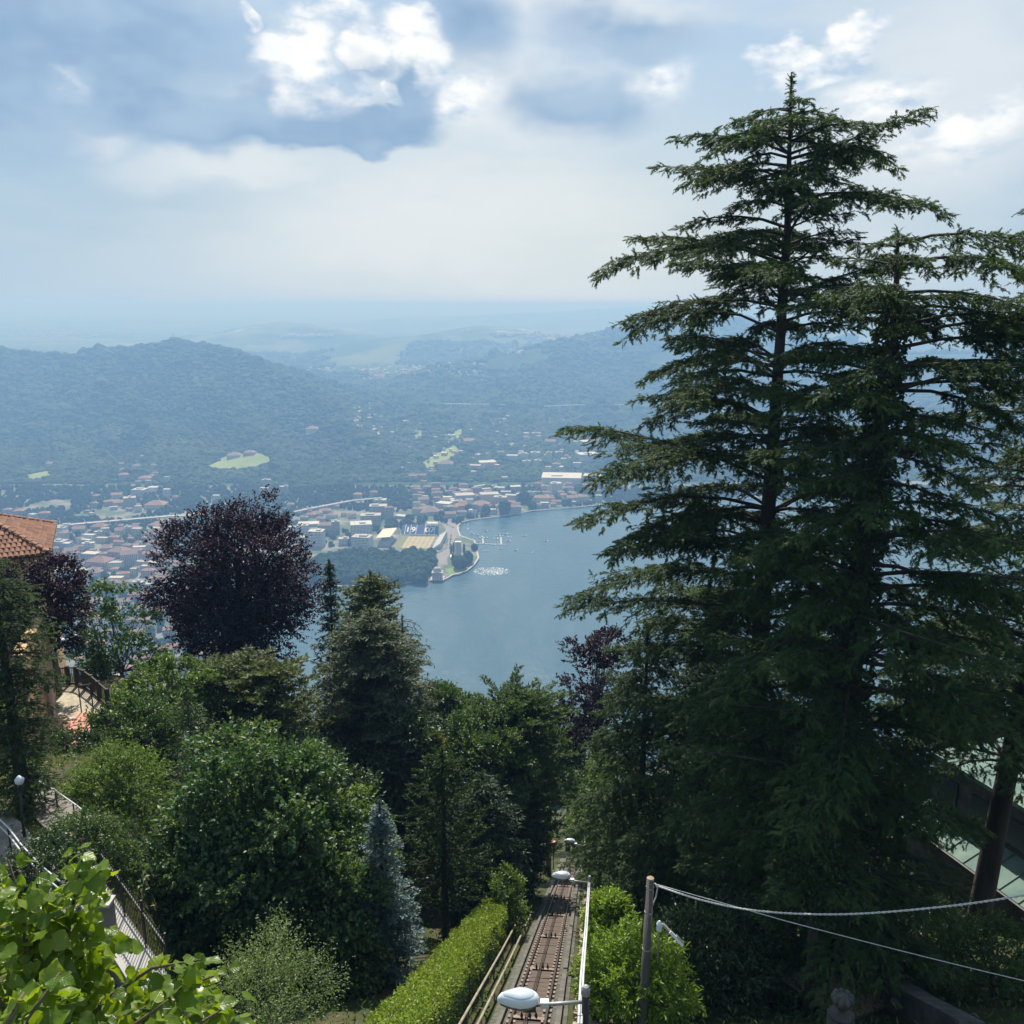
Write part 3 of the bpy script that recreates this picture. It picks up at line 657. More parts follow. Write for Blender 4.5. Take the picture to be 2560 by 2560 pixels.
# far blue stand: stepped rows
mb = MB(); rowsN = 16; SB, SH = hd + 7, 15.0; SDp = 26.0
for i in range(rowsN):
    z0 = 2 + SH * i / rowsN; v0 = SB + SDp * i / rowsN
    vs = [S(-hw * 1.02, v0, 0), S(hw * 1.02, v0, 0), S(hw * 1.02, v0 + SDp / rowsN, 0), S(-hw * 1.02, v0 + SDp / rowsN, 0)]
    mb.add(vs + [q + [0, 0, z0] for q in vs], [(4, 5, 6, 7), (0, 1, 5, 4), (1, 2, 6, 5), (3, 0, 4, 7), (2, 3, 7, 6)])
blue = mb.build('blue_stand', 'seat_blue', st)
for u in (-.82, -.52, -.2, .28, .55, .82):
    mb = MB(); mb.beam(S(hw * u, SB - .3, 2.5), S(hw * u, SB + SDp, SH + 2.6), 1.0, .3); mb.build('stair_aisle', 'white_paint', st)
dig = {'1': (-.67, ), '9': (-.36, ), '0': (.42, ), '7': (.70, )}
sl = Vector(S(0, SB + SDp, SH + 2) - S(0, SB, 2)).normalized(); exv = Vector(ex); nv = exv.cross(sl)
for ch, (u,) in dig.items():
    cu = bpy.data.curves.new('digit', 'FONT'); cu.body = ch; cu.size = 22; cu.extrude = 0.15; cu.offset = 0.35; cu.align_x = 'CENTER'
    tmp = bpy.data.objects.new('digit_tmp', cu); me = bpy.data.meshes.new_from_object(tmp); bpy.data.objects.remove(tmp)
    M = Matrix((exv, sl, nv)).transposed().to_4x4(); M.translation = Vector(S(hw * u, SB + 5.0, 2 + SH * 5.0 / SDp + 1.2) - C0); me.transform(M)
    link('seat_digit', me, 'white_paint', st)['label'] = f'white seat digit {ch} on the blue stand'
mb = MB(); mb.beam(S(hw * .36, SB + SDp - 3, SH + 8), S(hw * 1.0, SB + SDp - 3, SH + 8), 13, .5); 
mb.build('stand_canopy', 'canopy_cream', st)
for u in (.38, .68, .98):
    mb = MB(); mb.tube([S(hw * u, SB + SDp + 2, 0), S(hw * u, SB + SDp + 2, SH + 8)], .4, 6); mb.build('canopy_post', 'concrete_pale', st)
mb = MB(); mb.beam(S(-hw * 1.02, hd + 5.5, 1.2), S(hw * 1.02, hd + 5.5, 1.2), .4, 2.4); mb.build('advert_board', 'white_paint', st)
# left grandstand with cream canopy
mb = MB()
for i in range(10): 
    vs = [S(-hw - 8 - 2 * i, -hd * .8, 0), S(-hw - 8 - 2 * i, hd * .8, 0), S(-hw - 10 - 2 * i, hd * .8, 0), S(-hw - 10 - 2 * i, -hd * .8, 0)]; z0 = 2 + i * 1.1
    mb.add(vs + [q + [0, 0, z0] for q in vs], [(7, 6, 5, 4), (4, 5, 1, 0), (5, 6, 2, 1), (7, 4, 0, 3), (6, 7, 3, 2)])
mb.build('grandstand', 'terrace_grey', st)
mb = MB(); vs = [S(-hw - 5, -hd * .72, 21), S(-hw - 5, hd * .8, 21), S(-hw - 36, hd * .8, 18), S(-hw - 36, -hd * .72, 18)]
mb.add(vs + [q - [0, 0, .7] for q in vs], [(3, 2, 1, 0), (4, 5, 6, 7), (0, 1, 5, 4), (1, 2, 6, 5), (2, 3, 7, 6), (3, 0, 4, 7)]); mb.build('grandstand_canopy', 'canopy_cream', st)
for v in (-.6, -.2, .2, .6):
    mb = MB(); mb.tube([S(-hw - 31, hd * v, 0), S(-hw - 31, hd * v, 18.2)], .6, 6); mb.build('canopy_post', 'concrete_pale', st)
# right grandstand, open grey terraces
mb = MB()
for i in range(9):
    vs = [S(hw + 5 + 1.8 * i, -hd * 1.05, 0), S(hw + 6.8 + 1.8 * i, -hd * 1.05, 0), S(hw + 6.8 + 1.8 * i, hd * 1.1, 0), S(hw + 5 + 1.8 * i, hd * 1.1, 0)]; z0 = 1.5 + i * 1.2
    mb.add(vs + [q + [0, 0, z0] for q in vs], [(4, 5, 6, 7), (0, 1, 5, 4), (1, 2, 6, 5), (2, 3, 7, 6), (3, 0, 4, 7)])
mb.build('side_terrace', 'terrace_grey', st)
mb = MB(); mb.beam(S(hw + 22, -hd * 1.05, 6.5), S(hw + 22, hd * 1.1, 6.5), 1.0, 13); mb.build('side_terrace_wall', 'concrete_pale', st)
for u, v in ((-hw - 4, hd + 6), (hw + 4, hd + 6)):
    mb = MB(); b = S(u, v); mb.tube([b, b + [0, 0, 30]], [.7, .4], 6); fm = mb.build('floodlight_mast', 'concrete_pale', st)
    mb = MB(); mb.box(b + [0, 0, 31], (5, .8, 3)); mb.build('lamp_bank', 'white_paint', fm)
FOOT.append((C0[0], C0[1], 110))

# ---- promontory: piazza, lawns, quay, monument, temple
def gp(lst, z=LANDZ): return [tuple(gnd(x, y, z)[:2]) for x, y in lst]
z1 = LANDZ + 0.05
ground_poly('piazza', gp([(1092, 1388), (1118, 1372), (1122, 1340), (1112, 1320), (1100, 1300), (1128, 1300), (1150, 1318), (1138, 1345), (1128, 1372), (1118, 1398), (1120, 1412), (1088, 1414)], z1), z1, 'asphalt')
ground_poly('garden_lawn', gp([(1112, 1422), (1150, 1415), (1168, 1412), (1172, 1424), (1148, 1436), (1124, 1438)], z1), z1, 'lawn')
ground_poly('garden_lawn', gp([(1064, 1402), (1088, 1398), (1094, 1410), (1066, 1414)], z1), z1, 'lawn')
ground_poly('garden_lawn', gp([(1176, 1388), (1190, 1380), (1188, 1396), (1178, 1394)], z1), z1, 'lawn')
ground_poly('garden_path', gp([(1046, 1452), (1062, 1428), (1070, 1430), (1066, 1456)], z1), z1, 'quay_stone')
def ribbon(name, pts, z, w, mat, h=0.0):
    mb = MB()
    for a, b in zip(pts[:-1], pts[1:]): mb.beam((*a, z), (*b, z), w, h or 0.12)
    return mb.build(name, mat, kind='structure')
SH2 = [tuple(gnd(x, y, LANDZ)[:2]) for x, y in shore_px]
ribbon('quay_wall', SH2[3:29], LANDZ + .3, 3.5, 'quay_stone', 1.0)
p = gnd(1146, 1396, LANDZ); m_ = (p[1] / ray(1146, 1396)[1]) / F
e = empty('stone_monument', p, 'tall plain grey stone slab monument standing on the lakeside promontory', 'monument')
mb = MB(); mb.box(p + [0, 0, 17], (11, 7, 34)); mb.build('shaft', 'concrete_pale', e)
mb = MB(); mb.box(p + [0, 0, 34.6], (12.2, 8.2, 1.2)); mb.build('cap', 'white_paint', e); mb = MB(); mb.box(p + [0, 0, .8], (18, 14, 1.6)); mb.build('plinth', 'quay_stone', e)
mb = MB(); mb.box(p + [-12, 4, 2], (9, 18, 4)); mb.build('side_wall', 'white_paint', e)
p = gnd(1093, 1449, LANDZ)
e = empty('domed_temple', p, 'small classical domed temple on the lakeside beside the park', 'temple')
mb = MB(); mb.box(p + [0, 6, .6], (26, 26, 1.2)); mb.build('steps', 'quay_stone', e); mb = MB(); mb.box(p + [0, 8, 6.6], (18, 16, 10.8)); mb.build('wall', 'wall_beige', e)
mb = MB(); mb.box(p + [0, 7.4, 12.5], (20, 19.6, 1.2)); x0 = p + [0, 0, 13.1]; mb.add([x0 + [-10, -2.4, 0], x0 + [10, -2.4, 0], x0 + [0, -2.4, 3], x0 + [-10, 4, 0], x0 + [10, 4, 0], x0 + [0, 4, 3]], [(0, 1, 2), (5, 4, 3), (1, 4, 5, 2), (3, 0, 2, 5)]); mb.build('pediment', 'wall_beige', e)
for i in range(6):
    mb = MB(); b = p + [-8.5 + 3.4 * i, -1.6, 1.2]; mb.tube([b, b + [0, 0, 10.6]], [.75, .6], 8); mb.build('column', 'wall_white', e)
mb = MB(); mb.lathe(p + [0, 8, 13], [(8, 0), (8, 4), (7.6, 4.2), (7.0, 6), (5.5, 7.8), (3, 9), (.8, 9.4), (.7, 11), (.05, 11.5)], 18); mb.build('dome', 'roof_flat grey', e, sm=False)

# ---- boats, piers
principled('boat_white', (0.80, 0.80, 0.79), rough=0.35); principled('boat_wood', (0.20, 0.11, 0.06), rough=0.5); principled('boat_canvas', (0.10, 0.20, 0.36), (0.15, 0.26, 0.42), 1, 0.8)
def boat_meshes(L, W, H):
    st_ = [(-.5, .82, 0), (-.3, .95, 0), (0, 1, .02), (.25, .8, .08), (.42, .38, .2), (.5, .03, .32)]
    hull = MB(); vs = []
    for x, w, r in st_:
        vs += [(x * L, -w * W / 2, H * (.75 + r)), (x * L, -w * W * .36, -.2), (x * L, w * W * .36, -.2), (x * L, w * W / 2, H * (.75 + r))]
    n = len(st_); fs = [(i * 4 + k, (i + 1) * 4 + k, (i + 1) * 4 + k + 1, i * 4 + k + 1) for i in range(n - 1) for k in range(3)] + [(0, 1, 2, 3), ((n - 1) * 4 + 3, (n - 1) * 4 + 2, (n - 1) * 4 + 1, (n - 1) * 4)]
    fs += [(i * 4 + 3, (i + 1) * 4 + 3, (i + 1) * 4, i * 4) for i in range(n - 1)]
    hull.add(vs, fs); cab = MB(); x0, x1 = -.12 * L, .18 * L; w = W * .36
    cab.add([(x0, -w, H * .7), (x1, -w * .8, H * .75), (x1, w * .8, H * .75), (x0, w, H * .7), (x0 + .02 * L, -w * .85, H * 1.5), (x1 - .1 * L, -w * .7, H * 1.45), (x1 - .1 * L, w * .7, H * 1.45), (x0 + .02 * L, w * .85, H * 1.5)], [(4, 5, 6, 7), (0, 1, 5, 4), (1, 2, 6, 5), (2, 3, 7, 6), (3, 0, 4, 7)])
    cov = MB(); cov.box((-.3 * L, 0, H * .86), (.26 * L, W * .7, H * .2))
    def mk(b, nm, mt):
        o = b.build(nm, mt); me = o.data; bpy.data.objects.remove(o); fix_normals(me); return me
    return mk(hull, 'hull', 'boat_white'), mk(cab, 'cabin', 'far_glass'), mk(cov, 'cover', 'boat_canvas')
BM = [boat_meshes(9, 3.2, 1.5), boat_meshes(12, 3.8, 1.9), boat_meshes(7, 2.6, 1.2)]
def boat(px, py, k, rz, label, group):
    p = gnd(px, py, 0.0); e = empty('motor_boat', p, label, 'boat', group, rz=R(rz)); hm, cm, vm = BM[k]
    link('hull', hm, None, e); link('cabin', cm, None, e); link('cover', vm, None, e); return e
berth = [(1198, 1344), (1206, 1346), (1214, 1345), (1213, 1351), (1204, 1353), (1216, 1356), (1197, 1357), (1212, 1360), (1240, 1345), (1242, 1350), (1241, 1355), (1240, 1347.5), (1246, 1341), (1254, 1340), (1268, 1342), (1273, 1346), (1270, 1350), (1272, 1354), (1275, 1343), (1264, 1336), (1247, 1336), (1192, 1338), (1186, 1333), (1180, 1335), (1176, 1331)]
for i, (x, y) in enumerate(sorted(berth)): boat(x, y, i % 3, rng.uniform(-12, 12), f'white motor boat moored at the marina piers, {ORD[i]} from left', 'boats moored at the marina')
for i, (x, y, k, rz, l) in enumerate([(1170, 1312, 0, 80, 'white boat anchored near the curved quay, upper one'), (1169, 1324, 1, 85, 'white boat anchored near the curved quay, lower one'), (1215, 1328, 1, -40, 'white boat under way above the marina'), (1312, 1340, 0, 10, 'small white boat on open water right of the marina'),
     (1365, 1353, 1, -35, 'white speedboat with wake nearest the cedar'), (1290, 1376, 0, 15, 'small white boat below the marina, left of two'), (1331, 1381, 2, 70, 'small white boat below the marina, right of two'), (1252, 1372, 0, 0, 'small white boat just below the pier end'), (1229, 1362, 2, 0, 'white dinghy under the pier, left of the pair'), (1236, 1362, 2, 0, 'white dinghy under the pier, right of the pair')]): boat(x, y, k, rz, l, 'boats out on the lake')
principled('foam', (0.80, 0.82, 0.82), rough=0.6)
def pier(a, b, w, label):
    p, q = gnd(*a, 0.6), gnd(*b, 0.6); e = empty('jetty', p, label, 'jetty', 'marina piers'); mb = MB(); mb.beam(p, q, w, .5); mb.build('deck', 'concrete_pale', e)
    n = 6
    for i in range(n):
        c = p + (q - p) * (i + .5) / n; mb = MB(); mb.tube([c - [0, 0, 3], c + [0, 0, 1.4]], .35, 6); mb.build('pile', 'boat_wood', e)
pier((1206, 1340), (1208, 1358), 3, 'floating marina pier with boats, left of two'); pier((1252, 1342), (1253, 1360), 3, 'floating marina pier with boats, right of two'); pier((1190, 1359), (1262, 1361), 3, 'long jetty closing the marina on the lake side'); pier((1186, 1378), (1222, 1377), 1.6, 'thin low jetty below the marina')
pier((1190, 1370), (1204, 1371), 3, 'short jetty in front of the boathouse')
# fountain on the lake: jets over a raft of foam
fp = gnd(1228, 1428, 0); e = empty('lake_fountain', fp, 'broad patch of white fountain spray on the lake beside the promontory', 'fountain')
mb = MB()
for i in range(420):
    a = rng.uniform(0, 6.28); r_ = rng.random() ** .6; x, y = r_ * math.cos(a) * 36, r_ * math.sin(a) * 26
    s = rng.uniform(.35, 1.3); mb.lathe(fp + [x, y, 0.02], [(s, 0), (s * .8, .3 * s), (s * .1, .5 * s)], 5)
mb.build('foam_raft', 'foam', e, kind='stuff')
for i in range(26):
    a = rng.uniform(0, 6.28); x, y = math.cos(a) * 30 * rng.uniform(.2, 1), math.sin(a) * 20 * rng.uniform(.2, 1); h = rng.uniform(2, 6)
    mb = MB(); b = fp + [x, y, 0]; mb.tube([b, b + [.2, 0, h * .6], b + [.4, 0, h]], [.25, .35, .1], 5); mb.build('water_jet', 'foam', e)
for (px, py, n_, rz) in ((1372, 1356, 9, -35),):
    pass

# ---- cars on the lakefront
for k_, c in {'silver': (.45, .46, .47), 'white': (.75, .75, .74), 'dark': (.03, .035, .04), 'red': (.35, .04, .03), 'blue': (.05, .09, .22)}.items(): principled('car_' + k_, c, rough=0.3, metal=.2)
def car_mesh():
    b = MB(); prof = [(-2.1, .35), (-2.15, .85), (-1.2, .95), (1.1, .95), (2.1, .8), (2.15, .35)]
    n = len(prof); vs = [(x, s * .88, z) for s in (-1, 1) for x, z in prof]; b.add(vs, [tuple(range(n - 1, -1, -1)), tuple(range(n, 2 * n))] + [(i, (i + 1) % n, n + (i + 1) % n, n + i) for i in range(n)])
    c = MB(); prof = [(-1.7, .92), (-1.2, 1.48), (.3, 1.48), (1.0, .92)]; n = 4; vs = [(x, s * .76, z) for s in (-1, 1) for x, z in prof]; c.add(vs, [tuple(range(n - 1, -1, -1)), tuple(range(n, 2 * n))] + [(i, (i + 1) % n, n + (i + 1) % n, n + i) for i in range(n)])
    w = MB(); M = Matrix.Rotation(math.pi / 2, 4, 'X')
    for x in (-1.3, 1.3):
        for s in (-.8, .8): w.tube([(x, s - .1, .33), (x, s + .1, .33)], .33, 8)
    out = []
    for q, nm in ((b, 'body'), (c, 'cabin'), (w, 'wheels')):
        o = q.build(nm, 'far_glass'); me = o.data; bpy.data.objects.remove(o); fix_normals(me); out.append(me)
    return out
CB, CC, CW = car_mesh(); CBM = {}
for k_ in ('silver', 'white', 'dark', 'red', 'blue'):
    q = CB.copy(); q.materials.clear(); q.materials.append(MAT['car_' + k_]); CBM[k_] = q
spots = [(1100 + i * 3.1, 1304 + i * 1.4) for i in range(12)] + [(1115 - i * .9, 1345 + i * 2.1) for i in range(14)] + [(1128 - i * .35, 1338 + i * 2.6) for i in range(14)] + [(1088 + i * 3, 1385 - i * 1.2) for i in range(7)] + [(1120 + i * 3.2, 1300 + i * 1.3) for i in range(10)]
cnt = defaultdict(int)
for i, (x, y) in enumerate(spots):
    c_ = ['silver', 'white', 'dark', 'white', 'silver', 'blue', 'dark', 'red'][i * 5 % 8]; p = gnd(x, y, LANDZ + .08); e = empty('parked_car', p, None, 'car', 'cars parked beside the stadium', rz=R(rng.choice([70, 80, 160, 90])))
    cnt[c_] += 1; e['label'] = f'{c_} car parked on the lakefront road beside the stadium, {ORD[cnt[c_]-1]} of the {c_} ones'
    link('body', CBM[c_], None, e); link('cabin', CC, None, e)
# ------------------------------------------------------------------ far woods (canopies too many to count)
def canopy_material(name, ca, cb, cc):
    m, t = newmat(name)
    out = t.n('ShaderNodeOutputMaterial'); p = t.n('ShaderNodeBsdfPrincipled'); t.nt.links.new(p.outputs[0], out.inputs[0])
    rnd = t.n('ShaderNodeObjectInfo').outputs['Random']; g = t.n('ShaderNodeNewGeometry').outputs['Position']
    n = t.noise(g, 0.006, 5, 0.65); n2 = t.noise(g, 0.35, 3, 0.6)
    f = t.math('ADD', t.math('MULTIPLY', rnd, 0.55), t.math('MULTIPLY_ADD', n, 2.0, -0.80))
    col = t.ramp(f, [(0.0, ca), (0.5, cb), (1.0, cc)])
    col = t.mix(t.sstep(n2, 0.35, 0.7), t.mix(1.0, col, c4((0.6, 0.62, 0.6)), 'MULTIPLY'), col)
    t.put(p, 'Base Color', col); t.put(p, 'Roughness', 0.9); t.put(p, 'Specular IOR Level', 0.15)
canopy_material('canopy_hill', (0.012, 0.030, 0.010), (0.036, 0.072, 0.018), (0.095, 0.135, 0.040))
canopy_material('canopy_dark', (0.014, 0.034, 0.012), (0.026, 0.058, 0.018), (0.045, 0.085, 0.026))
def canopy_tree(seed, sub, tall):
    """node group: a lumpy crown built in nodes"""
    return seed, sub, tall
def forest(name, pts, scl, mat, label=None, sub=3):
    me = bpy.data.meshes.new(name); me.vertices.add(len(pts)); me.vertices.foreach_set('co', np.asarray(pts, np.float32).ravel())
    a = me.attributes.new('sc', 'FLOAT_VECTOR', 'POINT'); a.data.foreach_set('vector', np.asarray(scl, np.float32).ravel())
    a = me.attributes.new('rot', 'FLOAT_VECTOR', 'POINT'); rt = np.zeros((len(pts), 3), np.float32); rt[:, 2] = rng.uniform(0, 6.28, len(pts)); a.data.foreach_set('vector', rt.ravel())
    a = me.attributes.new('pick', 'INT', 'POINT'); a.data.foreach_set('value', rng.integers(0, 4, len(pts)).astype(np.int32))
    o = link(name, me); g = bpy.data.node_groups.new(name, 'GeometryNodeTree')
    g.interface.new_socket('Geometry', in_out='INPUT', socket_type='NodeSocketGeometry'); g.interface.new_socket('Geometry', in_out='OUTPUT', socket_type='NodeSocketGeometry')
    N = g.nodes; L = g.links; gi = N.new('NodeGroupInput'); go = N.new('NodeGroupOutput')
    join = N.new('GeometryNodeGeometryToInstance')
    for k in range(4):
        ico = N.new('GeometryNodeMeshIcoSphere'); ico.inputs['Radius'].default_value = 1; ico.inputs['Subdivisions'].default_value = sub
        sp = N.new('GeometryNodeSetPosition'); nz = N.new('ShaderNodeTexNoise'); nz.noise_dimensions = '4D'; nz.inputs['W'].default_value = k * 7.3 + 1.1
        nz.inputs['Scale'].default_value = 2.3; nz.inputs['Detail'].default_value = 3; nz.inputs['Roughness'].default_value = 0.7
        sub_ = N.new('ShaderNodeMath'); sub_.operation = 'SUBTRACT'; sub_.inputs[1].default_value = 0.5; L.new(nz.outputs[0], sub_.inputs[0])
        ml = N.new('ShaderNodeMath'); ml.operation = 'MULTIPLY'; ml.inputs[1].default_value = 1.5; L.new(sub_.outputs[0], ml.inputs[0])
        nr = N.new('GeometryNodeInputNormal'); vs = N.new('ShaderNodeVectorMath'); vs.operation = 'SCALE'; L.new(nr.outputs[0], vs.inputs[0]); L.new(ml.outputs[0], vs.inputs['Scale'])
        L.new(ico.outputs[0], sp.inputs[0]); L.new(vs.outputs[0], sp.inputs['Offset'])
        sm = N.new('GeometryNodeSetMaterial'); sm.inputs['Material'].default_value = MAT[mat]; L.new(sp.outputs[0], sm.inputs[0]); L.new(sm.outputs[0], join.inputs[0])
    iop = N.new('GeometryNodeInstanceOnPoints'); iop.inputs['Pick Instance'].default_value = True
    def attr(nm, typ):
        q = N.new('GeometryNodeInputNamedAttribute'); q.data_type = typ; q.inputs[0].default_value = nm; return [s for s in q.outputs if s.enabled][0]
    L.new(gi.outputs[0], iop.inputs['Points']); L.new(join.outputs[0], iop.inputs['Instance'])
    L.new(attr('pick', 'INT'), iop.inputs['Instance Index']); L.new(attr('rot', 'FLOAT_VECTOR'), iop.inputs['Rotation']); L.new(attr('sc', 'FLOAT_VECTOR'), iop.inputs['Scale'])
    L.new(iop.outputs[0], go.inputs[0])
    o.modifiers.new('canopies', 'NODES').node_group = g
    return tag(o, label, None, None, 'stuff')

MEADOWS = [[(505, 1168), (560, 1142), (640, 1132), (690, 1150), (650, 1166), (560, 1176)], [(1055, 1160), (1085, 1135), (1140, 1112), (1150, 1135), (1095, 1165), (1068, 1178)], [(65, 1190), (120, 1178), (130, 1190), (85, 1206)], [(1125, 1085), (1160, 1072), (1150, 1100), (1120, 1102)],
           [(1265, 1112), (1290, 1106), (1285, 1120), (1262, 1120)], [(1028, 1092), (1050, 1072), (1060, 1090), (1040, 1104)]]
def drape(name, px_poly, mat, lift=0.6):
    base = np.array([land_hit(x, y) for x, y in px_poly]); x0, y0 = base[:, :2].min(0); x1, y1 = base[:, :2].max(0)
    gx, gy = np.meshgrid(np.arange(x0, x1 + 8, 8), np.arange(y0, y1 + 8, 8)); gz_ = surf_z(gx.ravel(), gy.ravel()) + lift
    V = np.stack([gx.ravel(), gy.ravel(), gz_], 1); nx = gx.shape[1]; ny = gx.shape[0]
    i = np.arange(nx * ny).reshape(ny, nx); q = np.stack([i[:-1, :-1], i[:-1, 1:], i[1:, 1:], i[1:, :-1]], -1).reshape(-1, 4)
    c = V[q].mean(1); q = q[in_poly(c[:, :2], base[:, :2])]
    if len(q) == 0: return base[:, :2]
    tag(link(name, mesh_np(name, V, q, smooth_=True), mat), kind='structure'); return base[:, :2]
principled('meadow_grass', (0.16, 0.23, 0.055), (0.21, 0.26, 0.08), 0.02, 0.95)
MEADXY = [drape('meadow', q, 'meadow_grass', 1.5) for q in MEADOWS]

FT = np.array(FOOT)
def clear(P, pad=2.0):
    ok = np.ones(len(P), bool)
    for fx, fy, fr in FT: ok &= (P[:, 0] - fx) ** 2 + (P[:, 1] - fy) ** 2 > (fr + pad) ** 2
    return ok
def front_clear(P):       # keep the lake-side face of each house open
    ok = np.ones(len(P), bool)
    for fx, fy, fr in FT:
        if fr > 60: continue
        ok &= ~((np.abs(P[:, 0] - fx) < fr * .85) & (P[:, 1] < fy) & (P[:, 1] > fy - fr - 20))
    return ok
# hills: spacing grows with distance
pts = []; scl = []
y = 2290.0
while y < 6600:
    sp = 8.5 * (y / 2300) ** 1.15
    xs = np.arange(-0.72 * y, 0.72 * y, sp) ; xs = xs + rng.uniform(-.5, .5, len(xs)) * sp
    ys = y + rng.uniform(-.6, .6, len(xs)) * sp
    pts.append(np.stack([xs, ys], 1)); scl.append(np.full(len(xs), sp * .62)); y += sp * 1.05
P = np.vstack(pts); r_ = np.concatenate(scl)
z = far_fast(P[:, 0], P[:, 1])
keep = (z > LANDZ + .3) & clear(P) & (front_clear(P) | (rng.random(len(P)) < .12))
for q in MEADXY: keep &= ~in_poly(P, q)
keep &= ~((P[:, 1] > 4600) & (fbm(P[:, 0] / 500, P[:, 1] / 500, 5) > .56))
keep &= rng.random(len(P)) < np.where(P[:, 1] < 2600, .8, .97)
P, r_, z = P[keep], r_[keep], z[keep]
r_ = r_ * np.exp(rng.normal(0, .32, len(r_))); 
forest('hill_forest', np.column_stack([P, z + r_ * .35]), np.column_stack([r_ * 1.1, r_ * 1.1, r_ * rng.uniform(.5, 1.05, len(r_))]), 'canopy_hill', sub=2)
print('hill trees', len(P))
# trees standing between the buildings of the town
N_ = 30000
P = np.column_stack([rng.uniform(-1500, 1400, N_), rng.uniform(1060, 2420, N_)])
pk = np.array(gp([(720, 1462), (1080, 1458), (1075, 1432), (1092, 1410), (1086, 1390), (1040, 1381), (975, 1378), (930, 1392), (880, 1388), (800, 1400), (700, 1440)]))
inpark = in_poly(P, pk)
mask = fbm(P[:, 0] / 130, P[:, 1] / 130, 9) + .25 * smooth(2100, 2350, P[:, 1])
keep = in_poly(P, np.array(SHORE + [(4600, 2500), (4600, 3400), (-3400, 3400), (-3400, 700), (-900, 560), (-260, 700)])) & (far_fast(P[:, 0], P[:, 1]) < LANDZ + .3) & clear(P, 3) & front_clear(P) & ~inpark & (mask > .44) & ~((P[:, 0] > C0[0] - 75) & (P[:, 1] < C0[1] + 110) & (P[:, 1] > 1500))
P = P[keep]; r_ = rng.uniform(2.4, 6.5, len(P)); print('town trees', len(P))
forest('town_greenery', np.column_stack([P, LANDZ + r_ * .8]), np.column_stack([r_, r_, r_ * rng.uniform(.9, 1.5, len(r_))]), 'canopy_dark')
gx, gy = np.meshgrid(np.arange(pk[:, 0].min(), pk[:, 0].max(), 9.0), np.arange(pk[:, 1].min(), pk[:, 1].max(), 10.0))
P = np.column_stack([gx.ravel(), gy.ravel()]) + rng.uniform(-4, 4, (gx.size, 2)); tq = gnd(1093, 1449, LANDZ)
P = P[in_poly(P, pk) & (((P[:, 0] - tq[0]) ** 2 + (P[:, 1] - tq[1] - 6) ** 2) > 24 ** 2) & clear(P, 0)]; P = P[rng.random(len(P)) < .85]; r_ = rng.uniform(5.5, 10, len(P))
forest('park_wood', np.column_stack([P, LANDZ + r_ * .9]), np.column_stack([r_, r_, r_ * rng.uniform(.9, 1.4, len(r_))]), 'canopy_dark')
# woods on the lower slope under the garden
P = np.column_stack([rng.uniform(-420, 520, 2600), rng.uniform(95, 860, 2600)]); P = P[(np.abs(P[:, 0]) < .75 * P[:, 1] + 30) & (np.abs(P[:, 0] - track_x(P[:, 1])) > 7)]
z = near_z(P[:, 0], P[:, 1]); r_ = rng.uniform(3.5, 6.0, len(P)) * smooth(60, 400, P[:, 1]).clip(.6, 1)
forest('slope_wood', np.column_stack([P, z + r_ * .5]), np.column_stack([r_, r_, r_ * 1.2]), 'canopy_dark', sub=4)

# single trees one can point to along the far waterfront
def far_tree_meshes(seed, tall):
    rg = np.random.default_rng(seed); bm = bmesh.new(); bmesh.ops.create_icosphere(bm, subdivisions=4, radius=1)
    co = np.array([v.co for v in bm.verts]); n1 = fbm(co[:, 0] * 1.6 + co[:, 2] * 1.3 + seed, co[:, 1] * 1.6 - co[:, 2] + 5, seed, 5)
    for v, k_ in zip(bm.verts, n1): v.co *= (0.72 + 0.75 * k_); v.co.z = v.co.z * tall + tall * .95
    me = bpy.data.meshes.new('crown'); bm.to_mesh(me); bm.free(); me.materials.append(MAT['canopy_dark'])
    mb = MB(); mb.tube([(0, 0, -.3), (0, 0, tall)], [.14, .06], 6); o = mb.build('trunk', 'boat_wood'); tm = o.data; bpy.data.objects.remove(o)
    return me, tm
FTM = {'round': [far_tree_meshes(3, 1.0), far_tree_meshes(5, 1.15)], 'cypress': [far_tree_meshes(8, 4.2)]}
def far_tree(px, py, r, kind, label, group, k=0):
    p = gnd(px, py, LANDZ); e = empty('cypress_tree' if kind == 'cypress' else 'broadleaf_tree', p, label, 'tree', group, rz=rng.uniform(0, 6)); cm, tm = FTM[kind][k % len(FTM[kind])]
    e.scale = (r, r, r); link('crown', cm, None, e); link('trunk', tm, None, e)
for i, (x, y, r, l) in enumerate([(1151, 1421, 13, 'large round tree beside the lawn on the promontory tip'), (1170, 1408, 11, 'dark round tree on the promontory between lawn and quay'), (1187, 1375, 7, 'small pale tree by the boathouse jetty'), (1172, 1280, 9, 'dark tree beside the waterfront, first after the curved quay'), (1188, 1283, 8, 'low dark tree behind the curved quay wall'),
      (1215, 1286, 11, 'broad dark tree at the water edge'), (1232, 1280, 9, 'dark tree right of the broad waterside tree'), (1262, 1284, 15, 'biggest dark tree on the far waterfront'), (1330, 1272, 10, 'pale bushy tree before the cream villa'), (1308, 1258, 14, 'tall tree mass left of the cream villa'), (1420, 1262, 8, 'cone-shaped dark tree by the far landing stage'), (1240, 1245, 12, 'tree mass behind the cream waterfront block')]):
    far_tree(x, y, r, 'round', l, 'single trees along the waterfront', i)
for i, (x, y) in enumerate([(1131, 1408), (1135, 1410), (1139, 1411), (1128, 1384), (1134, 1380), (1160, 1382)]):
    far_tree(x, y, 2.2, 'cypress', f'slim dark cypress beside the stone monument, {ORD[i]} of six', 'cypresses by the monument')

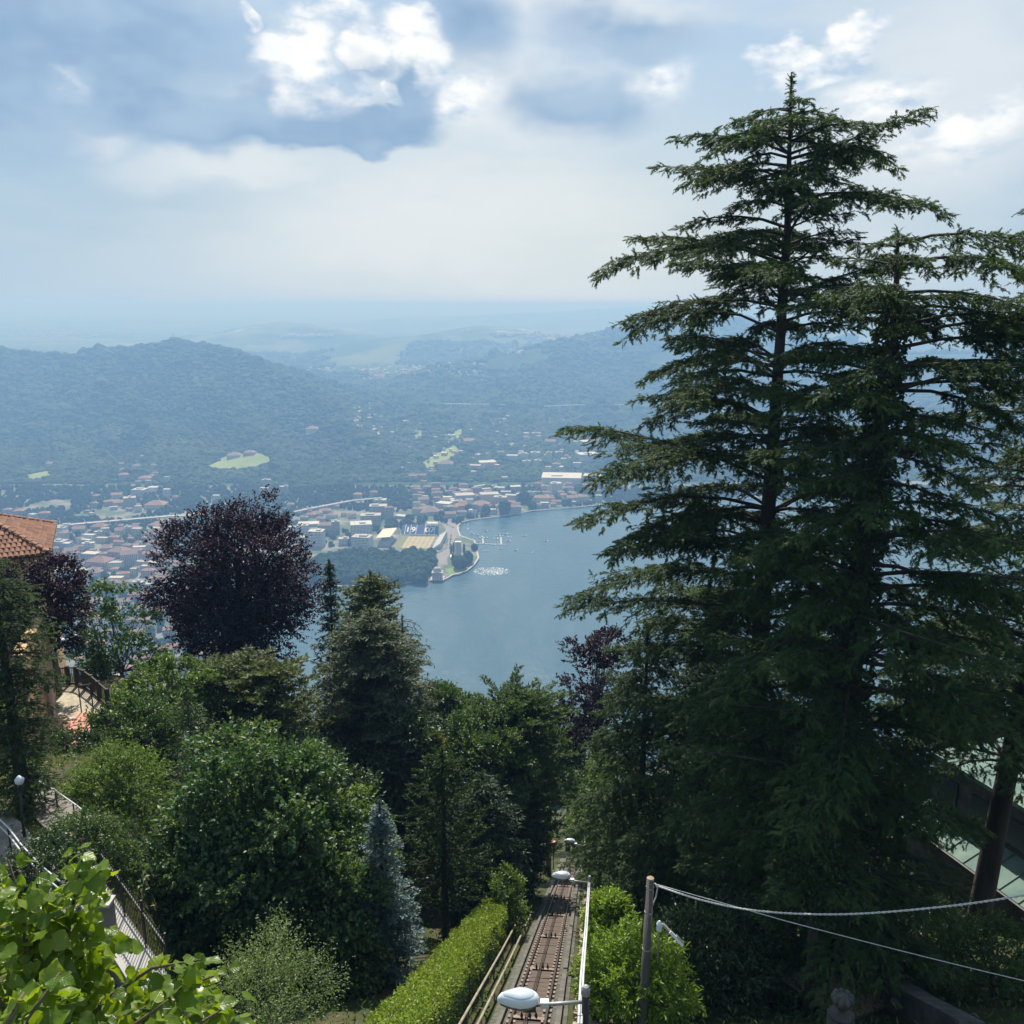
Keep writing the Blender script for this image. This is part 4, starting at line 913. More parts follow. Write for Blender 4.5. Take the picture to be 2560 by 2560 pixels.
# far suburbs: specks of roofs on the plain, too small to tell apart
principled('speck_pale', (0.62, 0.60, 0.56), (0.42, 0.30, 0.25), 0.02, 0.8, lo=.48, hi=.52)
mb = MB()
def specks(px0, px1, py0, py1, n, s=(8, 22)):
    for _ in range(n):
        px = rng.uniform(px0, px1); py = py0 + (py1 - py0) * rng.beta(2, 2); p = land_hit(px, py, 2400, 14000); w = rng.uniform(*s) * (p[1] / 4000) ** .5
        mb.box(p + [0, 0, 3 + 4 * (p[1] / 8000)], (w, w * rng.uniform(.5, 1), 8 + 8 * (p[1] / 6000)), rz=rng.uniform(-.6, .6))
specks(880, 975, 915, 960, 90); specks(990, 1240, 910, 948, 110); specks(1150, 1310, 862, 892, 130); specks(1230, 1330, 833, 842, 14, (30, 70)); specks(0, 330, 822, 848, 110, (15, 50)); specks(700, 830, 838, 846, 40, (15, 40))
specks(770, 840, 922, 932, 16); specks(1310, 1500, 832, 860, 50, (15, 40)); specks(2340, 2560, 900, 1150, 120); specks(1700, 2330, 900, 1100, 80); specks(880, 1000, 1000, 1120, 45); specks(1000, 1460, 1040, 1200, 90); specks(1000, 1030, 760, 790, 3)
mb.build('far_suburb', 'speck_pale', kind='stuff')
# ------------------------------------------------------------------ foliage kit
def nrm(v): return v / np.maximum(np.linalg.norm(v, axis=-1, keepdims=True), 1e-9)
class Leaves:
    """gathers leaf blades (two triangles each, folded along the midrib)"""
    def __init__(s, tri=False): s.V = []; s.T = []; s.n = 0; s.tri = tri
    def add(s, pos, d, nor, L, W, tint, fold=0.22, droop=0.12):
        n = len(pos)
        if n == 0: return
        L = np.broadcast_to(np.asarray(L, float), (n,))[:, None]; W = np.broadcast_to(np.asarray(W, float), (n,))[:, None]
        d = nrm(d); side = nrm(np.cross(nor, d)); up = np.cross(d, side)
        if s.tri:   # one narrow needle-tuft triangle
            v = np.stack([pos - side * W * .55, pos + side * W * .55, pos + d * L - up * L * droop], 1)
            s.V.append(v.reshape(-1, 3)); s.T.append(np.repeat(np.clip(np.broadcast_to(tint, (n,)), 0, 1), 3)); s.n += n; return
        mid = pos + d * L * .45 + up * W * fold
        v = np.stack([pos, mid + side * W * .5, pos + d * L - up * L * droop, mid - side * W * .5], 1)
        s.V.append(v.reshape(-1, 3)); s.T.append(np.repeat(np.clip(np.broadcast_to(tint, (n,)), 0, 1), 4)); s.n += n
    def mesh(s, name, origin=(0, 0, 0)):
        V = np.vstack(s.V) - np.asarray(origin)
        if s.tri: return mesh_np(name, V, np.arange(len(V)).reshape(-1, 3), np.concatenate(s.T))
        n = len(V) // 4; b = np.arange(n)[:, None] * 4
        Fc = np.concatenate([b + [0, 1, 2], b + [0, 2, 3]], 1).reshape(-1, 3)
        return mesh_np(name, V, Fc, np.concatenate(s.T))
TRI = [0]
def bark(name, c1, c2): principled(name, c1, c2, 2.0, 0.95, bump=0.8, bscale=6, stretch=(1, 1, .25))
bark('bark_grey', (0.11, 0.095, 0.08), (0.055, 0.048, 0.04)); bark('bark_dark', (0.060, 0.045, 0.035), (0.030, 0.024, 0.020)); bark('bark_beech', (0.15, 0.14, 0.125), (0.09, 0.085, 0.075)); bark('twig', (0.13, 0.10, 0.06), (0.08, 0.06, 0.035))
leafmat('leaf_copper', (0.010, 0.006, 0.011), (0.026, 0.011, 0.020), (0.062, 0.030, 0.045), .22, (1.4, .75, .85), .5, .22)
leafmat('leaf_green', (0.030, 0.065, 0.014), (0.055, 0.110, 0.022), (0.11, 0.16, 0.035), .38)
leafmat('leaf_bright', (0.055, 0.105, 0.018), (0.095, 0.165, 0.026), (0.16, 0.21, 0.045), .42)
leafmat('leaf_hazel', (0.030, 0.070, 0.022), (0.060, 0.120, 0.040), (0.135, 0.175, 0.06), .34, rough=.45, spec=.32)
leafmat('leaf_hedge', (0.12, 0.18, 0.022), (0.19, 0.27, 0.032), (0.27, 0.33, 0.06), .40)
leafmat('leaf_laurel', (0.11, 0.19, 0.022), (0.17, 0.27, 0.030), (0.25, 0.34, 0.05), .42, rough=.35)
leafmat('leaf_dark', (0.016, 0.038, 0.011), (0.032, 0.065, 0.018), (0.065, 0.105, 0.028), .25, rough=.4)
leafmat('needle_cedar', (0.008, 0.019, 0.010), (0.030, 0.050, 0.017), (0.115, 0.118, 0.030), .24, (1.5, 1.4, .5), .6, .25)
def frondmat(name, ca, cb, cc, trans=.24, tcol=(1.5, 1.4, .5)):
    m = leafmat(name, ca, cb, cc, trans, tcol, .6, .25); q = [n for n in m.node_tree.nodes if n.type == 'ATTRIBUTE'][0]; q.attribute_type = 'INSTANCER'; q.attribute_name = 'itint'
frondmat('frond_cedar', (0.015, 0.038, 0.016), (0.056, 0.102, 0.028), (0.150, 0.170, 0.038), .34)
frondmat('frond_green', (0.022, 0.048, 0.012), (0.050, 0.092, 0.020), (0.105, 0.140, 0.030), .3)
leafmat('needle_dark', (0.014, 0.032, 0.013), (0.028, 0.055, 0.019), (0.056, 0.088, 0.026), .2, rough=.6, spec=.25)
leafmat('needle_green', (0.030, 0.062, 0.016), (0.060, 0.105, 0.022), (0.105, 0.135, 0.030), .3, rough=.6, spec=.25)
leafmat('needle_gold', (0.060, 0.080, 0.014), (0.11, 0.125, 0.018), (0.20, 0.19, 0.03), .32, rough=.6, spec=.25)
leafmat('needle_olive', (0.045, 0.066, 0.018), (0.082, 0.106, 0.028), (0.14, 0.15, 0.042), .25, rough=.6, spec=.25)
leafmat('needle_grey', (0.045, 0.064, 0.032), (0.082, 0.104, 0.054), (0.135, 0.145, 0.080), .22, rough=.6, spec=.25)
leafmat('needle_blue', (0.050, 0.090, 0.085), (0.10, 0.155, 0.150), (0.18, 0.24, 0.235), .18, (1.1, 1.3, 1.1), .55, .3)
leafmat('leaf_linden', (0.085, 0.15, 0.016), (0.15, 0.23, 0.020), (0.24, 0.31, 0.035), .52, (1.6, 1.5, .35), .36, .45)
leafmat('leaf_pale', (0.080, 0.130, 0.045), (0.13, 0.19, 0.07), (0.21, 0.26, 0.11), .4)

def spot(px, pytop, y):
    """foot of a tree whose top stands on the sight line (px, pytop) at forward distance y; also its height and metres per pixel"""
    t = aty(px, pytop, y); gz_ = float(near_z(np.array([t[0]]), np.array([y]))[0])
    return np.array([t[0], y, gz_]), t[2] - gz_, (y / ray(px, pytop)[1]) / F
def limb_path(a, b, sag, n=5):
    a, b = np.asarray(a), np.asarray(b); t = np.linspace(0, 1, n)[:, None]
    return a + (b - a) * t + np.array([0, 0, 1]) * (sag * t * (1 - t) * 4)

def twiggy(lv, p0, dirs, tl, nleaf, L, W, rg, tint0, up=.6, spread=.55):
    """leaves set alternately along short shoots"""
    n = len(p0); k = nleaf
    s = (np.arange(k) + rg.random((n, k))) / k
    pos = p0[:, None] + dirs[:, None] * (s * tl[:, None])[..., None] + rg.normal(0, .045, (n, k, 3)) * (tl[:, None, None] * .9)
    d = dirs[:, None] * .8 + rg.normal(0, spread, (n, k, 3)) - np.array([0, 0, .22])
    nor = np.array([0, 0, up]) + dirs[:, None] * .25 + rg.normal(0, .5, (n, k, 3))
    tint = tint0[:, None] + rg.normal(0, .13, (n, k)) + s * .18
    sz = rg.uniform(.7, 1.25, (n, k)).ravel()
    lv.add(pos.reshape(-1, 3), d.reshape(-1, 3), nor.reshape(-1, 3), L * sz, W * sz, tint.ravel())

def broadleaf(name, px, top, bot, wpx, y, mat, label, cat='tree', L=.16, W=.10, lobes=60, twigs=34, leaves=14, seed=1, barkm='bark_grey', tr=.22, shape=1.0, stems=1, lower=.25, depth=.9, tl=.55, hollow=.55, group=None, lobe_r=.26, fill=.25, reach=.93):
    rg = np.random.default_rng(seed); twigs = int(twigs * .84); L *= 1.07; W *= 1.07
    b, H, m = spot(px, top, y); a = wpx * m / 2; hz = (bot - top) * m / 2 / .97; cz = H - hz
    e = empty(name, b, label, cat, group)
    lv = Leaves(); C = np.array([0, 0, cz])
    dv = nrm(rg.normal(0, 1, (lobes * 4, 3))); dv = dv[dv[:, 2] > -1 + lower][:lobes]
    rad = rg.uniform(hollow, reach, len(dv)) ; lr = lobe_r * rg.uniform(.65, 1.3, len(dv))
    prof = np.where(dv[:, 2] > 0, 1 - .0 * dv[:, 2], 1.0)
    ctr = C + dv * np.array([a, a * depth, hz]) * (rad * prof)[:, None]
    if shape > 1: # pointed top
        f = np.clip((ctr[:, 2] - cz) / hz, 0, 1); ctr[:, :2] *= (1 - f ** 1.5 * (shape - 1))[:, None]
    R0 = min(a, hz)
    for c, q, d in zip(ctr, lr, dv):
        n = int(twigs * (q / lobe_r) ** 2) + 4
        u = nrm(rg.normal(0, 1, (n, 3)) + d * .9 + np.array([0, 0, .35]))
        p0 = c + u * (q * R0 * rg.uniform(.25, .95, n) ** .6)[:, None] * np.array([1.15, 1.1, .75])
        t_ = nrm(u + d * .5 + np.array([0, 0, .25]) + rg.normal(0, .3, (n, 3)))
        twiggy(lv, p0, t_, tl * rg.uniform(.6, 1.4, n), leaves, L, W, rg, np.full(n, rg.uniform(.25, .6)) + rg.normal(0, .08, n))
    if fill:
        n = int(lobes * twigs * fill); u = nrm(rg.normal(0, 1, (n, 3))); p0 = C + u * np.array([a, a * depth, hz]) * (rg.uniform(.1, .7, n) ** .7)[:, None]
        twiggy(lv, p0, nrm(u + rg.normal(0, .5, (n, 3))), tl * rg.uniform(.6, 1.4, n), leaves, L, W, rg, rg.uniform(.1, .5, n))
    link('crown', lv.mesh('crown'), mat, e); TRI[0] += lv.n * 2
    mb = MB(); crot = cz - hz * .65
    for s_ in range(stems):
        o = rg.normal(0, .25, 2) * (stems > 1); tp = np.array([o[0] * 4, o[1] * 4, cz + hz * .55])
        path = [np.array([o[0], o[1], -.4]), np.array([o[0] * 1.5, o[1] * 1.5, crot * .5]), np.array([o[0] * 2.5, o[1] * 2.5, max(crot, .5)]), np.array([o[0] * 3.2, o[1] * 3.2, cz]), tp]
        mb.tube(path, [tr * 1.25, tr, tr * .85, tr * .5, tr * .12], 9)
    for i, (c, q) in enumerate(zip(ctr, lr)):
        if rg.random() > .75: continue
        z0 = np.clip(crot + (c[2] - crot) * rg.uniform(.1, .45), .3, cz + hz * .4); w = z0 / H
        path = limb_path([0, 0, z0], c, rg.uniform(-.25, .3) * a * .3, 5); mb.tube(path, np.linspace(tr * .36 * (1.1 - w * .6), .018, 5), 5, cap=False)
    mb.build('trunk', barkm, e, sm=True, world=False)
    return e

class Fronds:
    """gathers feathery needle fronds; each is one of four small frond meshes set on a point in a node tree"""
    def __init__(s): s.P = []; s.E = []; s.S = []; s.T = []; s.n = 0
    def add(s, pos, d, nor, size, tint):
        d = nrm(d); x = nrm(np.cross(d, nor)); z = np.cross(x, d)
        e = np.stack([np.arctan2(d[:, 2], z[:, 2]), -np.arcsin(np.clip(x[:, 2], -1, 1)), np.arctan2(x[:, 1], x[:, 0])], 1)
        s.P.append(pos); s.E.append(e); s.S.append(np.broadcast_to(size, (len(pos),))); s.T.append(np.clip(np.broadcast_to(tint, (len(pos),)), 0, 1)); s.n += len(pos)
    def object(s, name, mat, parent):
        P = np.vstack(s.P); me = bpy.data.meshes.new(name); me.vertices.add(len(P)); me.vertices.foreach_set('co', P.astype(np.float32).ravel())
        for nm, typ, key, v in (('rot', 'FLOAT_VECTOR', 'vector', np.vstack(s.E)), ('sz', 'FLOAT', 'value', np.concatenate(s.S)), ('itint', 'FLOAT', 'value', np.concatenate(s.T))):
            me.attributes.new(nm, typ, 'POINT').data.foreach_set(key, v.astype(np.float32).ravel())
        me.attributes.new('pick', 'INT', 'POINT').data.foreach_set('value', np.random.default_rng(1).integers(0, 4, len(P)).astype(np.int32))
        o = link(name, me, None, parent); g = frond_tree(mat); o.modifiers.new('fronds', 'NODES').node_group = g; o['kind'] = 'stuff'; return o
def frond_mesh(seed):
    rg = np.random.default_rng(seed); lv = Leaves(True); n = 26; t_ = (np.arange(n) + rg.random(n)) / n; sg = np.where(np.arange(n) % 2, 1, -1)
    pos = np.stack([sg * .02 + rg.normal(0, .03, n), t_, rg.normal(0, .02, n) - .12 * t_ ** 2], 1); d = np.stack([sg * rg.uniform(.35, 1.0, n), np.full(n, .8), rg.normal(.0, .35, n) - .25 * t_], 1)
    lv.add(pos, d, np.array([0, 0, 1.0]) + rg.normal(0, .5, (n, 3)), .38 * (1.05 - .55 * t_) * rg.uniform(.7, 1.25, n), .10, .5)
    lv.add(np.array([[0, -.05, 0], [0, .4, -.02], [0.01, .75, -.07]]), np.array([[0, 1, 0], [.05, 1, -.1], [-.05, 1, -.25]]), np.array([[0, .0, 1.0]] * 3), .5, .07, .5)
    return lv.mesh('frond')
FROND_O = []
FROND_G = {}
def frond_tree(mat):
    if mat in FROND_G: return FROND_G[mat]
    g = bpy.data.node_groups.new('fronds_' + mat, 'GeometryNodeTree'); g.interface.new_socket('Geometry', in_out='INPUT', socket_type='NodeSocketGeometry'); g.interface.new_socket('Geometry', in_out='OUTPUT', socket_type='NodeSocketGeometry')
    if not FROND_O:
        for k in range(4): FROND_O.append(bpy.data.objects.new('frond', frond_mesh(200 + k)))
    N = g.nodes; L = g.links; gi = N.new('NodeGroupInput'); go = N.new('NodeGroupOutput'); join = N.new('GeometryNodeGeometryToInstance')
    for q in FROND_O:
        oi = N.new('GeometryNodeObjectInfo'); oi.inputs['Object'].default_value = q; sm = N.new('GeometryNodeSetMaterial'); sm.inputs['Material'].default_value = MAT[mat]; L.new(oi.outputs['Geometry'], sm.inputs[0]); L.new(sm.outputs[0], join.inputs[0])
    iop = N.new('GeometryNodeInstanceOnPoints'); iop.inputs['Pick Instance'].default_value = True
    def attr(nm, typ):
        q = N.new('GeometryNodeInputNamedAttribute'); q.data_type = typ; q.inputs[0].default_value = nm; return [s for s in q.outputs if s.enabled][0]
    L.new(gi.outputs[0], iop.inputs['Points']); L.new(join.outputs[0], iop.inputs['Instance']); L.new(attr('pick', 'INT'), iop.inputs['Instance Index']); L.new(attr('rot', 'FLOAT_VECTOR'), iop.inputs['Rotation']); L.new(attr('sz', 'FLOAT'), iop.inputs['Scale']); L.new(iop.outputs[0], go.inputs[0])
    FROND_G[mat] = g; return g

def conifer(name, px, top, y, rad, mat, label, seed=1, dz=.5, per=5, rise=.15, bend=-.25, twig=.30, tw_sp=.22, spr=.24, spw=.07, sp_sp=.05, droop=-.15, foot=.06, barkm='bark_dark', tr=.25, trunk_px=None, base=None, H=None, inner=.12, jitter=.25, upright=.5, cat='tree', group=None, brush=0, tint0=.35, tmax=1.1, top_flat=0.0, tip_tint=.35, rvar=.07, lw=.2, perp=.05, limbs=(), frond=0):
    """whorled branches carrying flat fans of needle sprays; rad(h) gives branch length in metres at relative height h"""
    rg = np.random.default_rng(seed)
    b, H0, m = spot(px, top, y)
    if base is not None: b = np.array(base, float)
    H = H or H0
    e = empty(name, b, label, cat, group)
    axis_h = np.array([0, 1.0]); axis_xy = np.zeros((2, 2))
    if trunk_px is not None:   # trunk line given by the photo, at constant forward distance
        q = np.array([aty(u, v, y) for u, v in trunk_px]); q = q[np.argsort(q[:, 2])]
        axis_h = np.concatenate([[0], (q[:, 2] - b[2]) / H]); axis_xy = np.concatenate([[[q[0, 0] - b[0], 0]], np.stack([q[:, 0] - b[0], np.zeros(len(q))], 1)])
    def axis(h): return np.array([np.interp(h, axis_h, axis_xy[:, 0]), np.interp(h, axis_h, axis_xy[:, 1]), h * H])
    lv = Fronds() if frond else Leaves(True); wood = MB()
    jobs = list(limbs); h = foot * H
    while h < H * .985:
        hr = h / H; k = max(2, int(round(per * rg.uniform(.7, 1.3)))); a0 = rg.uniform(0, 6.28)
        for i in range(k):
            az = a0 + i * 6.283 / k + rg.normal(0, .35); ln = rad(hr) * rg.uniform(1 - jitter, 1 + jitter * .4)
            if hasattr(rad, 'side'): ln *= rad.side(az, hr)
            jobs.append((hr + rg.normal(0, .2 * dz / H), az, ln, rise + rg.normal(0, rvar) + top_flat * max(0, hr - .8) * 2, bend + rg.normal(0, rvar * .7)))
        h += dz * rg.uniform(.7, 1.35) * (1 if h < .8 * H else .7)
    Z1 = np.array([0, 0, 1.0])
    for hr, az, ln, rs, bd in jobs:
        if ln < .15 or hr > .995: continue
        if hr > .93: rs = min(rs, .32)
        o = axis(hr); dr = np.array([math.cos(az), math.sin(az), 0]); wob = rg.normal(0, .6)
        S_ = lambda s: o + dr * (s * ln)[:, None] + Z1 * (ln * (rs * s + bd * s * s))[:, None] + np.array([-dr[1], dr[0], 0]) * (ln * .12 * wob * np.sin(s * 3.0))[:, None]
        sb = np.linspace(0, .97, 5); wood.tube(S_(sb), np.linspace(tr * lw * (1 - hr * .55) * min(1, ln / 3) + .012, .008, 5), 4, cap=False)
        nt = max(3, int(ln * (1 - inner) / tw_sp)); s = np.linspace(inner, 1, nt) + rg.normal(0, .3 / nt, nt); s = np.clip(s, inner * .8, 1.0)
        P0 = S_(s); tg = nrm(S_(np.clip(s + .03, 0, 1.05)) - P0); fan = rg.uniform(.7, 1.3)
        for sg in (-1, 1):
            ang_ = sg * np.radians(rg.uniform(32, 72, nt)) * (1 - .35 * s); ca, sa = np.cos(ang_), np.sin(ang_)
            td = np.stack([tg[:, 0] * ca - tg[:, 1] * sa, tg[:, 0] * sa + tg[:, 1] * ca, tg[:, 2] * .5 + droop * .6 + rg.normal(0, .12, nt)], 1); td = nrm(td)
            tl = np.minimum(fan * twig * ln * (1.10 - s) ** .7 * rg.uniform(.5, 1.25, nt), tmax) + .12
            ns = np.maximum(2, (tl / sp_sp).astype(int)); tot = int(ns.sum()); ix = np.repeat(np.arange(nt), ns)
            f = rg.random(tot) ** .85; pr = np.stack([-td[ix, 1], td[ix, 0], np.zeros(tot)], 1) * (rg.normal(0, perp, tot) * (1.2 - f))[:, None]
            pos = P0[ix] + td[ix] * (f * tl[ix])[:, None] + Z1 * (droop * .6 * tl[ix] * f * f)[:, None] + pr + rg.normal(0, .025 + .03 * spr, (tot, 3))
            d = td[ix] * .8 + rg.normal(0, .55, (tot, 3)) * np.array([1, 1, .6]); d[:, 2] += upright * .22 + droop * f * 1.6
            nor = Z1 + rg.normal(0, .6, (tot, 3)); sz = rg.uniform(.65, 1.3, tot)
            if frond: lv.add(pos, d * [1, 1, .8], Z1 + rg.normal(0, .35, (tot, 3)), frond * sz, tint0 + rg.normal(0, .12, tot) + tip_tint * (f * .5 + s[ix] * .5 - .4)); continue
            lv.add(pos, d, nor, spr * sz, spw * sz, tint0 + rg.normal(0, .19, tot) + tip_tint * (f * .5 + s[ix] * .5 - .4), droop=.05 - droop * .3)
        if brush:
            nb = int(ln / .035 * brush); f = rg.uniform(inner, 1.02, nb); P1 = S_(f); d = rg.normal(0, 1, (nb, 3)) + np.array([0, 0, upright]) + dr * .7
            lv.add(P1, d, rg.normal(0, 1, (nb, 3)), spr * rg.uniform(.6, 1.1, nb), spw, tint0 + rg.normal(0, .15, nb), .1, .0)
    n = 90; f = rg.uniform(.95, 1.0, n)
    if frond: lv.add(np.array([axis(q) for q in f]), nrm(rg.normal(0, .6, (n, 3)) + np.array([0, 0, .5])), Z1 + rg.normal(0, .5, (n, 3)), frond * .8, .5); lv.object('crown', mat, e)
    else: lv.add(np.array([axis(q) for q in f]), nrm(rg.normal(0, .6, (n, 3)) + np.array([0, 0, .6])), rg.normal(0, 1, (n, 3)), spr * 1.1, spw, .5)
    if not frond: link('crown', lv.mesh('crown'), mat, e); TRI[0] += lv.n
    hh = np.linspace(0, 1, 14); wood2 = MB(); wood2.tube([axis(q) - np.array([0, 0, .6 if q == 0 else 0]) for q in hh], [tr * max(1.0 - q, 0) ** .8 + .02 for q in hh], 12)
    wood2.build('trunk', barkm, e, sm=True, world=False); wood.build('limbs', barkm, e, sm=True, world=False)
    return e
def prof(pairs):
    hs, rs = zip(*pairs); return lambda h: float(np.interp(h, hs, rs))
# ------------------------------------------------------------------ the great cedars on the right
def cedar_profile(pairs, side=None):
    hs, rs = zip(*pairs)
    def f(h): return float(np.interp(h, hs, rs))
    if side: f.side = side
    return f
m1 = 0.0153
def c1side(az, h): return .62 if math.cos(az) > .25 and h < .87 else 1.0
cp1 = cedar_profile([(0, 4), (.2, 6.0), (.38, 6.7), (.508, 7.2), (.652, 7.2), (.737, 6.8), (.827, 6.0), (.882, 4.7), (.92, 3.9), (.945, 3.2), (.968, 2.2), (.985, 1.3), (1, .6)], c1side)
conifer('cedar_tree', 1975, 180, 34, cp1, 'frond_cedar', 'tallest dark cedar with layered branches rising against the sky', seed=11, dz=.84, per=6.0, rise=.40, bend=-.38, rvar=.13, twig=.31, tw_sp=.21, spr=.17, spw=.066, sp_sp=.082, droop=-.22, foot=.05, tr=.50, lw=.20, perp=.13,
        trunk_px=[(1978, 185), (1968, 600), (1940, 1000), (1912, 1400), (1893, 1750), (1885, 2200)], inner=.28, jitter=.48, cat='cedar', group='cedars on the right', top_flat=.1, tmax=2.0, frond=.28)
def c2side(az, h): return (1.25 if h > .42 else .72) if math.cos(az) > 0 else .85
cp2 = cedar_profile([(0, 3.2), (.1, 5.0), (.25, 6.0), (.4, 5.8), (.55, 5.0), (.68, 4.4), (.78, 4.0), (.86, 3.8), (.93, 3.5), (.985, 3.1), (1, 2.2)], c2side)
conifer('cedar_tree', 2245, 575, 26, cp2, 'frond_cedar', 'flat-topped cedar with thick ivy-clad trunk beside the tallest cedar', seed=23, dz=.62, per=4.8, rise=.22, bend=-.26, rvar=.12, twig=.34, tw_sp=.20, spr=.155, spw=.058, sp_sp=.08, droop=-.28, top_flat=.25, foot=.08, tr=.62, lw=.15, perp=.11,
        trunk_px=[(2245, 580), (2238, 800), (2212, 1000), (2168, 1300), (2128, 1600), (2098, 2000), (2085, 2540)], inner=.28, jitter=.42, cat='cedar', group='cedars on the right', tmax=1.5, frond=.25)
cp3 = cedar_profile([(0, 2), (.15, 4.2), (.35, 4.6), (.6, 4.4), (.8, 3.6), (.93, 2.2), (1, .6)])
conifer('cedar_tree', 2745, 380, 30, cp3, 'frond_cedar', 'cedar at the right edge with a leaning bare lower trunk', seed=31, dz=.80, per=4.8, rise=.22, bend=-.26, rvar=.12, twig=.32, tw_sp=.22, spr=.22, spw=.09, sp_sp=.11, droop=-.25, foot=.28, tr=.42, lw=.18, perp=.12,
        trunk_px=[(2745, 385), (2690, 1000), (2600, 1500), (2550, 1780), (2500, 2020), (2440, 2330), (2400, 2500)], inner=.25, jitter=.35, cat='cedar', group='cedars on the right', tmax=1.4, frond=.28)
cp4 = cedar_profile([(0, 2), (.2, 3.4), (.5, 3.2), (.8, 2.2), (1, .4)])
conifer('cedar_tree', 1620, 1560, 38, cp4, 'frond_green', 'lighter green young cedar at the left foot of the tallest cedar', seed=37, dz=.60, per=5, rise=.15, bend=-.32, rvar=.1, twig=.34, tw_sp=.22, spr=.22, spw=.075, sp_sp=.11, droop=-.28, foot=.05, tr=.25, cat='cedar', group='cedars on the right', perp=.1, frond=.28)
# ivy on the second trunk
rg = np.random.default_rng(5); q = np.array([aty(u, v, 26) for u, v in [(2238, 760), (2212, 1000), (2168, 1300), (2128, 1600), (2098, 2000), (2085, 2500)]])
n = 15000; f = rg.uniform(0, 1, n) ** .9; zz = q[0, 2] + (q[-1, 2] - q[0, 2]) * f; xx = np.interp(-zz, -q[:, 2], q[:, 0]); rr_ = .20 + .62 * f ** .8 + rg.uniform(0, .16, n) + .16 * np.sin(zz * 3.1) * rg.random(n); th = rg.uniform(0, 6.28, n)
u = np.stack([np.cos(th), np.sin(th), np.zeros(n)], 1); lv = Leaves(); lv.add(np.stack([xx, np.full(n, 26.0), zz], 1) + u * rr_[:, None], u * .5 + rg.normal(0, .5, (n, 3)) - [0, 0, .6], u + rg.normal(0, .4, (n, 3)), .13, .11, rg.uniform(.05, .7, n))
o = link('ivy', lv.mesh('ivy', q[-1]), 'leaf_dark', loc=q[-1]); tag(o, 'dark ivy wrapped round the thick trunk of the flat-topped cedar', 'ivy')

# ------------------------------------------------------------------ garden trees, far to near
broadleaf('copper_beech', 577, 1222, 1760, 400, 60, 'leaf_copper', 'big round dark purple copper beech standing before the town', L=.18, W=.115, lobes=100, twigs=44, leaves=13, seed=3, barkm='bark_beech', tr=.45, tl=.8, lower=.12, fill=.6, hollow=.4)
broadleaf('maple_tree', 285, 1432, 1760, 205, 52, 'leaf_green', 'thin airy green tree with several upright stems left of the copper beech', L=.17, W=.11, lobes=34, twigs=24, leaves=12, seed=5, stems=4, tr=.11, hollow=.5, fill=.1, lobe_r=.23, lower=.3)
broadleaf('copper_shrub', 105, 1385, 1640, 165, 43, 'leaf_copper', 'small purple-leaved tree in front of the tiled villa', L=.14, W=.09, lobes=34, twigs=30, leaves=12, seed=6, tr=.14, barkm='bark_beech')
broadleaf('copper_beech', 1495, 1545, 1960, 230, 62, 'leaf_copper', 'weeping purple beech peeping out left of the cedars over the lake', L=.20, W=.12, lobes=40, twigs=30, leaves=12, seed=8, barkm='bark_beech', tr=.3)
conifer('fir_tree', 822, 1400, 62, prof([(0, 2.6), (.5, 2.3), (.8, 1.3), (1, .15)]), 'needle_dark', 'narrow pointed dark fir right of the copper beech', seed=41, dz=.55, per=6, rise=-.05, bend=-.12, spr=.26, spw=0.095, sp_sp=0.047, droop=-.1, tr=.25)
conifer('cypress_tree', 925, 1430, 57, prof([(0, 2.6), (.5, 2.9), (.8, 2.4), (.94, 1.6), (1, .5)]), 'needle_olive', 'round-headed yellow-green conifer beside the dark fir', seed=42, dz=.45, per=7, rise=.6, bend=-.25, spr=.26, spw=0.124, sp_sp=0.053, droop=.05, tr=.22, jitter=.35)
conifer('pine_tree', 925, 1525, 49, prof([(0, 3.2), (.4, 3.8), (.65, 3.6), (.82, 2.9), (.93, 1.8), (1, .6)]), 'needle_grey', 'dense grey-green pine in the middle of the garden', seed=43, dz=.42, per=8, rise=.35, bend=-.2, spr=.24, spw=0.093, sp_sp=0.043, droop=-.02, tr=.25)
conifer('larch_tree', 1005, 1540, 54, prof([(0, 2.2), (.4, 2.6), (.75, 2.3), (.9, 1.8), (1, 1.0)]), 'needle_grey', 'sparse drooping larch showing bare twigs against the lake', seed=44, dz=.62, per=5, rise=.35, bend=-.55, spr=.22, spw=0.054, sp_sp=0.073, droop=-.35, tr=.18)
broadleaf('broadleaf_tree', 1118, 1705, 1890, 150, 62, 'leaf_green', 'small leafy green tree standing out against the lake', L=.19, W=.12, lobes=40, twigs=30, leaves=12, seed=9)
conifer('yew_tree', 1290, 1722, 50, prof([(0, 2.4), (.35, 3.0), (.6, 3.4), (.78, 3.2), (.9, 2.3), (1, .8)]), 'needle_green', 'large bushy yew with upswept branches left of the track', seed=45, dz=.40, per=9, rise=.95, bend=-.35, spr=.24, spw=0.097, sp_sp=0.043, droop=.10, tr=.3, jitter=.4, tip_tint=.5)
conifer('golden_cypress', 1088, 1828, 45, prof([(0, 1.3), (.6, 1.1), (.9, .6), (1, .15)]), 'needle_gold', 'golden edged pointed cypress before the small leafy tree', seed=46, dz=.35, per=8, rise=.9, bend=-.2, spr=.2, spw=0.081, sp_sp=0.036, droop=.1, tr=.15)
conifer('yew_tree', 620, 1640, 45, prof([(0, 3.6), (.3, 4.6), (.6, 4.4), (.8, 3.4), (.92, 2.2), (1, .8)]), 'needle_olive', 'wide olive-green yew under the copper beech', seed=47, dz=.45, per=9, rise=.7, bend=-.3, spr=.25, spw=0.109, sp_sp=0.049, droop=.05, tr=.3, jitter=.45)
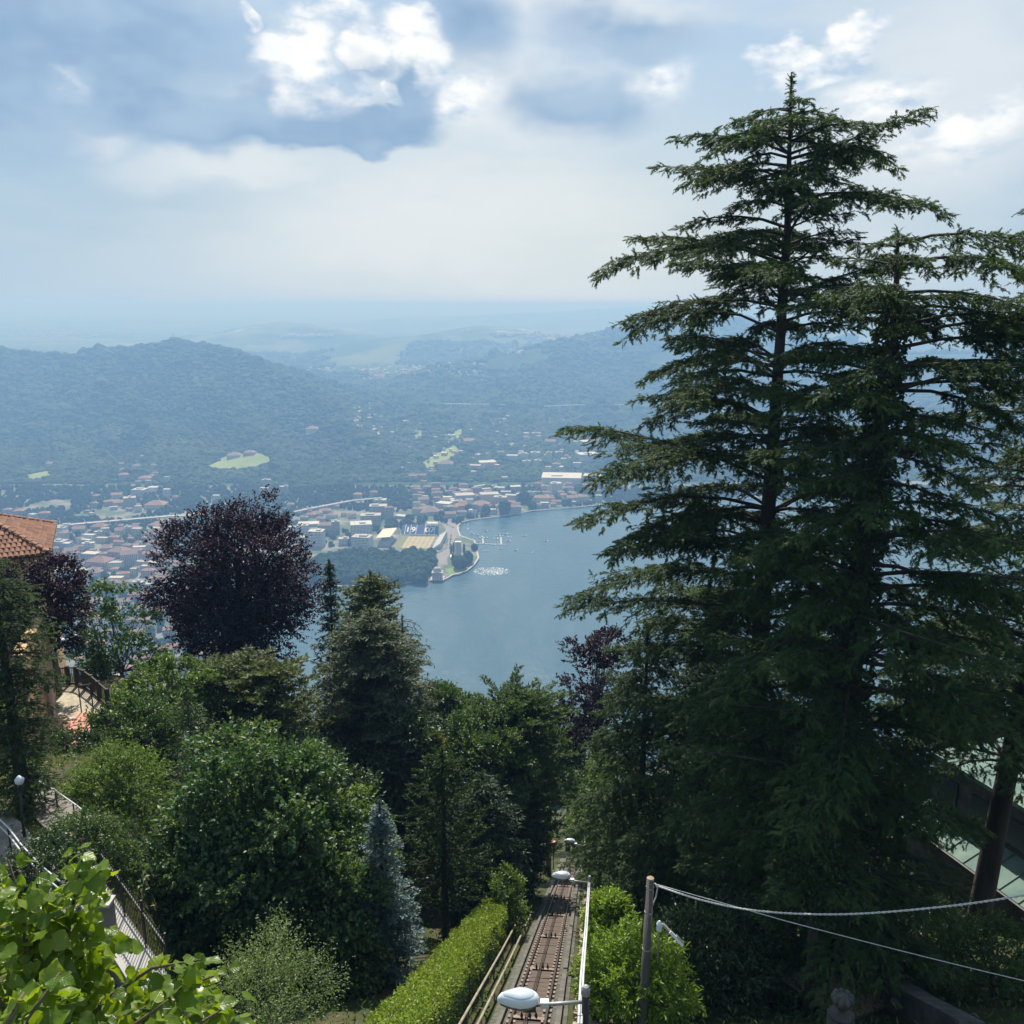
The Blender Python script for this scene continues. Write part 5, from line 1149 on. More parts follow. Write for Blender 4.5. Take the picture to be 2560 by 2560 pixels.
broadleaf('broadleaf_tree', 425, 1668, 1830, 260, 44, 'leaf_bright', 'bright green leafy tree between the terrace and the olive yew', L=.16, W=.09, lobes=44, twigs=30, leaves=13, seed=10, tr=.15)
conifer('cedar_sapling', 465, 1715, 37, prof([(0, 1.6), (.5, 1.5), (.85, .7), (1, .1)]), 'needle_green', 'feathery light conifer in front of the bright leafy tree', seed=48, dz=.45, per=6, rise=.25, bend=-.2, spr=.2, spw=0.054, sp_sp=0.047, tr=.12)
broadleaf('broadleaf_tree', 320, 1760, 1960, 230, 40, 'leaf_green', 'green leafy tree right of the brick terrace', L=.14, W=.08, lobes=44, twigs=30, leaves=12, seed=12, tr=.15)
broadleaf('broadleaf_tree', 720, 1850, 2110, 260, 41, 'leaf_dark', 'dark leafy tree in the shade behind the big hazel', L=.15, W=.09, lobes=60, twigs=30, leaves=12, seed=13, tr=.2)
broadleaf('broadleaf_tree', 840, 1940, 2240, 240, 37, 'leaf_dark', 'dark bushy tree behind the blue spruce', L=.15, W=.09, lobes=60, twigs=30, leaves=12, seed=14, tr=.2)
conifer('monkey_puzzle', 1105, 1870, 36, prof([(0, 2.2), (.3, 2.6), (.6, 2.5), (.85, 1.9), (1, .6)]), 'needle_green', 'monkey puzzle tree with curved drooping whip branches', seed=49, dz=.50, per=10, rise=-.70, bend=.55, twig=.01, tw_sp=.9, spr=.15, spw=.06, sp_sp=.12, foot=.2, brush=2.6, tr=.17, upright=.2, inner=.1, droop=0, rvar=.12, jitter=.35, tint0=.05)
conifer('spruce_tree', 1205, 1940, 42, prof([(0, 2.2), (.4, 2.4), (.7, 2.1), (.9, 1.2), (1, .3)]), 'needle_dark', 'dark dense conifer between the monkey puzzle and the track', seed=50, dz=.42, per=8, rise=.2, bend=-.25, spr=.22, spw=0.093, sp_sp=0.045, tr=.25)
conifer('spruce_tree', 1270, 1970, 47, prof([(0, 2.0), (.4, 2.2), (.7, 2.0), (.9, 1.1), (1, .3)]), 'needle_dark', 'dark conifer shading the upper track under the big yew', seed=51, dz=.45, per=8, rise=.3, bend=-.3, spr=.22, spw=0.093, sp_sp=0.053, tr=.25)
conifer('hemlock_tree', -25, 1385, 29, prof([(0, 1.3), (.3, 1.6), (.6, 1.9), (.85, 1.5), (1, .3)]), 'frond_green', 'green hemlock filling the left edge beside the villa', seed=52, dz=.40, per=8, rise=.12, bend=-.22, spr=.15, spw=0.061, sp_sp=.085, droop=-.18, tr=.25, foot=.02, frond=.20)
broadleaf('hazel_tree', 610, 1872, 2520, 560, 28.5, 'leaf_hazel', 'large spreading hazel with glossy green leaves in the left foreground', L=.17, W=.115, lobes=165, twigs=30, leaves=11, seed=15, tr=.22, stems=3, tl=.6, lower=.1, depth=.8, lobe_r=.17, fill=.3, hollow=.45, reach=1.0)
broadleaf('broadleaf_tree', 880, 1985, 2330, 150, 32, 'leaf_bright', 'slim yellow-green leafy tree left of the blue spruce tip', L=.14, W=.07, lobes=34, twigs=22, leaves=11, seed=16, tr=.1)
broadleaf('hazel_tree', 840, 2150, 2560, 260, 27, 'leaf_hazel', 'lower leafy bush between the big hazel and the blue spruce', L=.15, W=.10, lobes=50, twigs=30, leaves=11, seed=17, tr=.12)
conifer('blue_spruce', 948, 2003, 27.5, prof([(0, 1.35), (.3, 1.3), (.6, .85), (.85, .38), (1, .06)]), 'needle_blue', 'silvery blue spruce with a pointed top beside the hedge', seed=53, dz=.30, per=7, rise=.05, bend=.12, twig=.34, tw_sp=.14, spr=.10, spw=0.061, sp_sp=0.020, droop=-.02, tr=.14, brush=.6, upright=.8, tint0=.45)
broadleaf('round_shrub', 215, 2030, 2290, 190, 25.5, 'leaf_green', 'round small-leaved shrub beside the garden path', cat='shrub', L=.07, W=.045, lobes=50, twigs=34, leaves=12, seed=18, tr=.06, tl=.3)
broadleaf('broadleaf_tree', 280, 1900, 2110, 240, 31, 'leaf_bright', 'light green feathery shrub above the round shrub', cat='shrub', L=.12, W=.05, lobes=40, twigs=28, leaves=12, seed=19, tr=.08)
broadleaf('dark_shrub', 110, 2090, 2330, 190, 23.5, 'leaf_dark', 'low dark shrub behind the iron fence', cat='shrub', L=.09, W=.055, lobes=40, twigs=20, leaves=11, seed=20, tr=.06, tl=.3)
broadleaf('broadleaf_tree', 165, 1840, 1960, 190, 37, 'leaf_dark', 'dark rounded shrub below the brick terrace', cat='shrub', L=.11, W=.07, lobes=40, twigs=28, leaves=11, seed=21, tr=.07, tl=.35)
broadleaf('broadleaf_tree', 1205, 1775, 2040, 250, 47, 'leaf_green', 'full green tree between the pine and the big yew', L=.17, W=.10, lobes=50, twigs=28, leaves=12, seed=61, tr=.2)
broadleaf('broadleaf_tree', 1010, 1790, 2060, 270, 46, 'leaf_dark', 'dark full tree under the grey-green pine', L=.17, W=.10, lobes=50, twigs=26, leaves=12, seed=62, tr=.2)
broadleaf('broadleaf_tree', 1375, 1800, 2060, 170, 62, 'leaf_green', 'green tree at the foot of the purple beech above the track', L=.18, W=.11, lobes=40, twigs=26, leaves=12, seed=63, tr=.2)
broadleaf('broadleaf_tree', 1425, 1775, 2080, 210, 88, 'leaf_green', 'green tree closing the far end of the track', L=.24, W=.15, lobes=46, twigs=26, leaves=12, seed=64, tr=.25)
broadleaf('broadleaf_tree', 1510, 1885, 2200, 150, 64, 'leaf_bright', 'yellow-green leafy tree overhanging the farthest lamp', L=.16, W=.10, lobes=44, twigs=26, leaves=12, seed=65, tr=.15)
broadleaf('bank_shrub', 1475, 2060, 2190, 70, 56, 'leaf_bright', 'small bright shrub beside the farthest lamp', cat='shrub', L=.13, W=.08, lobes=24, twigs=20, leaves=10, seed=66, tr=.05)
# trees closing the slope behind the cedars
for i, (x, t_, w_, y_, m_, l_) in enumerate([(1790, 1500, 320, 52, 'needle_dark', 'dark spruce closing the view behind the tallest cedar'), (2060, 1470, 320, 48, 'needle_dark', 'dark spruce between the two big cedar trunks'), (2300, 1600, 320, 44, 'needle_green', 'green conifer behind the flat-topped cedar'), (2520, 1480, 300, 46, 'needle_dark', 'dark conifer behind the leaning trunk at the right edge')]):
    conifer('spruce_tree', x, t_, y_, prof([(0, 3.6), (.4, 3.8), (.7, 3.0), (.9, 1.5), (1, .3)]), m_, l_, seed=70 + i, dz=.62, per=6, rise=.2, bend=-.3, spr=.26, spw=.11, sp_sp=.06, droop=-.2, tr=.3)
# right of the track
broadleaf('broadleaf_tree', 1545, 1880, 2300, 170, 46, 'leaf_bright', 'sunlit yellow-green tree right of the upper track', L=.13, W=.075, lobes=70, twigs=30, leaves=11, seed=22, tr=.12)
conifer('hemlock_tree', 1630, 2050, 33, prof([(0, 2.2), (.4, 2.4), (.8, 1.4), (1, .3)]), 'frond_green', 'drooping green conifer beside the white lamp conduit', seed=54, dz=.4, per=7, rise=.2, bend=-.35, spr=.18, spw=0.061, sp_sp=.09, droop=-.25, tr=.15, frond=.22)
broadleaf('laurel_bush', 1590, 2345, 2600, 250, 21.5, 'leaf_laurel', 'bright green laurel bush behind the wooden pole', cat='shrub', L=.14, W=.05, lobes=60, twigs=26, leaves=11, seed=24, tr=.06, tl=.35, lower=.3)
broadleaf('laurel_bush', 1522, 2240, 2420, 95, 27, 'leaf_laurel', 'bright green laurel along the right side of the track', cat='shrub', L=.14, W=.055, lobes=50, twigs=30, leaves=11, seed=25, tr=.06, tl=.35)
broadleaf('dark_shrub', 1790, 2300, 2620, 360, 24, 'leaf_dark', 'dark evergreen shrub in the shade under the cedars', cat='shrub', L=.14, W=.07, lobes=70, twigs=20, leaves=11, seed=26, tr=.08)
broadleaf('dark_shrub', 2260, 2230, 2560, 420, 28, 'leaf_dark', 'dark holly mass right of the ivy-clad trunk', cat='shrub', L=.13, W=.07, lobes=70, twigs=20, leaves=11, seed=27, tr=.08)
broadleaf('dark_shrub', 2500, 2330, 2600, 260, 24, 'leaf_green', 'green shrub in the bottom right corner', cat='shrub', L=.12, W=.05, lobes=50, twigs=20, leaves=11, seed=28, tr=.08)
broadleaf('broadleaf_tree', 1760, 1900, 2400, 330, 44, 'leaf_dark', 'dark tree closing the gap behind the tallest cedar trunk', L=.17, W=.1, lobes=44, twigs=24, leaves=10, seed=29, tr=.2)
broadleaf('pale_shrub', 620, 2420, 2640, 330, 19.5, 'leaf_pale', 'wispy pale green shrub with thin stems at the bottom edge', cat='shrub', L=.065, W=.035, lobes=40, twigs=26, leaves=12, seed=30, tr=.04, tl=.75, fill=.1, reach=1.15, hollow=.3)
# climbing shrub on the bank left of the track
broadleaf('bank_shrub', 1270, 2170, 2400, 90, 36, 'leaf_bright', 'young climbing shrub on a stake left of the track', cat='shrub', L=.10, W=.07, lobes=24, twigs=22, leaves=9, seed=33, tr=.04, tl=.35)
broadleaf('bank_shrub', 1190, 2120, 2320, 150, 40, 'leaf_dark', 'dark bank shrub beneath the monkey puzzle', cat='shrub', L=.13, W=.08, lobes=40, twigs=24, leaves=10, seed=34, tr=.05)

# clipped hedge beside the track
hy0, hy1 = 15.0, 37.5
rg = np.random.default_rng(77); lv = Leaves(); n = 34000
hy = rg.uniform(hy0, hy1, n); face = rg.random(n); u = rg.uniform(-1, 1, n); w_ = .58
hx = np.where(face < .5, u * w_, np.where(face < .8, w_, -w_)); hz_ = np.where(face < .5, 1.75, rg.uniform(.0, 1.75, n)) + rg.normal(0, .05, n)
hx = hx + rg.normal(0, .05, n); bump_ = (fbm(hy * 1.6, hx * 2 + hz_ * 2, 3) - .5) * .55; hz_ += np.where(face < .5, bump_, 0); hx += np.where(face >= .5, bump_, 0)
X = track_x(hy) - 2.66 + hx; Z = CZ - 7.6 - .591 * hy + hz_
nn_ = np.where((face < .5)[:, None], [[0, 0, 1.0]], np.where((face < .8)[:, None], [[1.0, 0, .2]], [[-1.0, 0, .2]])) 
lv.add(np.stack([X, hy, Z], 1), nn_ * .7 + rg.normal(0, .6, (n, 3)), nn_ + rg.normal(0, .6, (n, 3)), rg.uniform(.07, .12, n), .05, rg.uniform(.1, .9, n))
hb = np.array([track_x(26) - 2.66, 26.0, CZ - 7.6 - .591 * 26]); e = empty('clipped_hedge', hb, 'long clipped lime-green hedge running down beside the track', 'hedge'); link('foliage', lv.mesh('foliage', hb), 'leaf_hedge', e)
mb = MB(); mb.beam((track_x(hy0) - 2.66, hy0, CZ - 7.6 - .591 * hy0 + .8), (track_x(hy1) - 2.66, hy1, CZ - 7.6 - .591 * hy1 + .8), .85, 1.4); mb.build('inner_wood', 'bark_dark', e)

# low growth over the garden soil
rg = np.random.default_rng(88); n = 36000; gy_ = rg.uniform(9, 72, n); gx_ = rg.uniform(-.66, .66, n) * gy_ * 1.05
xr = gx_ - track_x(gy_); ok = ((xr < -1.2) & (xr > -2.4)) | (xr < -3.6) | (xr > 2.6)
dens = fbm(gx_ * .5, gy_ * .5, 4); ok &= (dens > .36)
gx_, gy_ = gx_[ok], gy_[ok]; n = len(gx_); hgt = rg.uniform(0, .55, n) ** 1.5
pth = np.zeros(n, bool)
gz_ = near_z(gx_, gy_) + hgt; lv = Leaves(); lv.add(np.stack([gx_, gy_, gz_], 1)[~pth], (rg.normal(0, .6, (n, 3)) + [0, 0, .6])[~pth], (rg.normal(0, .5, (n, 3)) + [0, 0, .8])[~pth], rg.uniform(.12, .26, n)[~pth], .07, rg.uniform(0, 1, n)[~pth])
o = link('undergrowth', lv.mesh('undergrowth'), 'leaf_green'); tag(o, None, None, None, 'stuff')
rg = np.random.default_rng(89); n = 16000; gy_ = rg.uniform(14, 46, n); gx_ = -rg.uniform(.36, .66, n) * gy_ * 1.05; ok = fbm(gx_ * .35, gy_ * .35, 14) > .38; gx_, gy_ = gx_[ok], gy_[ok]; n = len(gx_)
lv = Leaves(True); lv.add(np.stack([gx_, gy_, near_z(gx_, gy_) - .02], 1), rg.normal(0, .3, (n, 3)) + [0, 0, 1.0], rg.normal(0, 1, (n, 3)), rg.uniform(.12, .4, n), .05, rg.uniform(0, 1, n)); tag(link('lawn_grass', lv.mesh('lawn_grass'), 'leaf_bright'), None, None, None, 'stuff')
print('foliage triangles', TRI[0])
# ------------------------------------------------------------------ funicular track
principled('bed_concrete', (0.10, 0.074, 0.056), (0.062, 0.047, 0.037), 1.2, 0.9, bump=.3, bscale=14, c3=(0.14, 0.11, 0.085), s3=.5)
principled('rail_steel', (0.055, 0.038, 0.030), (0.09, 0.06, 0.045), 2, 0.55, metal=.5); principled('rail_top', (0.34, 0.30, 0.27), rough=.3, metal=.9)
principled('kerb_grey', (0.13, 0.118, 0.105), (0.08, 0.073, 0.065), 1.5, 0.95, bump=.5, bscale=10); principled('rubble', (0.36, 0.29, 0.19), (0.20, 0.16, 0.11), 2.5, 0.95, bump=.6, bscale=9, c3=(.42, .36, .22), s3=.9)
principled('pipe_beige', (0.30, 0.27, 0.20), (0.21, 0.185, 0.135), 2, 0.7); principled('conduit_grey', (0.55, 0.56, 0.55), (0.46, 0.47, 0.46), 1.5, .5); principled('gravel', (0.13, 0.125, 0.10), (0.06, 0.065, 0.045), 5, .95, bump=.9, bscale=30)
def T(y, xr, up=0.0): return np.array([track_x(y) + xr, y, CZ - 7.6 - .591 * y + up])
tk = empty('funicular_track', T(26, 0), 'steep single-track cable railway running straight down the wooded hillside', 'railway')
Y0, Y1 = 10.5, 78.0
mb = MB(); vs = [T(Y0, -1.15, .05), T(Y0, 1.1, .05), T(Y1, 1.1, .05), T(Y1, -1.15, .05)]; mb.add(vs, [(0, 1, 2, 3)]); mb.build('ballast', 'gravel', tk)
pm = None; sl_ = math.atan(.591); az_ = math.atan(-.098)
Mtrk = Matrix(((math.cos(az_), -math.sin(az_), 0), (math.sin(az_), math.cos(az_), 0), (0, 0, 1))) @ Matrix.Rotation(-sl_, 3, 'X')
mbp = MB(); mbp.box((0, 0, 0), (.86, .66, .07)); tmpo = mbp.build('bed_panel', 'bed_concrete'); pm = tmpo.data; bpy.data.objects.remove(tmpo)
yy = Y0
while yy < Y1:
    p = T(yy, 0, .10) - np.array(tk.location); o = link('bed_panel', pm, None, tk, p); o.rotation_euler = (Mtrk @ Matrix.Rotation(rng.normal(0, .012), 3, 'Y')).to_euler(); o.location.z += rng.normal(0, .006); yy += .60
for s_ in (-.5, .5):
    mb = MB(); mb.beam(T(Y0, s_, .22), T(Y1, s_, .22), .065, .15); r_ob = mb.build('rail', 'rail_steel', tk); mb = MB(); mb.beam(T(Y0, s_, .302), T(Y1, s_, .302), .04, .012); mb.build('rail_head', 'rail_top', r_ob)
mb = MB(); yy = Y0
while yy < 62:
    for s_ in (-.5, .5):
        for k in (-.1, .1): mb.box(T(yy, s_ + k, .19), (.07, .09, .06), rz=az_)
    yy += .55
mb.build('rail_clips', 'rail_steel', tk, kind='stuff')
for k in (-.10, -.04): mb = MB(); mb.tube([T(Y0, k, .30), T(Y1, k, .30)], .018, 6); mb.build('haul_cable', 'rail_steel', tk)
for y_ in (15.4, 21.8, 28.2, 34.7, 41.0, 47.4, 53.8, 60.0):
    mb = MB(); mb.box(T(y_, 0, .19), (.92, .10, .10), rz=az_); g = mb.build('roller_beam', 'rail_steel', tk)
    for xo in (-.22, 0.02, .2):
        mb = MB(); b = T(y_ + .06, xo, .2); mb.add([b + [-.06, -.05, 0], b + [.06, -.05, 0], b + [.06, .05, 0], b + [-.06, .05, 0], b + [0, 0, .26]], [(0, 1, 4), (1, 2, 4), (2, 3, 4), (3, 0, 4), (3, 2, 1, 0)]); mb.build('guide_horn', 'rail_steel', g)
mb = MB(); mb.beam(T(Y0, .86, .14), T(70, .86, .14), .16, .3); mb.build('kerb', 'kerb_grey', tk); mb = MB(); mb.beam(T(Y0, -.84, .12), T(70, -.84, .12), .12, .2); mb.build('kerb', 'kerb_grey', tk)
# rubble-stone retaining wall on the right of the track
e = empty('stone_wall', T(24, 1.55), 'low rubble-stone wall along the right side of the track', 'wall')
mb = MB(); mb.beam(T(Y0, 1.62, .10), T(52, 1.62, .10), .52, .5); mb.build('wall_core', 'kerb_grey', e)
smesh = []
for k in range(5):
    b = MB(); b.box((0, 0, 0), (.24, .26, .14)); o = b.build('stone', 'rubble'); me = o.data; bpy.data.objects.remove(o); rg = np.random.default_rng(k)
    for v in me.vertices: v.co *= 1 + rg.uniform(-.25, .25)
    smesh.append(me)
yy = 12.0; ns = 0; mbs = MB()
while yy < 46:
    for xo in (1.44, 1.66, 1.86):
        p = T(yy + rng.uniform(-.05, .05), xo + rng.uniform(-.04, .04), .38)
        if ns < 255 and yy < 34: o = link('stone', smesh[rng.integers(5)], None, e, p - np.array(e.location)); o.rotation_euler = (rng.normal(0, .1) - sl_, rng.normal(0, .1), rng.uniform(-.4, .4)); ns += 1
        else: mbs.box(p, (.22, .22, .14), rz=rng.uniform(-.5, .5))
    yy += .27
mbs.build('far_stones', 'rubble', e, kind='stuff')
for xr_, up_, lab in ((-1.32, .42, 'pale handrail pipe nearest the rails, left of the track'), (-1.72, .62, 'outer pale handrail pipe beside the hedge fence')):
    e = empty('handrail', T(24, xr_), lab, 'handrail'); mb = MB(); mb.tube([T(Y0, xr_, up_), T(20, xr_, up_ + .02), T(30, xr_ + .03, up_), T(40, xr_, up_)], .042, 8); mb.build('rail_pipe', 'pipe_beige', e, sm=True)
    y_ = 12.0
    while y_ < 40: mb = MB(); mb.tube([T(y_, xr_, -.1), T(y_, xr_, up_)], .03, 6); mb.build('post', 'pipe_beige', e); y_ += 3.1
# wire fence at the hedge
principled('fence_green', (0.03, 0.07, 0.05), rough=.6)
e = empty('wire_fence', T(24, -1.98), 'thin green wire fence between the hedge and the handrails', 'fence'); y_ = 11.5
while y_ < 38: mb = MB(); mb.tube([T(y_, -1.98, -.1), T(y_, -1.98, 1.3)], .022, 6); mb.build('post', 'fence_green', e); y_ += 2.4
mb = MB()
for k in range(9): mb.tube([T(11, -1.98, .1 + k * .14), T(38, -1.98, .1 + k * .14)], .006, 4)
y_ = 11.0
while y_ < 38: mb.beam(T(y_, -1.98, .05), T(y_, -1.98, 1.25), .008, .008); y_ += .16
mb.build('wire_mesh', 'fence_green', e, kind='stuff')
# orange marker box up the track
p = at(1384, 2110, 56); e = empty('marker_box', p - [0, 0, .6], 'small orange marker box on a post at the far end of the visible track', 'marker'); principled('orange_paint', (.55, .14, .06), rough=.5); principled('dark_metal', (0.02, 0.02, 0.022), (0.035, 0.034, 0.033), 3, .5, metal=.3)
mb = MB(); mb.box(p, (.24, .2, .36)); mb.build('box', 'orange_paint', e); mb = MB(); mb.tube([p - [0, 0, 1.8], p - [0, 0, .18]], .03, 6); mb.build('post', 'dark_metal', e)

# ------------------------------------------------------------------ lamps over the track
principled('lamp_white', (0.66, 0.69, 0.72), (0.60, 0.63, 0.66), 2.0, .32); principled('lamp_lens', (0.42, 0.47, 0.53), rough=.2); principled('lamp_bowl', (0.035, 0.04, 0.045), rough=.3); principled('galvanised', (0.36, 0.36, 0.36), (0.28, 0.28, 0.28), 4, .5, metal=.4)
def track_lamp(c, post_top, label, sc_=1.0):
    c, q = np.array(c), np.array(post_top); foot = np.array([q[0], q[1], CZ - 7.6 - .591 * q[1] - .2])
    e = empty('street_lamp', foot, label, 'street lamp', 'lamps along the track')
    mb = MB(); mb.tube([foot, q + [0, 0, .05]], .055 * sc_, 10); pst = mb.build('post', 'galvanised' if sc_ < 1.05 else 'dark_metal', e, sm=True); mb = MB(); mb.lathe(q + [0, 0, .05], [(.075, 0), (.075, .1), (.05, .16), (.01, .18)], 10); mb.build('cap', 'galvanised', pst)
    d = (c - q); L = np.linalg.norm(d); d /= L
    mb = MB(); mb.tube([q - [0, 0, .1], c - d * .20 - [0, 0, .12]], .032, 8); mb.build('arm', 'galvanised', e, sm=True)
    mb = MB(); mb.box(c - d * .42 - [0, 0, .10], (.14, .1, .12)); mb.build('junction_box', 'lamp_white', e)
    # head: pointed oval shell, glass-like panel on top, dark bowl beneath
    def shell(pr, up_):
        vs = []; n = 16
        for r, z in pr:
            for k in range(n):
                t_ = 2 * math.pi * k / n; x = math.cos(t_); yv = math.sin(t_); pt = 1.0 if x < 0 else 1.0
                vs.append(c + np.array([x * .34 * r * (1.06 if x < 0 else .98) - (.03 if x < -.9 else 0), yv * .19 * r * (1 - .28 * max(0, -x)), z]))
        fs = [(i * n + k, i * n + (k + 1) % n, (i + 1) * n + (k + 1) % n, (i + 1) * n + k) for i in range(len(pr) - 1) for k in range(n)] + [tuple((len(pr) - 1) * n + k for k in range(n))]
        return vs, fs
    mb = MB(); mb.add(*shell([(1.0, -.01), (1.0, .02), (.97, .06), (.85, .11), (.62, .145), (.3, .165), (.08, .17)], 1)); mb.build('canopy', 'lamp_white', e, sm=True)
    mb = MB(); mb.add(*shell([(.74, .132), (.70, .143), (.5, .160), (.2, .174)], 1)); o = mb.build('cover_plate', 'lamp_lens', e, sm=True)
    mb = MB(); mb.add(*shell([(.96, -.01), (.90, -.06), (.7, -.11), (.4, -.14), (.1, -.15)], 0)); mb.build('bowl', 'lamp_bowl', e, sm=True)
    mb = MB(); mb.box(c + d * -.16 + [0, 0, -.14], (.22, .14, .12)); mb.build('gear_box', 'lamp_bowl', e)
track_lamp(at(1300, 2500, 15.0), at(1464, 2492, 15.1), 'nearest white lamp on a horizontal arm over the track', 1.2)
track_lamp(at(1405, 2190, 34.0), at(1474, 2202, 34.2), 'middle white lamp hanging over the track')
track_lamp(at(1425, 2103, 57.0), at(1462, 2112, 57.2), 'farthest small white lamp at the top of the visible track')
e = empty('cable_conduit', at(1445, 2535, 15.2), 'pale twin conduit stretched between the two nearer lamp posts', 'conduit')
for o_ in (0, .05): mb = MB(); mb.tube([at(1446, 2560, 14.6) + [o_, 0, 0], at(1452, 2440, 18.0) + [o_, 0, 0], at(1463, 2320, 24.0) + [o_, 0, 0], at(1471, 2208, 34.0) + [o_, 0, 0]], .024, 6); mb.build('tube', 'conduit_grey', e, sm=True)

# ------------------------------------------------------------------ wooden pole, floodlight, cables
principled('pole_wood', (0.105, 0.095, 0.085), (0.065, 0.058, 0.052), 3, .9, bump=.5, bscale=8, stretch=(1, 1, .1)); principled('pole_end', (0.34, 0.26, 0.19), (0.22, 0.16, 0.11), 8, .9); principled('cable_white', (0.62, 0.62, 0.61), (0.42, 0.42, 0.42), 30, .6)
pt, pb_ = at(1626, 2196, 24), at(1606, 2565, 24); pb2 = pb_ + (pb_ - pt) * .25
e = empty('wooden_pole', pb2, 'tall weathered wooden pole carrying cables right of the track', 'pole')
mb = MB(); mb.tube([pb2, pb_, pt], [.135, .13, .10], 14); mb.build('shaft', 'pole_wood', e, sm=True); mb = MB(); mb.lathe(pt, [(.099, .0), (.099, .012), (.088, .02)], 14); mb.build('end_grain', 'pole_end', e)
mb = MB(); mb.tube([pt + [.13, 0, -.15], pt + [.2, -.02, -.3], pt + [.16, -.05, -.55], pt + [.05, -.14, -.75]], .018, 6); mb.build('loop_wire', 'cable_white', e)
for k in (.25, .9, 1.9, 2.9): mb = MB(); mb.lathe(pt + (pb_ - pt) / np.linalg.norm(pb_ - pt) * k, [(.108 + .008 * k, -.02), (.108 + .008 * k, .02)], 12); mb.build('strap', 'galvanised', e)
mb = MB(); mb.tube([pt + [-.12, -.08, -.2], pt + [-.16, -.1, -1.0], pt + [-.2, -.1, -1.7], pt + [-.13, -.14, -2.0], pt + [.1, -.18, -1.98]], .014, 6); mb.build('feed_wire', 'dark_metal', e)
a0 = at(1644, 2400, 23.8); a1 = at(1648, 2325, 23.8); a2 = at(1657, 2310, 23.7); hd_ = at(1690, 2345, 23.6)
e = empty('flood_lamp', a0, 'small grey LED floodlight clamped to the wooden pole', 'lamp'); mb = MB(); mb.tube([a0, a1, a1 + [0, 0, .1], a2], .028, 8); mb.build('bracket', 'galvanised', e, sm=True); mb = MB(); mb.lathe(at(1648, 2318, 23.75), [(.05, -.12), (.08, -.08), (.08, .1), (.05, .16), (.02, .2)], 10); mb.build('sensor_cap', 'lamp_white', e)
dh = Vector(hd_ - a2).normalized(); sxh = Vector((0.35, -.9, 0)).normalized(); sxh = (sxh - dh * sxh.dot(dh)).normalized(); Mh = Matrix((sxh, dh, sxh.cross(dh))).transposed()
mb = MB(); mb.box(Vector(hd_), (.26, .46, .07), M=Mh); hh_ = mb.build('head', 'lamp_white', e)
for k in range(6): mb = MB(); mb.box(Vector(hd_) + Mh @ Vector((0, -.02 + k * .045, .05)), (.24, .012, .05), M=Mh); mb.build('cooling_fin', 'galvanised', hh_)
mb = MB(); mb.beam(a2, Vector(hd_) - dh * .2, .07, .06); mb.build('neck', 'galvanised', e)
def strand(name, pxs, r, mat, label, twist=False):
    pts = [at(*q) for q in pxs]; e = empty(name, pts[0], label, 'cable', 'cables from the wooden pole'); P = np.array(pts); t_ = np.linspace(0, len(P) - 1, 64); i = np.clip(t_.astype(int), 0, len(P) - 2)
    f = (t_ - i)[:, None]; g = lambda k: P[np.clip(i + k, 0, len(P) - 1)]
    C = .5 * ((2 * g(0)) + (-g(-1) + g(1)) * f + (2 * g(-1) - 5 * g(0) + 4 * g(1) - g(2)) * f ** 2 + (-g(-1) + 3 * g(0) - 3 * g(1) + g(2)) * f ** 3)
    if twist:
        k = np.arange(0, 63.001, .125); Cc = np.stack([np.interp(k, np.arange(64), C[:, j]) for j in range(3)], 1)
        for ph in (0, math.pi):
            o = np.stack([np.zeros(len(k)), np.cos(k * 5 + ph), np.sin(k * 5 + ph)], 1) * r * .55; mb = MB(); mb.tube(Cc + o, r * .62, 5); mb.build('strand', mat, e, sm=True)
    else: mb = MB(); mb.tube(C, r, 6); mb.build('wire', mat, e, sm=True)
strand('overhead_cable', [(1640, 2214, 23.9), (1760, 2252, 23.2), (1900, 2278, 22.5), (2100, 2286, 21.6), (2330, 2270, 20.6), (2560, 2238, 19.6), (2900, 2170, 18.4)], .024, 'cable_white', 'thick white twisted cable sagging from the wooden pole to the right', True)
strand('overhead_cable', [(1638, 2210, 23.9), (1900, 2284, 23.0), (2000, 2312, 22.6), (2300, 2389, 21.5), (2560, 2452, 20.6), (2900, 2530, 19.4)], .011, 'cable_white', 'thin wire running straight down right from the wooden pole')

# ------------------------------------------------------------------ villa with tiled roof
principled('tile_terracotta', (0.28, 0.115, 0.06), (0.2, 0.085, 0.045), 1.1, .85, coords='Object', c3=(.50, .24, .13), s3=2.0); principled('render_orange', (0.50, 0.33, 0.17), (0.42, 0.27, 0.14), 1.2, .9, c3=(.36, .25, .15)); principled('eave_wood', (0.03, 0.022, 0.018), (0.045, 0.032, 0.026), 2, .8)
def tile_mat():
    m, t = newmat('roof_tile'); out = t.n('ShaderNodeOutputMaterial'); p = t.n('ShaderNodeBsdfPrincipled'); t.nt.links.new(p.outputs[0], out.inputs[0])
    r_ = t.n('ShaderNodeObjectInfo').outputs['Random']; g = t.noise(t.n('ShaderNodeNewGeometry').outputs['Position'], 4.0, 5)
    c = t.ramp(t.math('ADD', t.math('MULTIPLY', r_, .6), t.math('MULTIPLY', g, .5)), [(0.0, (0.115, 0.055, 0.036)), (.5, (0.235, 0.105, 0.062)), (1.0, (0.33, 0.17, 0.105))]); t.put(p, 'Base Color', c); t.put(p, 'Roughness', .85)
tile_mat()
VC = aty(125, 1384, 50.0); ze = VC[2]; VD = gnd(140, 1310, ze)
sd = (VD - VC); Ls = float(np.linalg.norm(sd)); sd = sd / Ls; nl = np.array([-sd[1], sd[0], 0.0])
if nl[0] > 0: nl = -nl
VG, VE = VC + nl * Ls, VD + nl * Ls; VA = (VC + VD + VG + VE) / 4 + [0, 0, 2.0]
gz0 = float(near_z(np.array([VC[0]]), np.array([VC[1]]))[0])
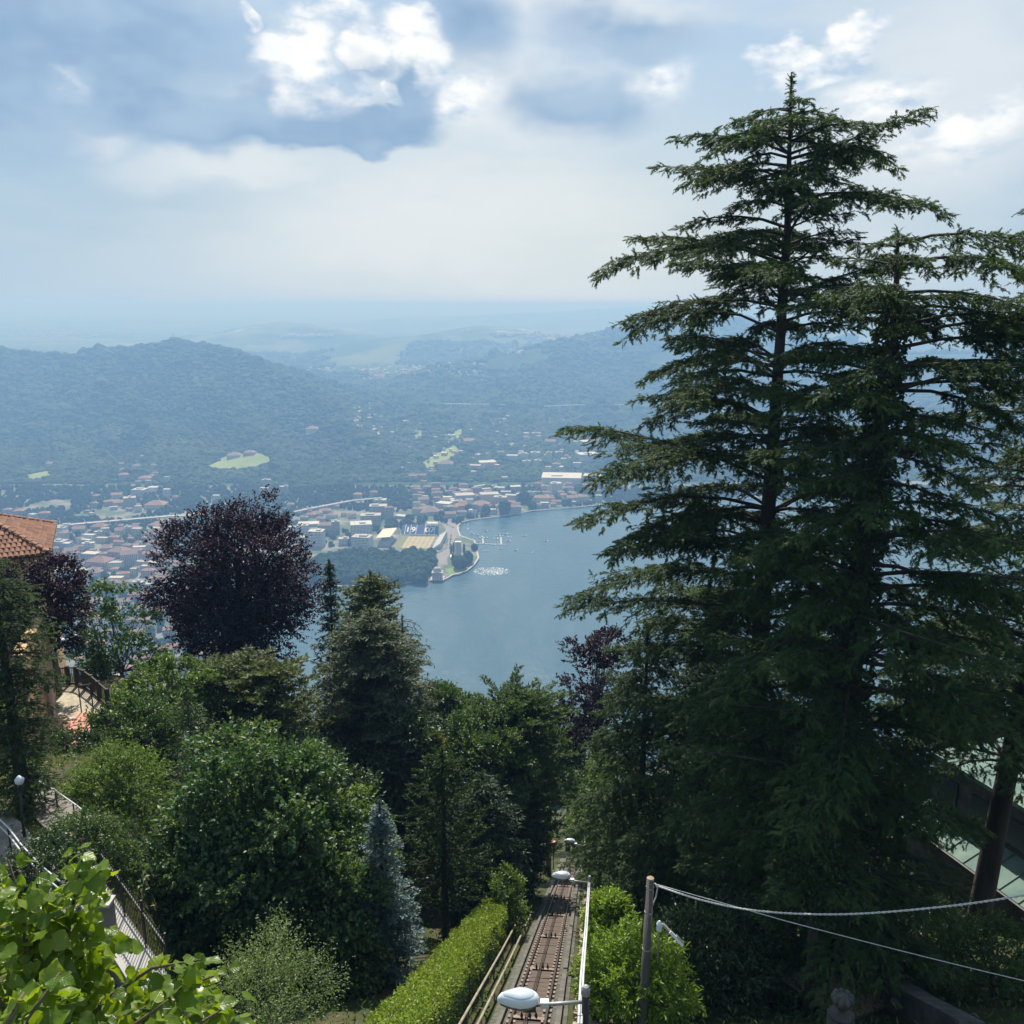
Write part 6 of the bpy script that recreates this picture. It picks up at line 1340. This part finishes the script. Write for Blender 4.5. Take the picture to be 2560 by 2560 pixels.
vl = empty('villa', (VA[0], VA[1], gz0), 'orange rendered villa with hipped terracotta tile roof at the left edge', 'house')
mb = MB(); mb.add([VC, VD, VE, VG, VA], [(0, 1, 4), (1, 2, 4), (2, 3, 4), (3, 0, 4), (3, 2, 1, 0)]); rf = mb.build('roof', 'tile_terracotta', vl); fix_normals(rf.data)
ctr_ = (VC + VD + VG + VE) / 4; ins = .10
cn = [q + (ctr_ - q) * ins for q in (VC, VD, VE, VG)]
mb = MB(); lo = [q * [1, 1, 0] + [0, 0, gz0 - 3] for q in cn]; hi = [q - [0, 0, .02] for q in cn]; mb.add(lo + hi, [(0, 1, 5, 4), (1, 2, 6, 5), (2, 3, 7, 6), (3, 0, 4, 7)]); w_ob = mb.build('wall', 'render_orange', vl); fix_normals(w_ob.data)
tmb = MB(); n_ = 4; tv = []
for yv in (0, 1):
    for k in range(n_ + 1): a_ = math.pi * k / n_; tv.append((.13 * math.cos(a_) * (1 - .12 * yv), yv * .44, .075 * math.sin(a_) + .03 * (1 - yv)))
tmb.add(tv, [(k, k + 1, n_ + 2 + k, n_ + 1 + k) for k in range(n_)] + [tuple(range(n_, -1, -1))]); o = tmb.build('tile', 'roof_tile'); tlm = o.data; bpy.data.objects.remove(o); fix_normals(tlm)
def tile_face(a, b, apex, rows_, cap):
    a, b, apex = Vector(a), Vector(b), Vector(apex); xd = (b - a).normalized(); mid = (a + b) / 2; up_ = (apex - mid); up_ = up_ - xd * up_.dot(xd); H_ = up_.length; yd = up_.normalized(); nd = xd.cross(yd)
    if nd.z < 0: xd = -xd; a, b = b, a; nd = xd.cross(yd)
    M = Matrix((xd, yd, nd)).transposed(); W_ = (b - a).length; ap = (apex - a).dot(xd); k = 0; r0 = 0
    while r0 < H_ - .1:
        x0 = ap * r0 / H_; x1 = W_ - (W_ - ap) * r0 / H_; x = x0 + .14
        while x < x1 - .10:
            p = a + xd * x + yd * r0 + nd * .015; o = link('roof_tile', tlm, None, rf, p - Vector(vl.location)); o.rotation_euler = (M @ Matrix.Rotation(rng.normal(0, .02), 3, 'Z')).to_euler(); x += .285; k += 1
        r0 += .40
    return k
k1 = tile_face(VG, VC, VA, 0, 0) if True else 0
k2 = tile_face(VC, VD, VA, 0, 0)
print('tiles', k1, k2)
for a_, b_ in ((VC, VA), (VD, VA)):
    n_ = 13
    for i in range(n_):
        p = a_ + (b_ - a_) * (i + .2) / n_; d_ = Vector(b_ - a_).normalized(); sx_ = d_.cross(Vector((0, 0, 1))).normalized(); M = Matrix((sx_, d_, sx_.cross(d_))).transposed(); o = link('ridge_tile', tlm, None, rf, Vector(p) + Vector((0, 0, .08)) - Vector(vl.location)); o.rotation_euler = M.to_euler(); o.scale = (1.2, 1.0, 1.2)
for a_, b_ in ((VG, VC), (VC, VD)): mb = MB(); mb.tube([a_ - [0, 0, .06], b_ - [0, 0, .06]], .075, 7); mb.build('gutter', 'eave_wood', rf)
mb = MB(); mb.tube([VC - [0, 0, .1], VC + (ctr_ - VC) * .07 - [0, 0, .9], VC + (ctr_ - VC) * .09 - [0, 0, 1.4], VC + (ctr_ - VC) * .09 - [0, 0, 9]], .05, 7); mb.build('downpipe', 'eave_wood', vl)
# shuttered windows on the two visible walls
principled('shutter', (0.12, 0.075, 0.05), (0.16, 0.10, 0.07), 3, .7)
for (qa, qb) in ((cn[3], cn[0]), (cn[0], cn[1])):
    dv_ = (qb - qa); L_ = np.linalg.norm(dv_); dv_ = dv_ / L_; an = math.atan2(dv_[1], dv_[0])
    for f_ in (.22, .5, .8):
        for z_ in (1.9, 5.2):
            c_ = qa + dv_ * L_ * f_ - [0, 0, z_]; mb = MB(); mb.box(c_, (.95, .16, 1.5), rz=an); wn = mb.build('window', 'far_glass', vl)
            for s_ in (-1, 1): mb = MB(); mb.box(c_ + dv_ * s_ * .72, (.46, .2, 1.5), rz=an); mb.build('shutter', 'shutter', wn)
# lower wing, awning
TZ = CZ - 19.9
p0 = gnd(100, 1860, TZ); 
mb = MB(); q0, q1, q2 = gnd(86, 1880, TZ), gnd(128, 1780, TZ), gnd(146, 1722, TZ)
for a_, b_ in ((q0, q1), (q1, q2)): mb.beam(a_ + [-.25, 0, 2.0], b_ + [-.25, 0, 2.0], .5, 5.4)
mb.build('garden_front', 'render_orange', vl)
mb = MB(); c_ = gnd(136, 1730, TZ) + [-.3, 0, 2.6]
for k in range(5): mb.beam(c_ + [-.9 + k * .42, -.9, .25 - k * .05], c_ + [-.9 + k * .42, .9, .25 - k * .05], .36, .04)
e = empty('awning', c_ - [0, 0, .3], 'white slatted awning over the villa garden door', 'awning'); mb.build('slats', 'white_paint', e, kind='stuff'); mb = MB(); mb.beam(c_ + [.95, -.95, .0], c_ + [.95, .95, .0], .06, .12); mb.build('front_bar', 'dark_metal', e)
mb = MB(); c_ = gnd(132, 1796, TZ); mb.lathe(c_, [(.24, 0), (.30, .08), (.16, .2), (.15, 1.9), (.26, 2.1), (.26, 2.3)], 12); e = empty('stone_column', c_, 'terracotta pink column at the villa terrace door', 'column'); mb.build('shaft', 'wall_pink', e)

# ------------------------------------------------------------------ terrace
principled('cobbles', (0.42, 0.36, 0.26), (0.30, 0.26, 0.19), 3.2, .9, bump=.8, bscale=7)
def brick_mat():
    m, t = newmat('brick_paving'); out = t.n('ShaderNodeOutputMaterial'); p = t.n('ShaderNodeBsdfPrincipled'); t.nt.links.new(p.outputs[0], out.inputs[0]); tc = t.n('ShaderNodeTexCoord').outputs['Object']
    b = t.n('ShaderNodeTexBrick'); t.put(b, 'Vector', tc); t.put(b, 'Color1', (.46, .19, .12, 1)); t.put(b, 'Color2', (.54, .25, .17, 1)); t.put(b, 'Mortar', (.45, .33, .26, 1)); t.put(b, 'Scale', 3.2); t.put(b, 'Mortar Size', .012)
    t.put(p, 'Base Color', b.outputs[0]); t.put(p, 'Roughness', .85)
brick_mat()
ground_poly('cobbled_terrace', gp([(128, 1800), (140, 1716), (185, 1712), (236, 1738), (262, 1765), (300, 1790), (222, 1782)], TZ), TZ, 'cobbles', depth=2.5)
ground_poly('brick_terrace', gp([(104, 1868), (130, 1798), (224, 1778), (226, 1862), (200, 1885), (140, 1880)], TZ + .004), TZ + .02, 'brick_paving', depth=2.0)
c_ = gnd(178, 1796, TZ + .03); mb = MB(); mb.box(c_ + [0, 0, .0], (.36, .30, .02)); mb.build('drain_cover', 'quay_stone', label='small pale drain cover in the brick terrace', cat='drain cover')
e = empty('terrace_railing', gnd(200, 1725, TZ), 'curved dark terrace railing with thick posts overlooking the town', 'railing')
rp = [gnd(x, y, TZ) for x, y in ((150, 1716), (172, 1713), (194, 1714), (214, 1723), (232, 1736), (250, 1752), (272, 1772))]
for p in rp: mb = MB(); mb.box(p + [0, 0, .55], (.17, .17, 1.1)); mb.build('post', 'eave_wood', e)
for a_, b_ in zip(rp[:-1], rp[1:]):
    mb = MB(); mb.beam(a_ + [0, 0, 1.02], b_ + [0, 0, 1.02], .08, .06); mb.build('top_rail', 'eave_wood', e); mb = MB(); mb.beam(a_ + [0, 0, .12], b_ + [0, 0, .08], .06, .12); mb.build('kick_wall', 'eave_wood', e)
    for k in range(1, 6): q = a_ + (b_ - a_) * k / 6; mb = MB(); mb.tube([q + [0, 0, .2], q + [0, 0, 1.0]], .018, 5); mb.build('baluster', 'dark_metal', e)
mb = MB(); c_ = gnd(204, 1782, TZ); mb.tube([c_, c_ + [0, 0, 1.5]], .03, 6); mb.tube([c_ + [.5, .2, 0], c_ + [.5, .2, 1.5]], .03, 6); mb.beam(c_ + [0, 0, 1.45], c_ + [.5, .2, 1.45], .04, .04); mb.build('garden_gate_frame', 'dark_metal', label='thin black gate frame standing on the cobbled terrace', cat='gate')

# ------------------------------------------------------------------ garden path, railings, lamp post, iron fence (left)
def nz(x, y): return float(near_z(np.array([x]), np.array([y]))[0])
def near_hit(px, py):
    r = ray(px, py); ds = np.linspace(8, 90, 800); q = np.array([0, 0, CZ]) + r[None] * ds[:, None]; b = q[:, 2] < near_z(q[:, 0], q[:, 1]); i = int(np.argmax(b)); return q[i]
principled('path_concrete', (0.21, 0.185, 0.16), (0.14, 0.125, 0.105), 1.2, .9, bump=.3, bscale=12)
def path_strip(name, pxs, w, mat, lift=.12):
    P = [near_hit(*q) for q in pxs]; mb = MB(); vs = []
    dense = []
    for a_, b_ in zip(P[:-1], P[1:]):
        for k in range(6): dense.append(a_ + (b_ - a_) * k / 6)
    dense.append(P[-1])
    for i, p in enumerate(dense):
        d_ = dense[min(i + 1, len(dense) - 1)] - dense[max(i - 1, 0)]; s_ = np.array([d_[1], -d_[0], 0]); s_ /= np.linalg.norm(s_); z_ = max(nz(*(p + s_ * w / 2)[:2]), nz(*(p - s_ * w / 2)[:2]), nz(p[0], p[1])) + lift
        for k in (-1, 1): q = p + s_ * w / 2 * k; vs.append((q[0], q[1], z_))
    n_ = len(vs); vs += [(x, y, z - .5) for x, y, z in vs]
    fs = []
    for i in range(0, n_ - 2, 2): fs += [(i, i + 1, i + 3, i + 2), (i + 1, n_ + i + 1, n_ + i + 3, i + 3), (n_ + i, i, i + 2, n_ + i + 2)]
    mb.add(vs, fs); o = mb.build(name, mat, kind='structure'); fix_normals(o.data); return P
path_strip('garden_path', [(-60, 2060), (-5, 2105), (25, 2150), (75, 2220), (120, 2290), (190, 2330), (260, 2380)], 1.7, 'path_concrete')
path_strip('garden_path', [(92, 2000), (130, 2035), (180, 2080), (215, 2120)], 1.3, 'path_concrete')
path_strip('lower_road', [(1040, 2190), (1120, 2225), (1210, 2240), (1260, 2245)], 3.0, 'path_concrete', .3)
def railing(pxs, h, label, posts=True, rails=(1.0,)):
    P = [near_hit(*q) for q in pxs]; e = empty('path_railing', P[0], label, 'railing', 'tubular railings of the garden path')
    for f_ in rails: mb = MB(); mb.tube([p + [0, 0, h * f_] for p in P], .026, 7); mb.build('rail', 'conduit_grey', e, sm=True)
    for p in P: mb = MB(); mb.tube([p - [0, 0, .2], p + [0, 0, h]], .026, 6); mb.build('post', 'dark_metal', e)
railing([(-20, 2090), (30, 2140), (62, 2185), (105, 2235), (160, 2285)], 1.05, 'curved double tubular railing beside the pale garden path', rails=(1.0, .72))
railing([(98, 2005), (146, 2035), (190, 2068), (235, 2105)], .95, 'short handrail with dark posts above the upper garden path', rails=(1.0,))
p = near_hit(64, 2108); e = empty('lamp_post', p, 'slim black lamp post with small white lantern beside the garden path', 'lamp post'); tp = aty(50, 1962, p[1]); mb = MB(); mb.tube([p - [0, 0, .3], p + [0, 0, .8], tp], [.06, .045, .032], 8); mb.build('post', 'dark_metal', e, sm=True); mb = MB(); mb.lathe(tp, [(.05, 0), (.13, .08), (.15, .2), (.06, .3), (.01, .34)], 10); mb.build('lantern', 'lamp_white', e, sm=True); mb = MB(); mb.lathe(tp - [0, 0, .25], [(.07, 0), (.11, .05), (.1, .22), (.04, .26)], 8); mb.build('collar', 'dark_metal', e)
p = near_hit(206, 2125); e = empty('red_lantern', p, 'small red signal lantern poking above the round shrub', 'lantern'); principled('red_paint', (.45, .03, .03), rough=.4); tp = aty(206, 2106, p[1]); mb = MB(); mb.lathe(tp, [(.05, -.08), (.085, -.05), (.085, .07), (.04, .1)], 10); mb.build('cap', 'red_paint', e); mb = MB(); mb.tube([p - [0, 0, .2], tp], .02, 6); mb.build('stake', 'dark_metal', e)
# low wall with iron fence
FA, FB = gnd(262, 2222, CZ - 16.3), gnd(425, 2462, CZ - 16.6); fd = FB - FA; FL = np.linalg.norm(fd); fn = fd / FL; fs_ = np.array([fn[1], -fn[0], 0])
if fs_[0] < 0: fs_ = -fs_
e = empty('garden_wall', FA - [0, 0, 1.4], 'grey concrete wall under the iron fence striped by bar shadows', 'wall'); mb = MB(); w_ = .75
a_, b_ = FA - fs_ * .35, FB - fs_ * .35; mb.beam(a_ - [0, 0, 1.0], b_ - [0, 0, 1.0], w_, 2.0); mb.build('wall_body', 'path_concrete', e); mb = MB(); mb.beam(a_ + [0, 0, .04], b_ + [0, 0, .04], w_ + .08, .09); mb.build('coping', 'quay_stone', e)
e = empty('iron_fence', FA, 'black iron bar fence on the grey garden wall', 'fence'); nb = int(FL / .125)
bar = MB(); bar.tube([(0, 0, 0), (0, 0, 1.25)], .011, 5); o = bar.build('bar', 'dark_metal'); barm = o.data; bpy.data.objects.remove(o)
for i in range(nb + 1): link('bar', barm, None, e, FA + fd * i / nb + [0, 0, .05] - np.array(e.location))
for z_ in (.2, 1.15): mb = MB(); mb.beam(FA + [0, 0, z_], FB + [0, 0, z_], .035, .02); mb.build('cross_bar', 'dark_metal', e)
for f_ in (0, .34, .67, 1): q = FA + fd * f_; mb = MB(); mb.tube([q, q + [0, 0, 1.5]], .03, 6); mb.build('post', 'dark_metal', e)
GA, GB = gnd(228, 2208, CZ - 16.3), gnd(268, 2350, CZ - 17.0); 
e = empty('iron_fence', GA, 'shorter black iron fence between the two white-capped pillars', 'fence'); gd = GB - GA; nb = int(np.linalg.norm(gd) / .11)
for i in range(nb + 1): link('bar', barm, None, e, gd * i / nb)
for z_ in (.2, 1.15): mb = MB(); mb.beam(GA + [0, 0, z_], GB + [0, 0, z_], .035, .02); mb.build('cross_bar', 'dark_metal', e)
for i, (x, y, l) in enumerate([(229, 2212, 'upper white-capped gate pillar by the garden fence'), (262, 2262, 'lower white-capped gate pillar at the end of the grey wall')]):
    q = gnd(x, y, CZ - 15.3); e = empty('gate_pillar', q - [0, 0, 2.0], l, 'pillar', 'white-capped pillars'); mb = MB(); mb.box(q - [0, 0, .95], (.34, .34, 2.0)); mb.build('shaft', 'path_concrete', e); mb = MB(); mb.box(q + [0, 0, .1], (.42, .42, .08)); mb.build('cap', 'quay_stone', e)
# iron fence along the path in the corner
GA, GB = near_hit(20, 2290), near_hit(130, 2225); e = empty('iron_fence', GA, 'thin black railing seen through the near linden leaves', 'fence'); gd = GB - GA; nb = int(np.linalg.norm(gd) / .15)
for i in range(nb + 1): link('bar', barm, None, e, gd * i / nb)
mb = MB(); mb.beam(GA + [0, 0, 1.2], GB + [0, 0, 1.2], .03, .02); mb.build('cross_bar', 'dark_metal', e)

# ------------------------------------------------------------------ house with green copper eaves, gravel path and urn (right)
principled('verdigris', (0.12, 0.19, 0.155), (0.08, 0.14, 0.115), 1.2, .8, c3=(.20, .27, .21)); principled('stone_grey', (0.085, 0.08, 0.072), (0.045, 0.043, 0.040), 1.8, .9, bump=.4, bscale=9); principled('path_gravel', (0.34, 0.26, 0.18), (0.24, 0.18, 0.12), 6, .95, bump=.6, bscale=30)
ha, hb_ = at(2290, 2010, 43), at(2640, 2275, 36); hv = hb_ - ha; hL = np.linalg.norm(hv[:2]); hu = np.array([hv[0] / hL, hv[1] / hL, 0]); hn = np.array([hu[1], -hu[0], 0]); zr = (ha[2] + hb_[2]) / 2
if hn[1] > 0: hn = -hn
ha = np.array([ha[0], ha[1], zr]); hb_ = np.array([hb_[0], hb_[1], zr]); hg = nz(ha[0], ha[1]) - 3
e = empty('garden_house', (ha[0], ha[1], hg), 'grey stone house with pale green copper eaves behind the right cedar', 'house')
mb = MB(); vs = [ha + hn * .9 - [0, 0, .35], hb_ + hn * .9 - [0, 0, .35], hb_ - hn * .9 + [0, 0, .35], ha - hn * .9 + [0, 0, .35]]; mb.add(vs + [q - [0, 0, .12] for q in vs], [(0, 1, 2, 3), (7, 6, 5, 4), (0, 4, 5, 1), (2, 6, 7, 3), (1, 5, 6, 2), (3, 7, 4, 0)]); o = mb.build('copper_eave', 'verdigris', e); fix_normals(o.data)
for k in range(1, 8): q = ha + (hb_ - ha) * k / 8; mb = MB(); mb.beam(q + hn * .9 - [0, 0, .32], q - hn * .9 + [0, 0, .38], .04, .05); mb.build('standing_seam', 'verdigris', e)
mb = MB(); mb.tube([ha + hn * .95 - [0, 0, .42], hb_ + hn * .95 - [0, 0, .42]], .07, 6); mb.build('gutter', 'dark_metal', e)
def slab(off0, off1, z0_, z1_, nm, mt):
    mb = MB(); c0 = [ha + hn * off0, hb_ + hn * off0, hb_ + hn * off1, ha + hn * off1]; vs = [np.array([q[0], q[1], z0_]) for q in c0] + [np.array([q[0], q[1], z1_]) for q in c0]
    mb.add(vs, [(3, 2, 1, 0), (4, 5, 6, 7), (0, 1, 5, 4), (1, 2, 6, 5), (2, 3, 7, 6), (3, 0, 4, 7)]); o = mb.build(nm, mt, e); fix_normals(o.data)
slab(.3, -6, hg, zr - .3, 'lower_wall', 'stone_grey'); slab(-.9, -6, zr + .2, zr + 2.4, 'upper_wall', 'stone_grey'); slab(-.75, -6.1, zr + 2.4, zr + 2.65, 'cornice', 'stone_grey'); slab(-.6, -6.2, zr + 2.652, zr + 2.85, 'upper_roof', 'verdigris')
for k in range(4): q = ha + (hb_ - ha) * (k + .5) / 4 - hn * .86; mb = MB(); mb.box((q[0], q[1], zr + 1.3), (1.1, .1, 1.2), rz=math.atan2(hu[1], hu[0])); mb.build('window', 'far_glass', e)
path_strip('gravel_path', [(2020, 2540), (2130, 2500), (2190, 2440), (2215, 2380)], 2.2, 'path_gravel', .1)
P = [near_hit(*q) for q in ((2170, 2470), (2290, 2560), (2420, 2640))]; e = empty('stone_wall', P[0], 'low grey stone kerb wall beside the gravel path at lower right', 'wall'); mb = MB()
for a_, b_ in zip(P[:-1], P[1:]): mb.beam(a_ + [0, 0, .4], b_ + [0, 0, .4], .5, 1.0)
mb.build('wall_body', 'stone_grey', e); mb = MB()
for a_, b_ in zip(P[:-1], P[1:]): mb.beam(a_ + [0, 0, .95], b_ + [0, 0, .95], .62, .12)
mb.build('coping', 'stone_grey', e)
up_ = at(2107, 2500, 21.5); e = empty('stone_finial', up_ - [0, 0, 1.5], 'carved grey stone urn finial on a pillar at the bottom edge', 'finial')
mb = MB(); mb.box(up_ - [0, 0, 1.15], (.5, .5, 1.4)); mb.build('pillar', 'stone_grey', e); mb = MB(); mb.lathe(up_ - [0, 0, .45], [(.30, 0), (.30, .07), (.12, .14), (.09, .22), (.2, .32), (.25, .42), (.16, .55), (.04, .62)], 14); mb.build('urn', 'stone_grey', e, sm=True)
for k in range(9):
    a_ = 2 * math.pi * k / 9; mb = MB(); c_ = up_ + [math.cos(a_) * .2, math.sin(a_) * .2, .02]; mb.lathe(c_, [(.02, -.1), (.08, -.04), (.085, .05), (.05, .12), (.01, .14)], 7); mb.build('petal', 'stone_grey', e, sm=True)
for x, w, l in ((2018, .17, 'thin dark trunk left of the ivy-clad cedar trunk'),):
    b = near_hit(x, 2545); t_ = aty(x + 12, 2200, b[1]); e = empty('bare_trunk', b, l, 'tree'); mb = MB(); mb.tube([b - [0, 0, .5], (b + t_) / 2 + [.1, 0, 0], t_], [w, w * .9, w * .6], 9); mb.build('trunk', 'bark_dark', e, sm=True)
    lv = Leaves(); rg = np.random.default_rng(4); n = 3000; u = nrm(rg.normal(0, 1, (n, 3))); lv.add(t_ + u * [1.2, 1.2, 1.4] * rg.random((n, 1)) ** .5, u + rg.normal(0, .5, (n, 3)), rg.normal(0, .5, (n, 3)) + [0, 0, 1], .13, .07, rg.uniform(0, .8, n)); link('crown', lv.mesh('crown', b), 'leaf_dark', e)

# ------------------------------------------------------------------ linden branch close to the viewer
def heart_leaf(seed):
    rg = np.random.default_rng(seed); L = 1.0; n = 9; vs = []; fs = []
    ts = np.linspace(0, 1, n); curl = rg.uniform(-.6, .15); cup = rg.uniform(.05, .28); wv = rg.uniform(0, 6)
    for i, t_ in enumerate(ts):
        w = .50 * (math.sin(math.pi * min(1, (t_ + .06) / 1.06) ** .62)) * (1 + .07 * (i % 2)) if t_ < 1 else .0
        zc = curl * t_ * t_
        for k in (-1, -.5, 0, .5, 1):
            back = -.13 * abs(k) if t_ < .12 else 0
            vs.append((k * w, t_ * L + back, zc + cup * abs(k) * w * 1.2 + .065 * math.sin(wv + k * 4 + t_ * 9) * abs(k)))
    for i in range(n - 1):
        for k in range(4): a_ = i * 5 + k; fs.append((a_, a_ + 1, a_ + 6, a_ + 5))
    b0 = len(vs); vs += [(-.012, -.45, -.02), (.012, -.45, -.02), (.012, .02, 0), (-.012, .02, 0)]; fs.append((b0, b0 + 1, b0 + 2, b0 + 3))
    me = bpy.data.meshes.new('leaf'); me.from_pydata(vs, [], fs); me.polygons.foreach_set('use_smooth', [True] * len(fs)); a_ = me.attributes.new('tint', 'FLOAT', 'POINT'); a_.data.foreach_set('value', [float(rg.uniform(.1, 1))] * len(vs)); me.materials.append(MAT['linden_leaf']); me.update(); return me
def linden_mat():
    m = leafmat('linden_leaf', (0.085, 0.15, 0.016), (0.15, 0.23, 0.020), (0.24, 0.31, 0.035), .52, (1.6, 1.5, .35), .36, .45); t = NT(m.node_tree); p = [q for q in m.node_tree.nodes if q.type == 'BSDF_PRINCIPLED'][0]
    tc = t.n('ShaderNodeTexCoord').outputs['Object']; sx = t.n('ShaderNodeSeparateXYZ', in_0=tc).outputs; ax = t.math('ABSOLUTE', sx[0])
    v = t.math('SINE', t.math('MULTIPLY', t.math('SUBTRACT', sx[1], t.math('MULTIPLY', ax, .75)), 30.0)); mid = t.sstep(ax, .035, .0)
    h = t.math('ADD', t.math('MULTIPLY', v, .5), t.math('MULTIPLY', mid, -2.0)); b = t.n('ShaderNodeBump'); t.put(b, 'Strength', .35); t.put(b, 'Distance', .003); t.put(b, 'Height', h); t.nt.links.new(b.outputs[0], p.inputs['Normal'])
linden_mat()
LM = [heart_leaf(k) for k in range(10)]
lb = at(150, 2700, 7.0); lb[2] = nz(lb[0], lb[1]); lt = empty('linden_tree', lb, 'linden branches with big bright lime-green leaves in the bottom left corner', 'tree')
twl = [  # twig lines, photo pixels with depth
 [(120, 2700, 6.6), (150, 2480, 6.4), (175, 2300, 6.3), (200, 2180, 6.2), (212, 2115, 6.2)], [(60, 2700, 6.2), (70, 2450, 6.0), (60, 2280, 5.9), (20, 2150, 5.8)], [(70, 2420, 6.1), (100, 2300, 6.1), (90, 2170, 6.0)], [(150, 2650, 6.2), (260, 2500, 6.1), (380, 2420, 6.0), (500, 2400, 6.0)],
 [(200, 2640, 6.4), (330, 2540, 6.3), (450, 2470, 6.2), (535, 2440, 6.2)], [(40, 2600, 5.6), (-40, 2420, 5.6), (-60, 2250, 5.6)], [(150, 2480, 6.4), (210, 2380, 6.4), (232, 2280, 6.4)], [(20, 2650, 5.2), (90, 2520, 5.2), (150, 2430, 5.3)], [(250, 2680, 5.8), (340, 2560, 5.7), (420, 2500, 5.7)], [(-20, 2620, 5.0), (30, 2540, 5.0), (60, 2480, 5.1)], [(350, 2700, 6.0), (480, 2570, 6.0), (560, 2520, 6.1)]]
mb = MB()
for l in twl: pts = [at(*q) for q in l]; mb.tube(pts, np.linspace(.022, .006, len(pts)), 6)
q = at(100, 2700, 6.4); mb.tube([lb - [0, 0, .3], lb + [0, 0, 2.5], (lb + q) / 2 + [.1, 0, 1], q], [.16, .13, .09, .03], 10)
for l in twl: mb.tube([q, at(*l[0])], [.03, .022], 6)
mb.build('trunk', 'twig', lt, sm=True)
rg = np.random.default_rng(12); leafs = []
for l in twl:
    P = np.array([at(*q) for q in l]); seg = np.linalg.norm(np.diff(P, axis=0), axis=1).sum(); n = int(seg / .038)
    for i in range(n):
        f = (i + .5) / n * (len(P) - 1); k = min(int(f), len(P) - 2); p = P[k] + (P[k + 1] - P[k]) * (f - k); d = nrm(P[k + 1] - P[k]); leafs.append((p + rg.normal(0, .05, 3), d, f / (len(P) - 1)))
rg.shuffle(leafs) if False else None
order = rg.permutation(len(leafs)); cnt_l = 0
SUNV = np.array([math.sin(R(SUN_AZ)) * math.cos(R(SUN_EL)), math.cos(R(SUN_AZ)) * math.cos(R(SUN_EL)), math.sin(R(SUN_EL))])
restV = []; restF = []; restT = []; nv0 = 0
def place_leaf(p, d, s, i):
    out = nrm(rg.normal(0, 1, 3) * [1, 1, .3] + d * .3); yd = nrm(out - np.array([0, 0, rg.uniform(.2, .9)])); nn_ = nrm(np.array([0, 0, 1]) * .9 + rg.normal(0, .45, 3) + np.array([0, -.25, 0])); xd = nrm(np.cross(yd, nn_)); zd = np.cross(xd, yd)
    return np.stack([xd, yd, zd], 1), p + yd * s * .35
for j in order:
    p, d, f = leafs[j]; s = rg.uniform(.085, .16) * (1.12 - .35 * f); M3, pos = place_leaf(p, d, s, j)
    if cnt_l < 290:
        o = link('leaf', LM[rg.integers(10)], None, lt, pos - lb); o.rotation_euler = Matrix(M3.tolist()).to_euler(); o.scale = (s, s, s); cnt_l += 1
# the leaves deeper inside the branch mass
for _ in range(1700):
    l = twl[rg.integers(len(twl))]; k = rg.integers(len(l) - 1); f = rg.random(); a_ = np.array(l[k]) * (1 - f) + np.array(l[k + 1]) * f
    pp = at(a_[0] + rg.normal(0, 38), a_[1] + abs(rg.normal(0, 60)) + 25, a_[2] + rg.uniform(-.1, .8)); s = rg.uniform(.07, .14); M3, pos = place_leaf(pp, np.array([0, 0, 1.0]), s, 0)
    me = LM[rg.integers(10)]; v = np.array([q.co for q in me.vertices]) * s @ M3.T + pos - lb; fc = np.array([tuple(q.vertices) for q in me.polygons]) + nv0; restV.append(v); restF.append(fc); restT.append(np.full(len(v), rg.uniform(.05, .9))); nv0 += len(v)
me = mesh_np('inner_leaves', np.vstack(restV), np.vstack(restF), np.concatenate(restT), smooth_=True); o = link('inner_leaves', me, 'leaf_linden', lt); o['kind'] = 'stuff'
print('linden leaves', cnt_l, len(leafs))
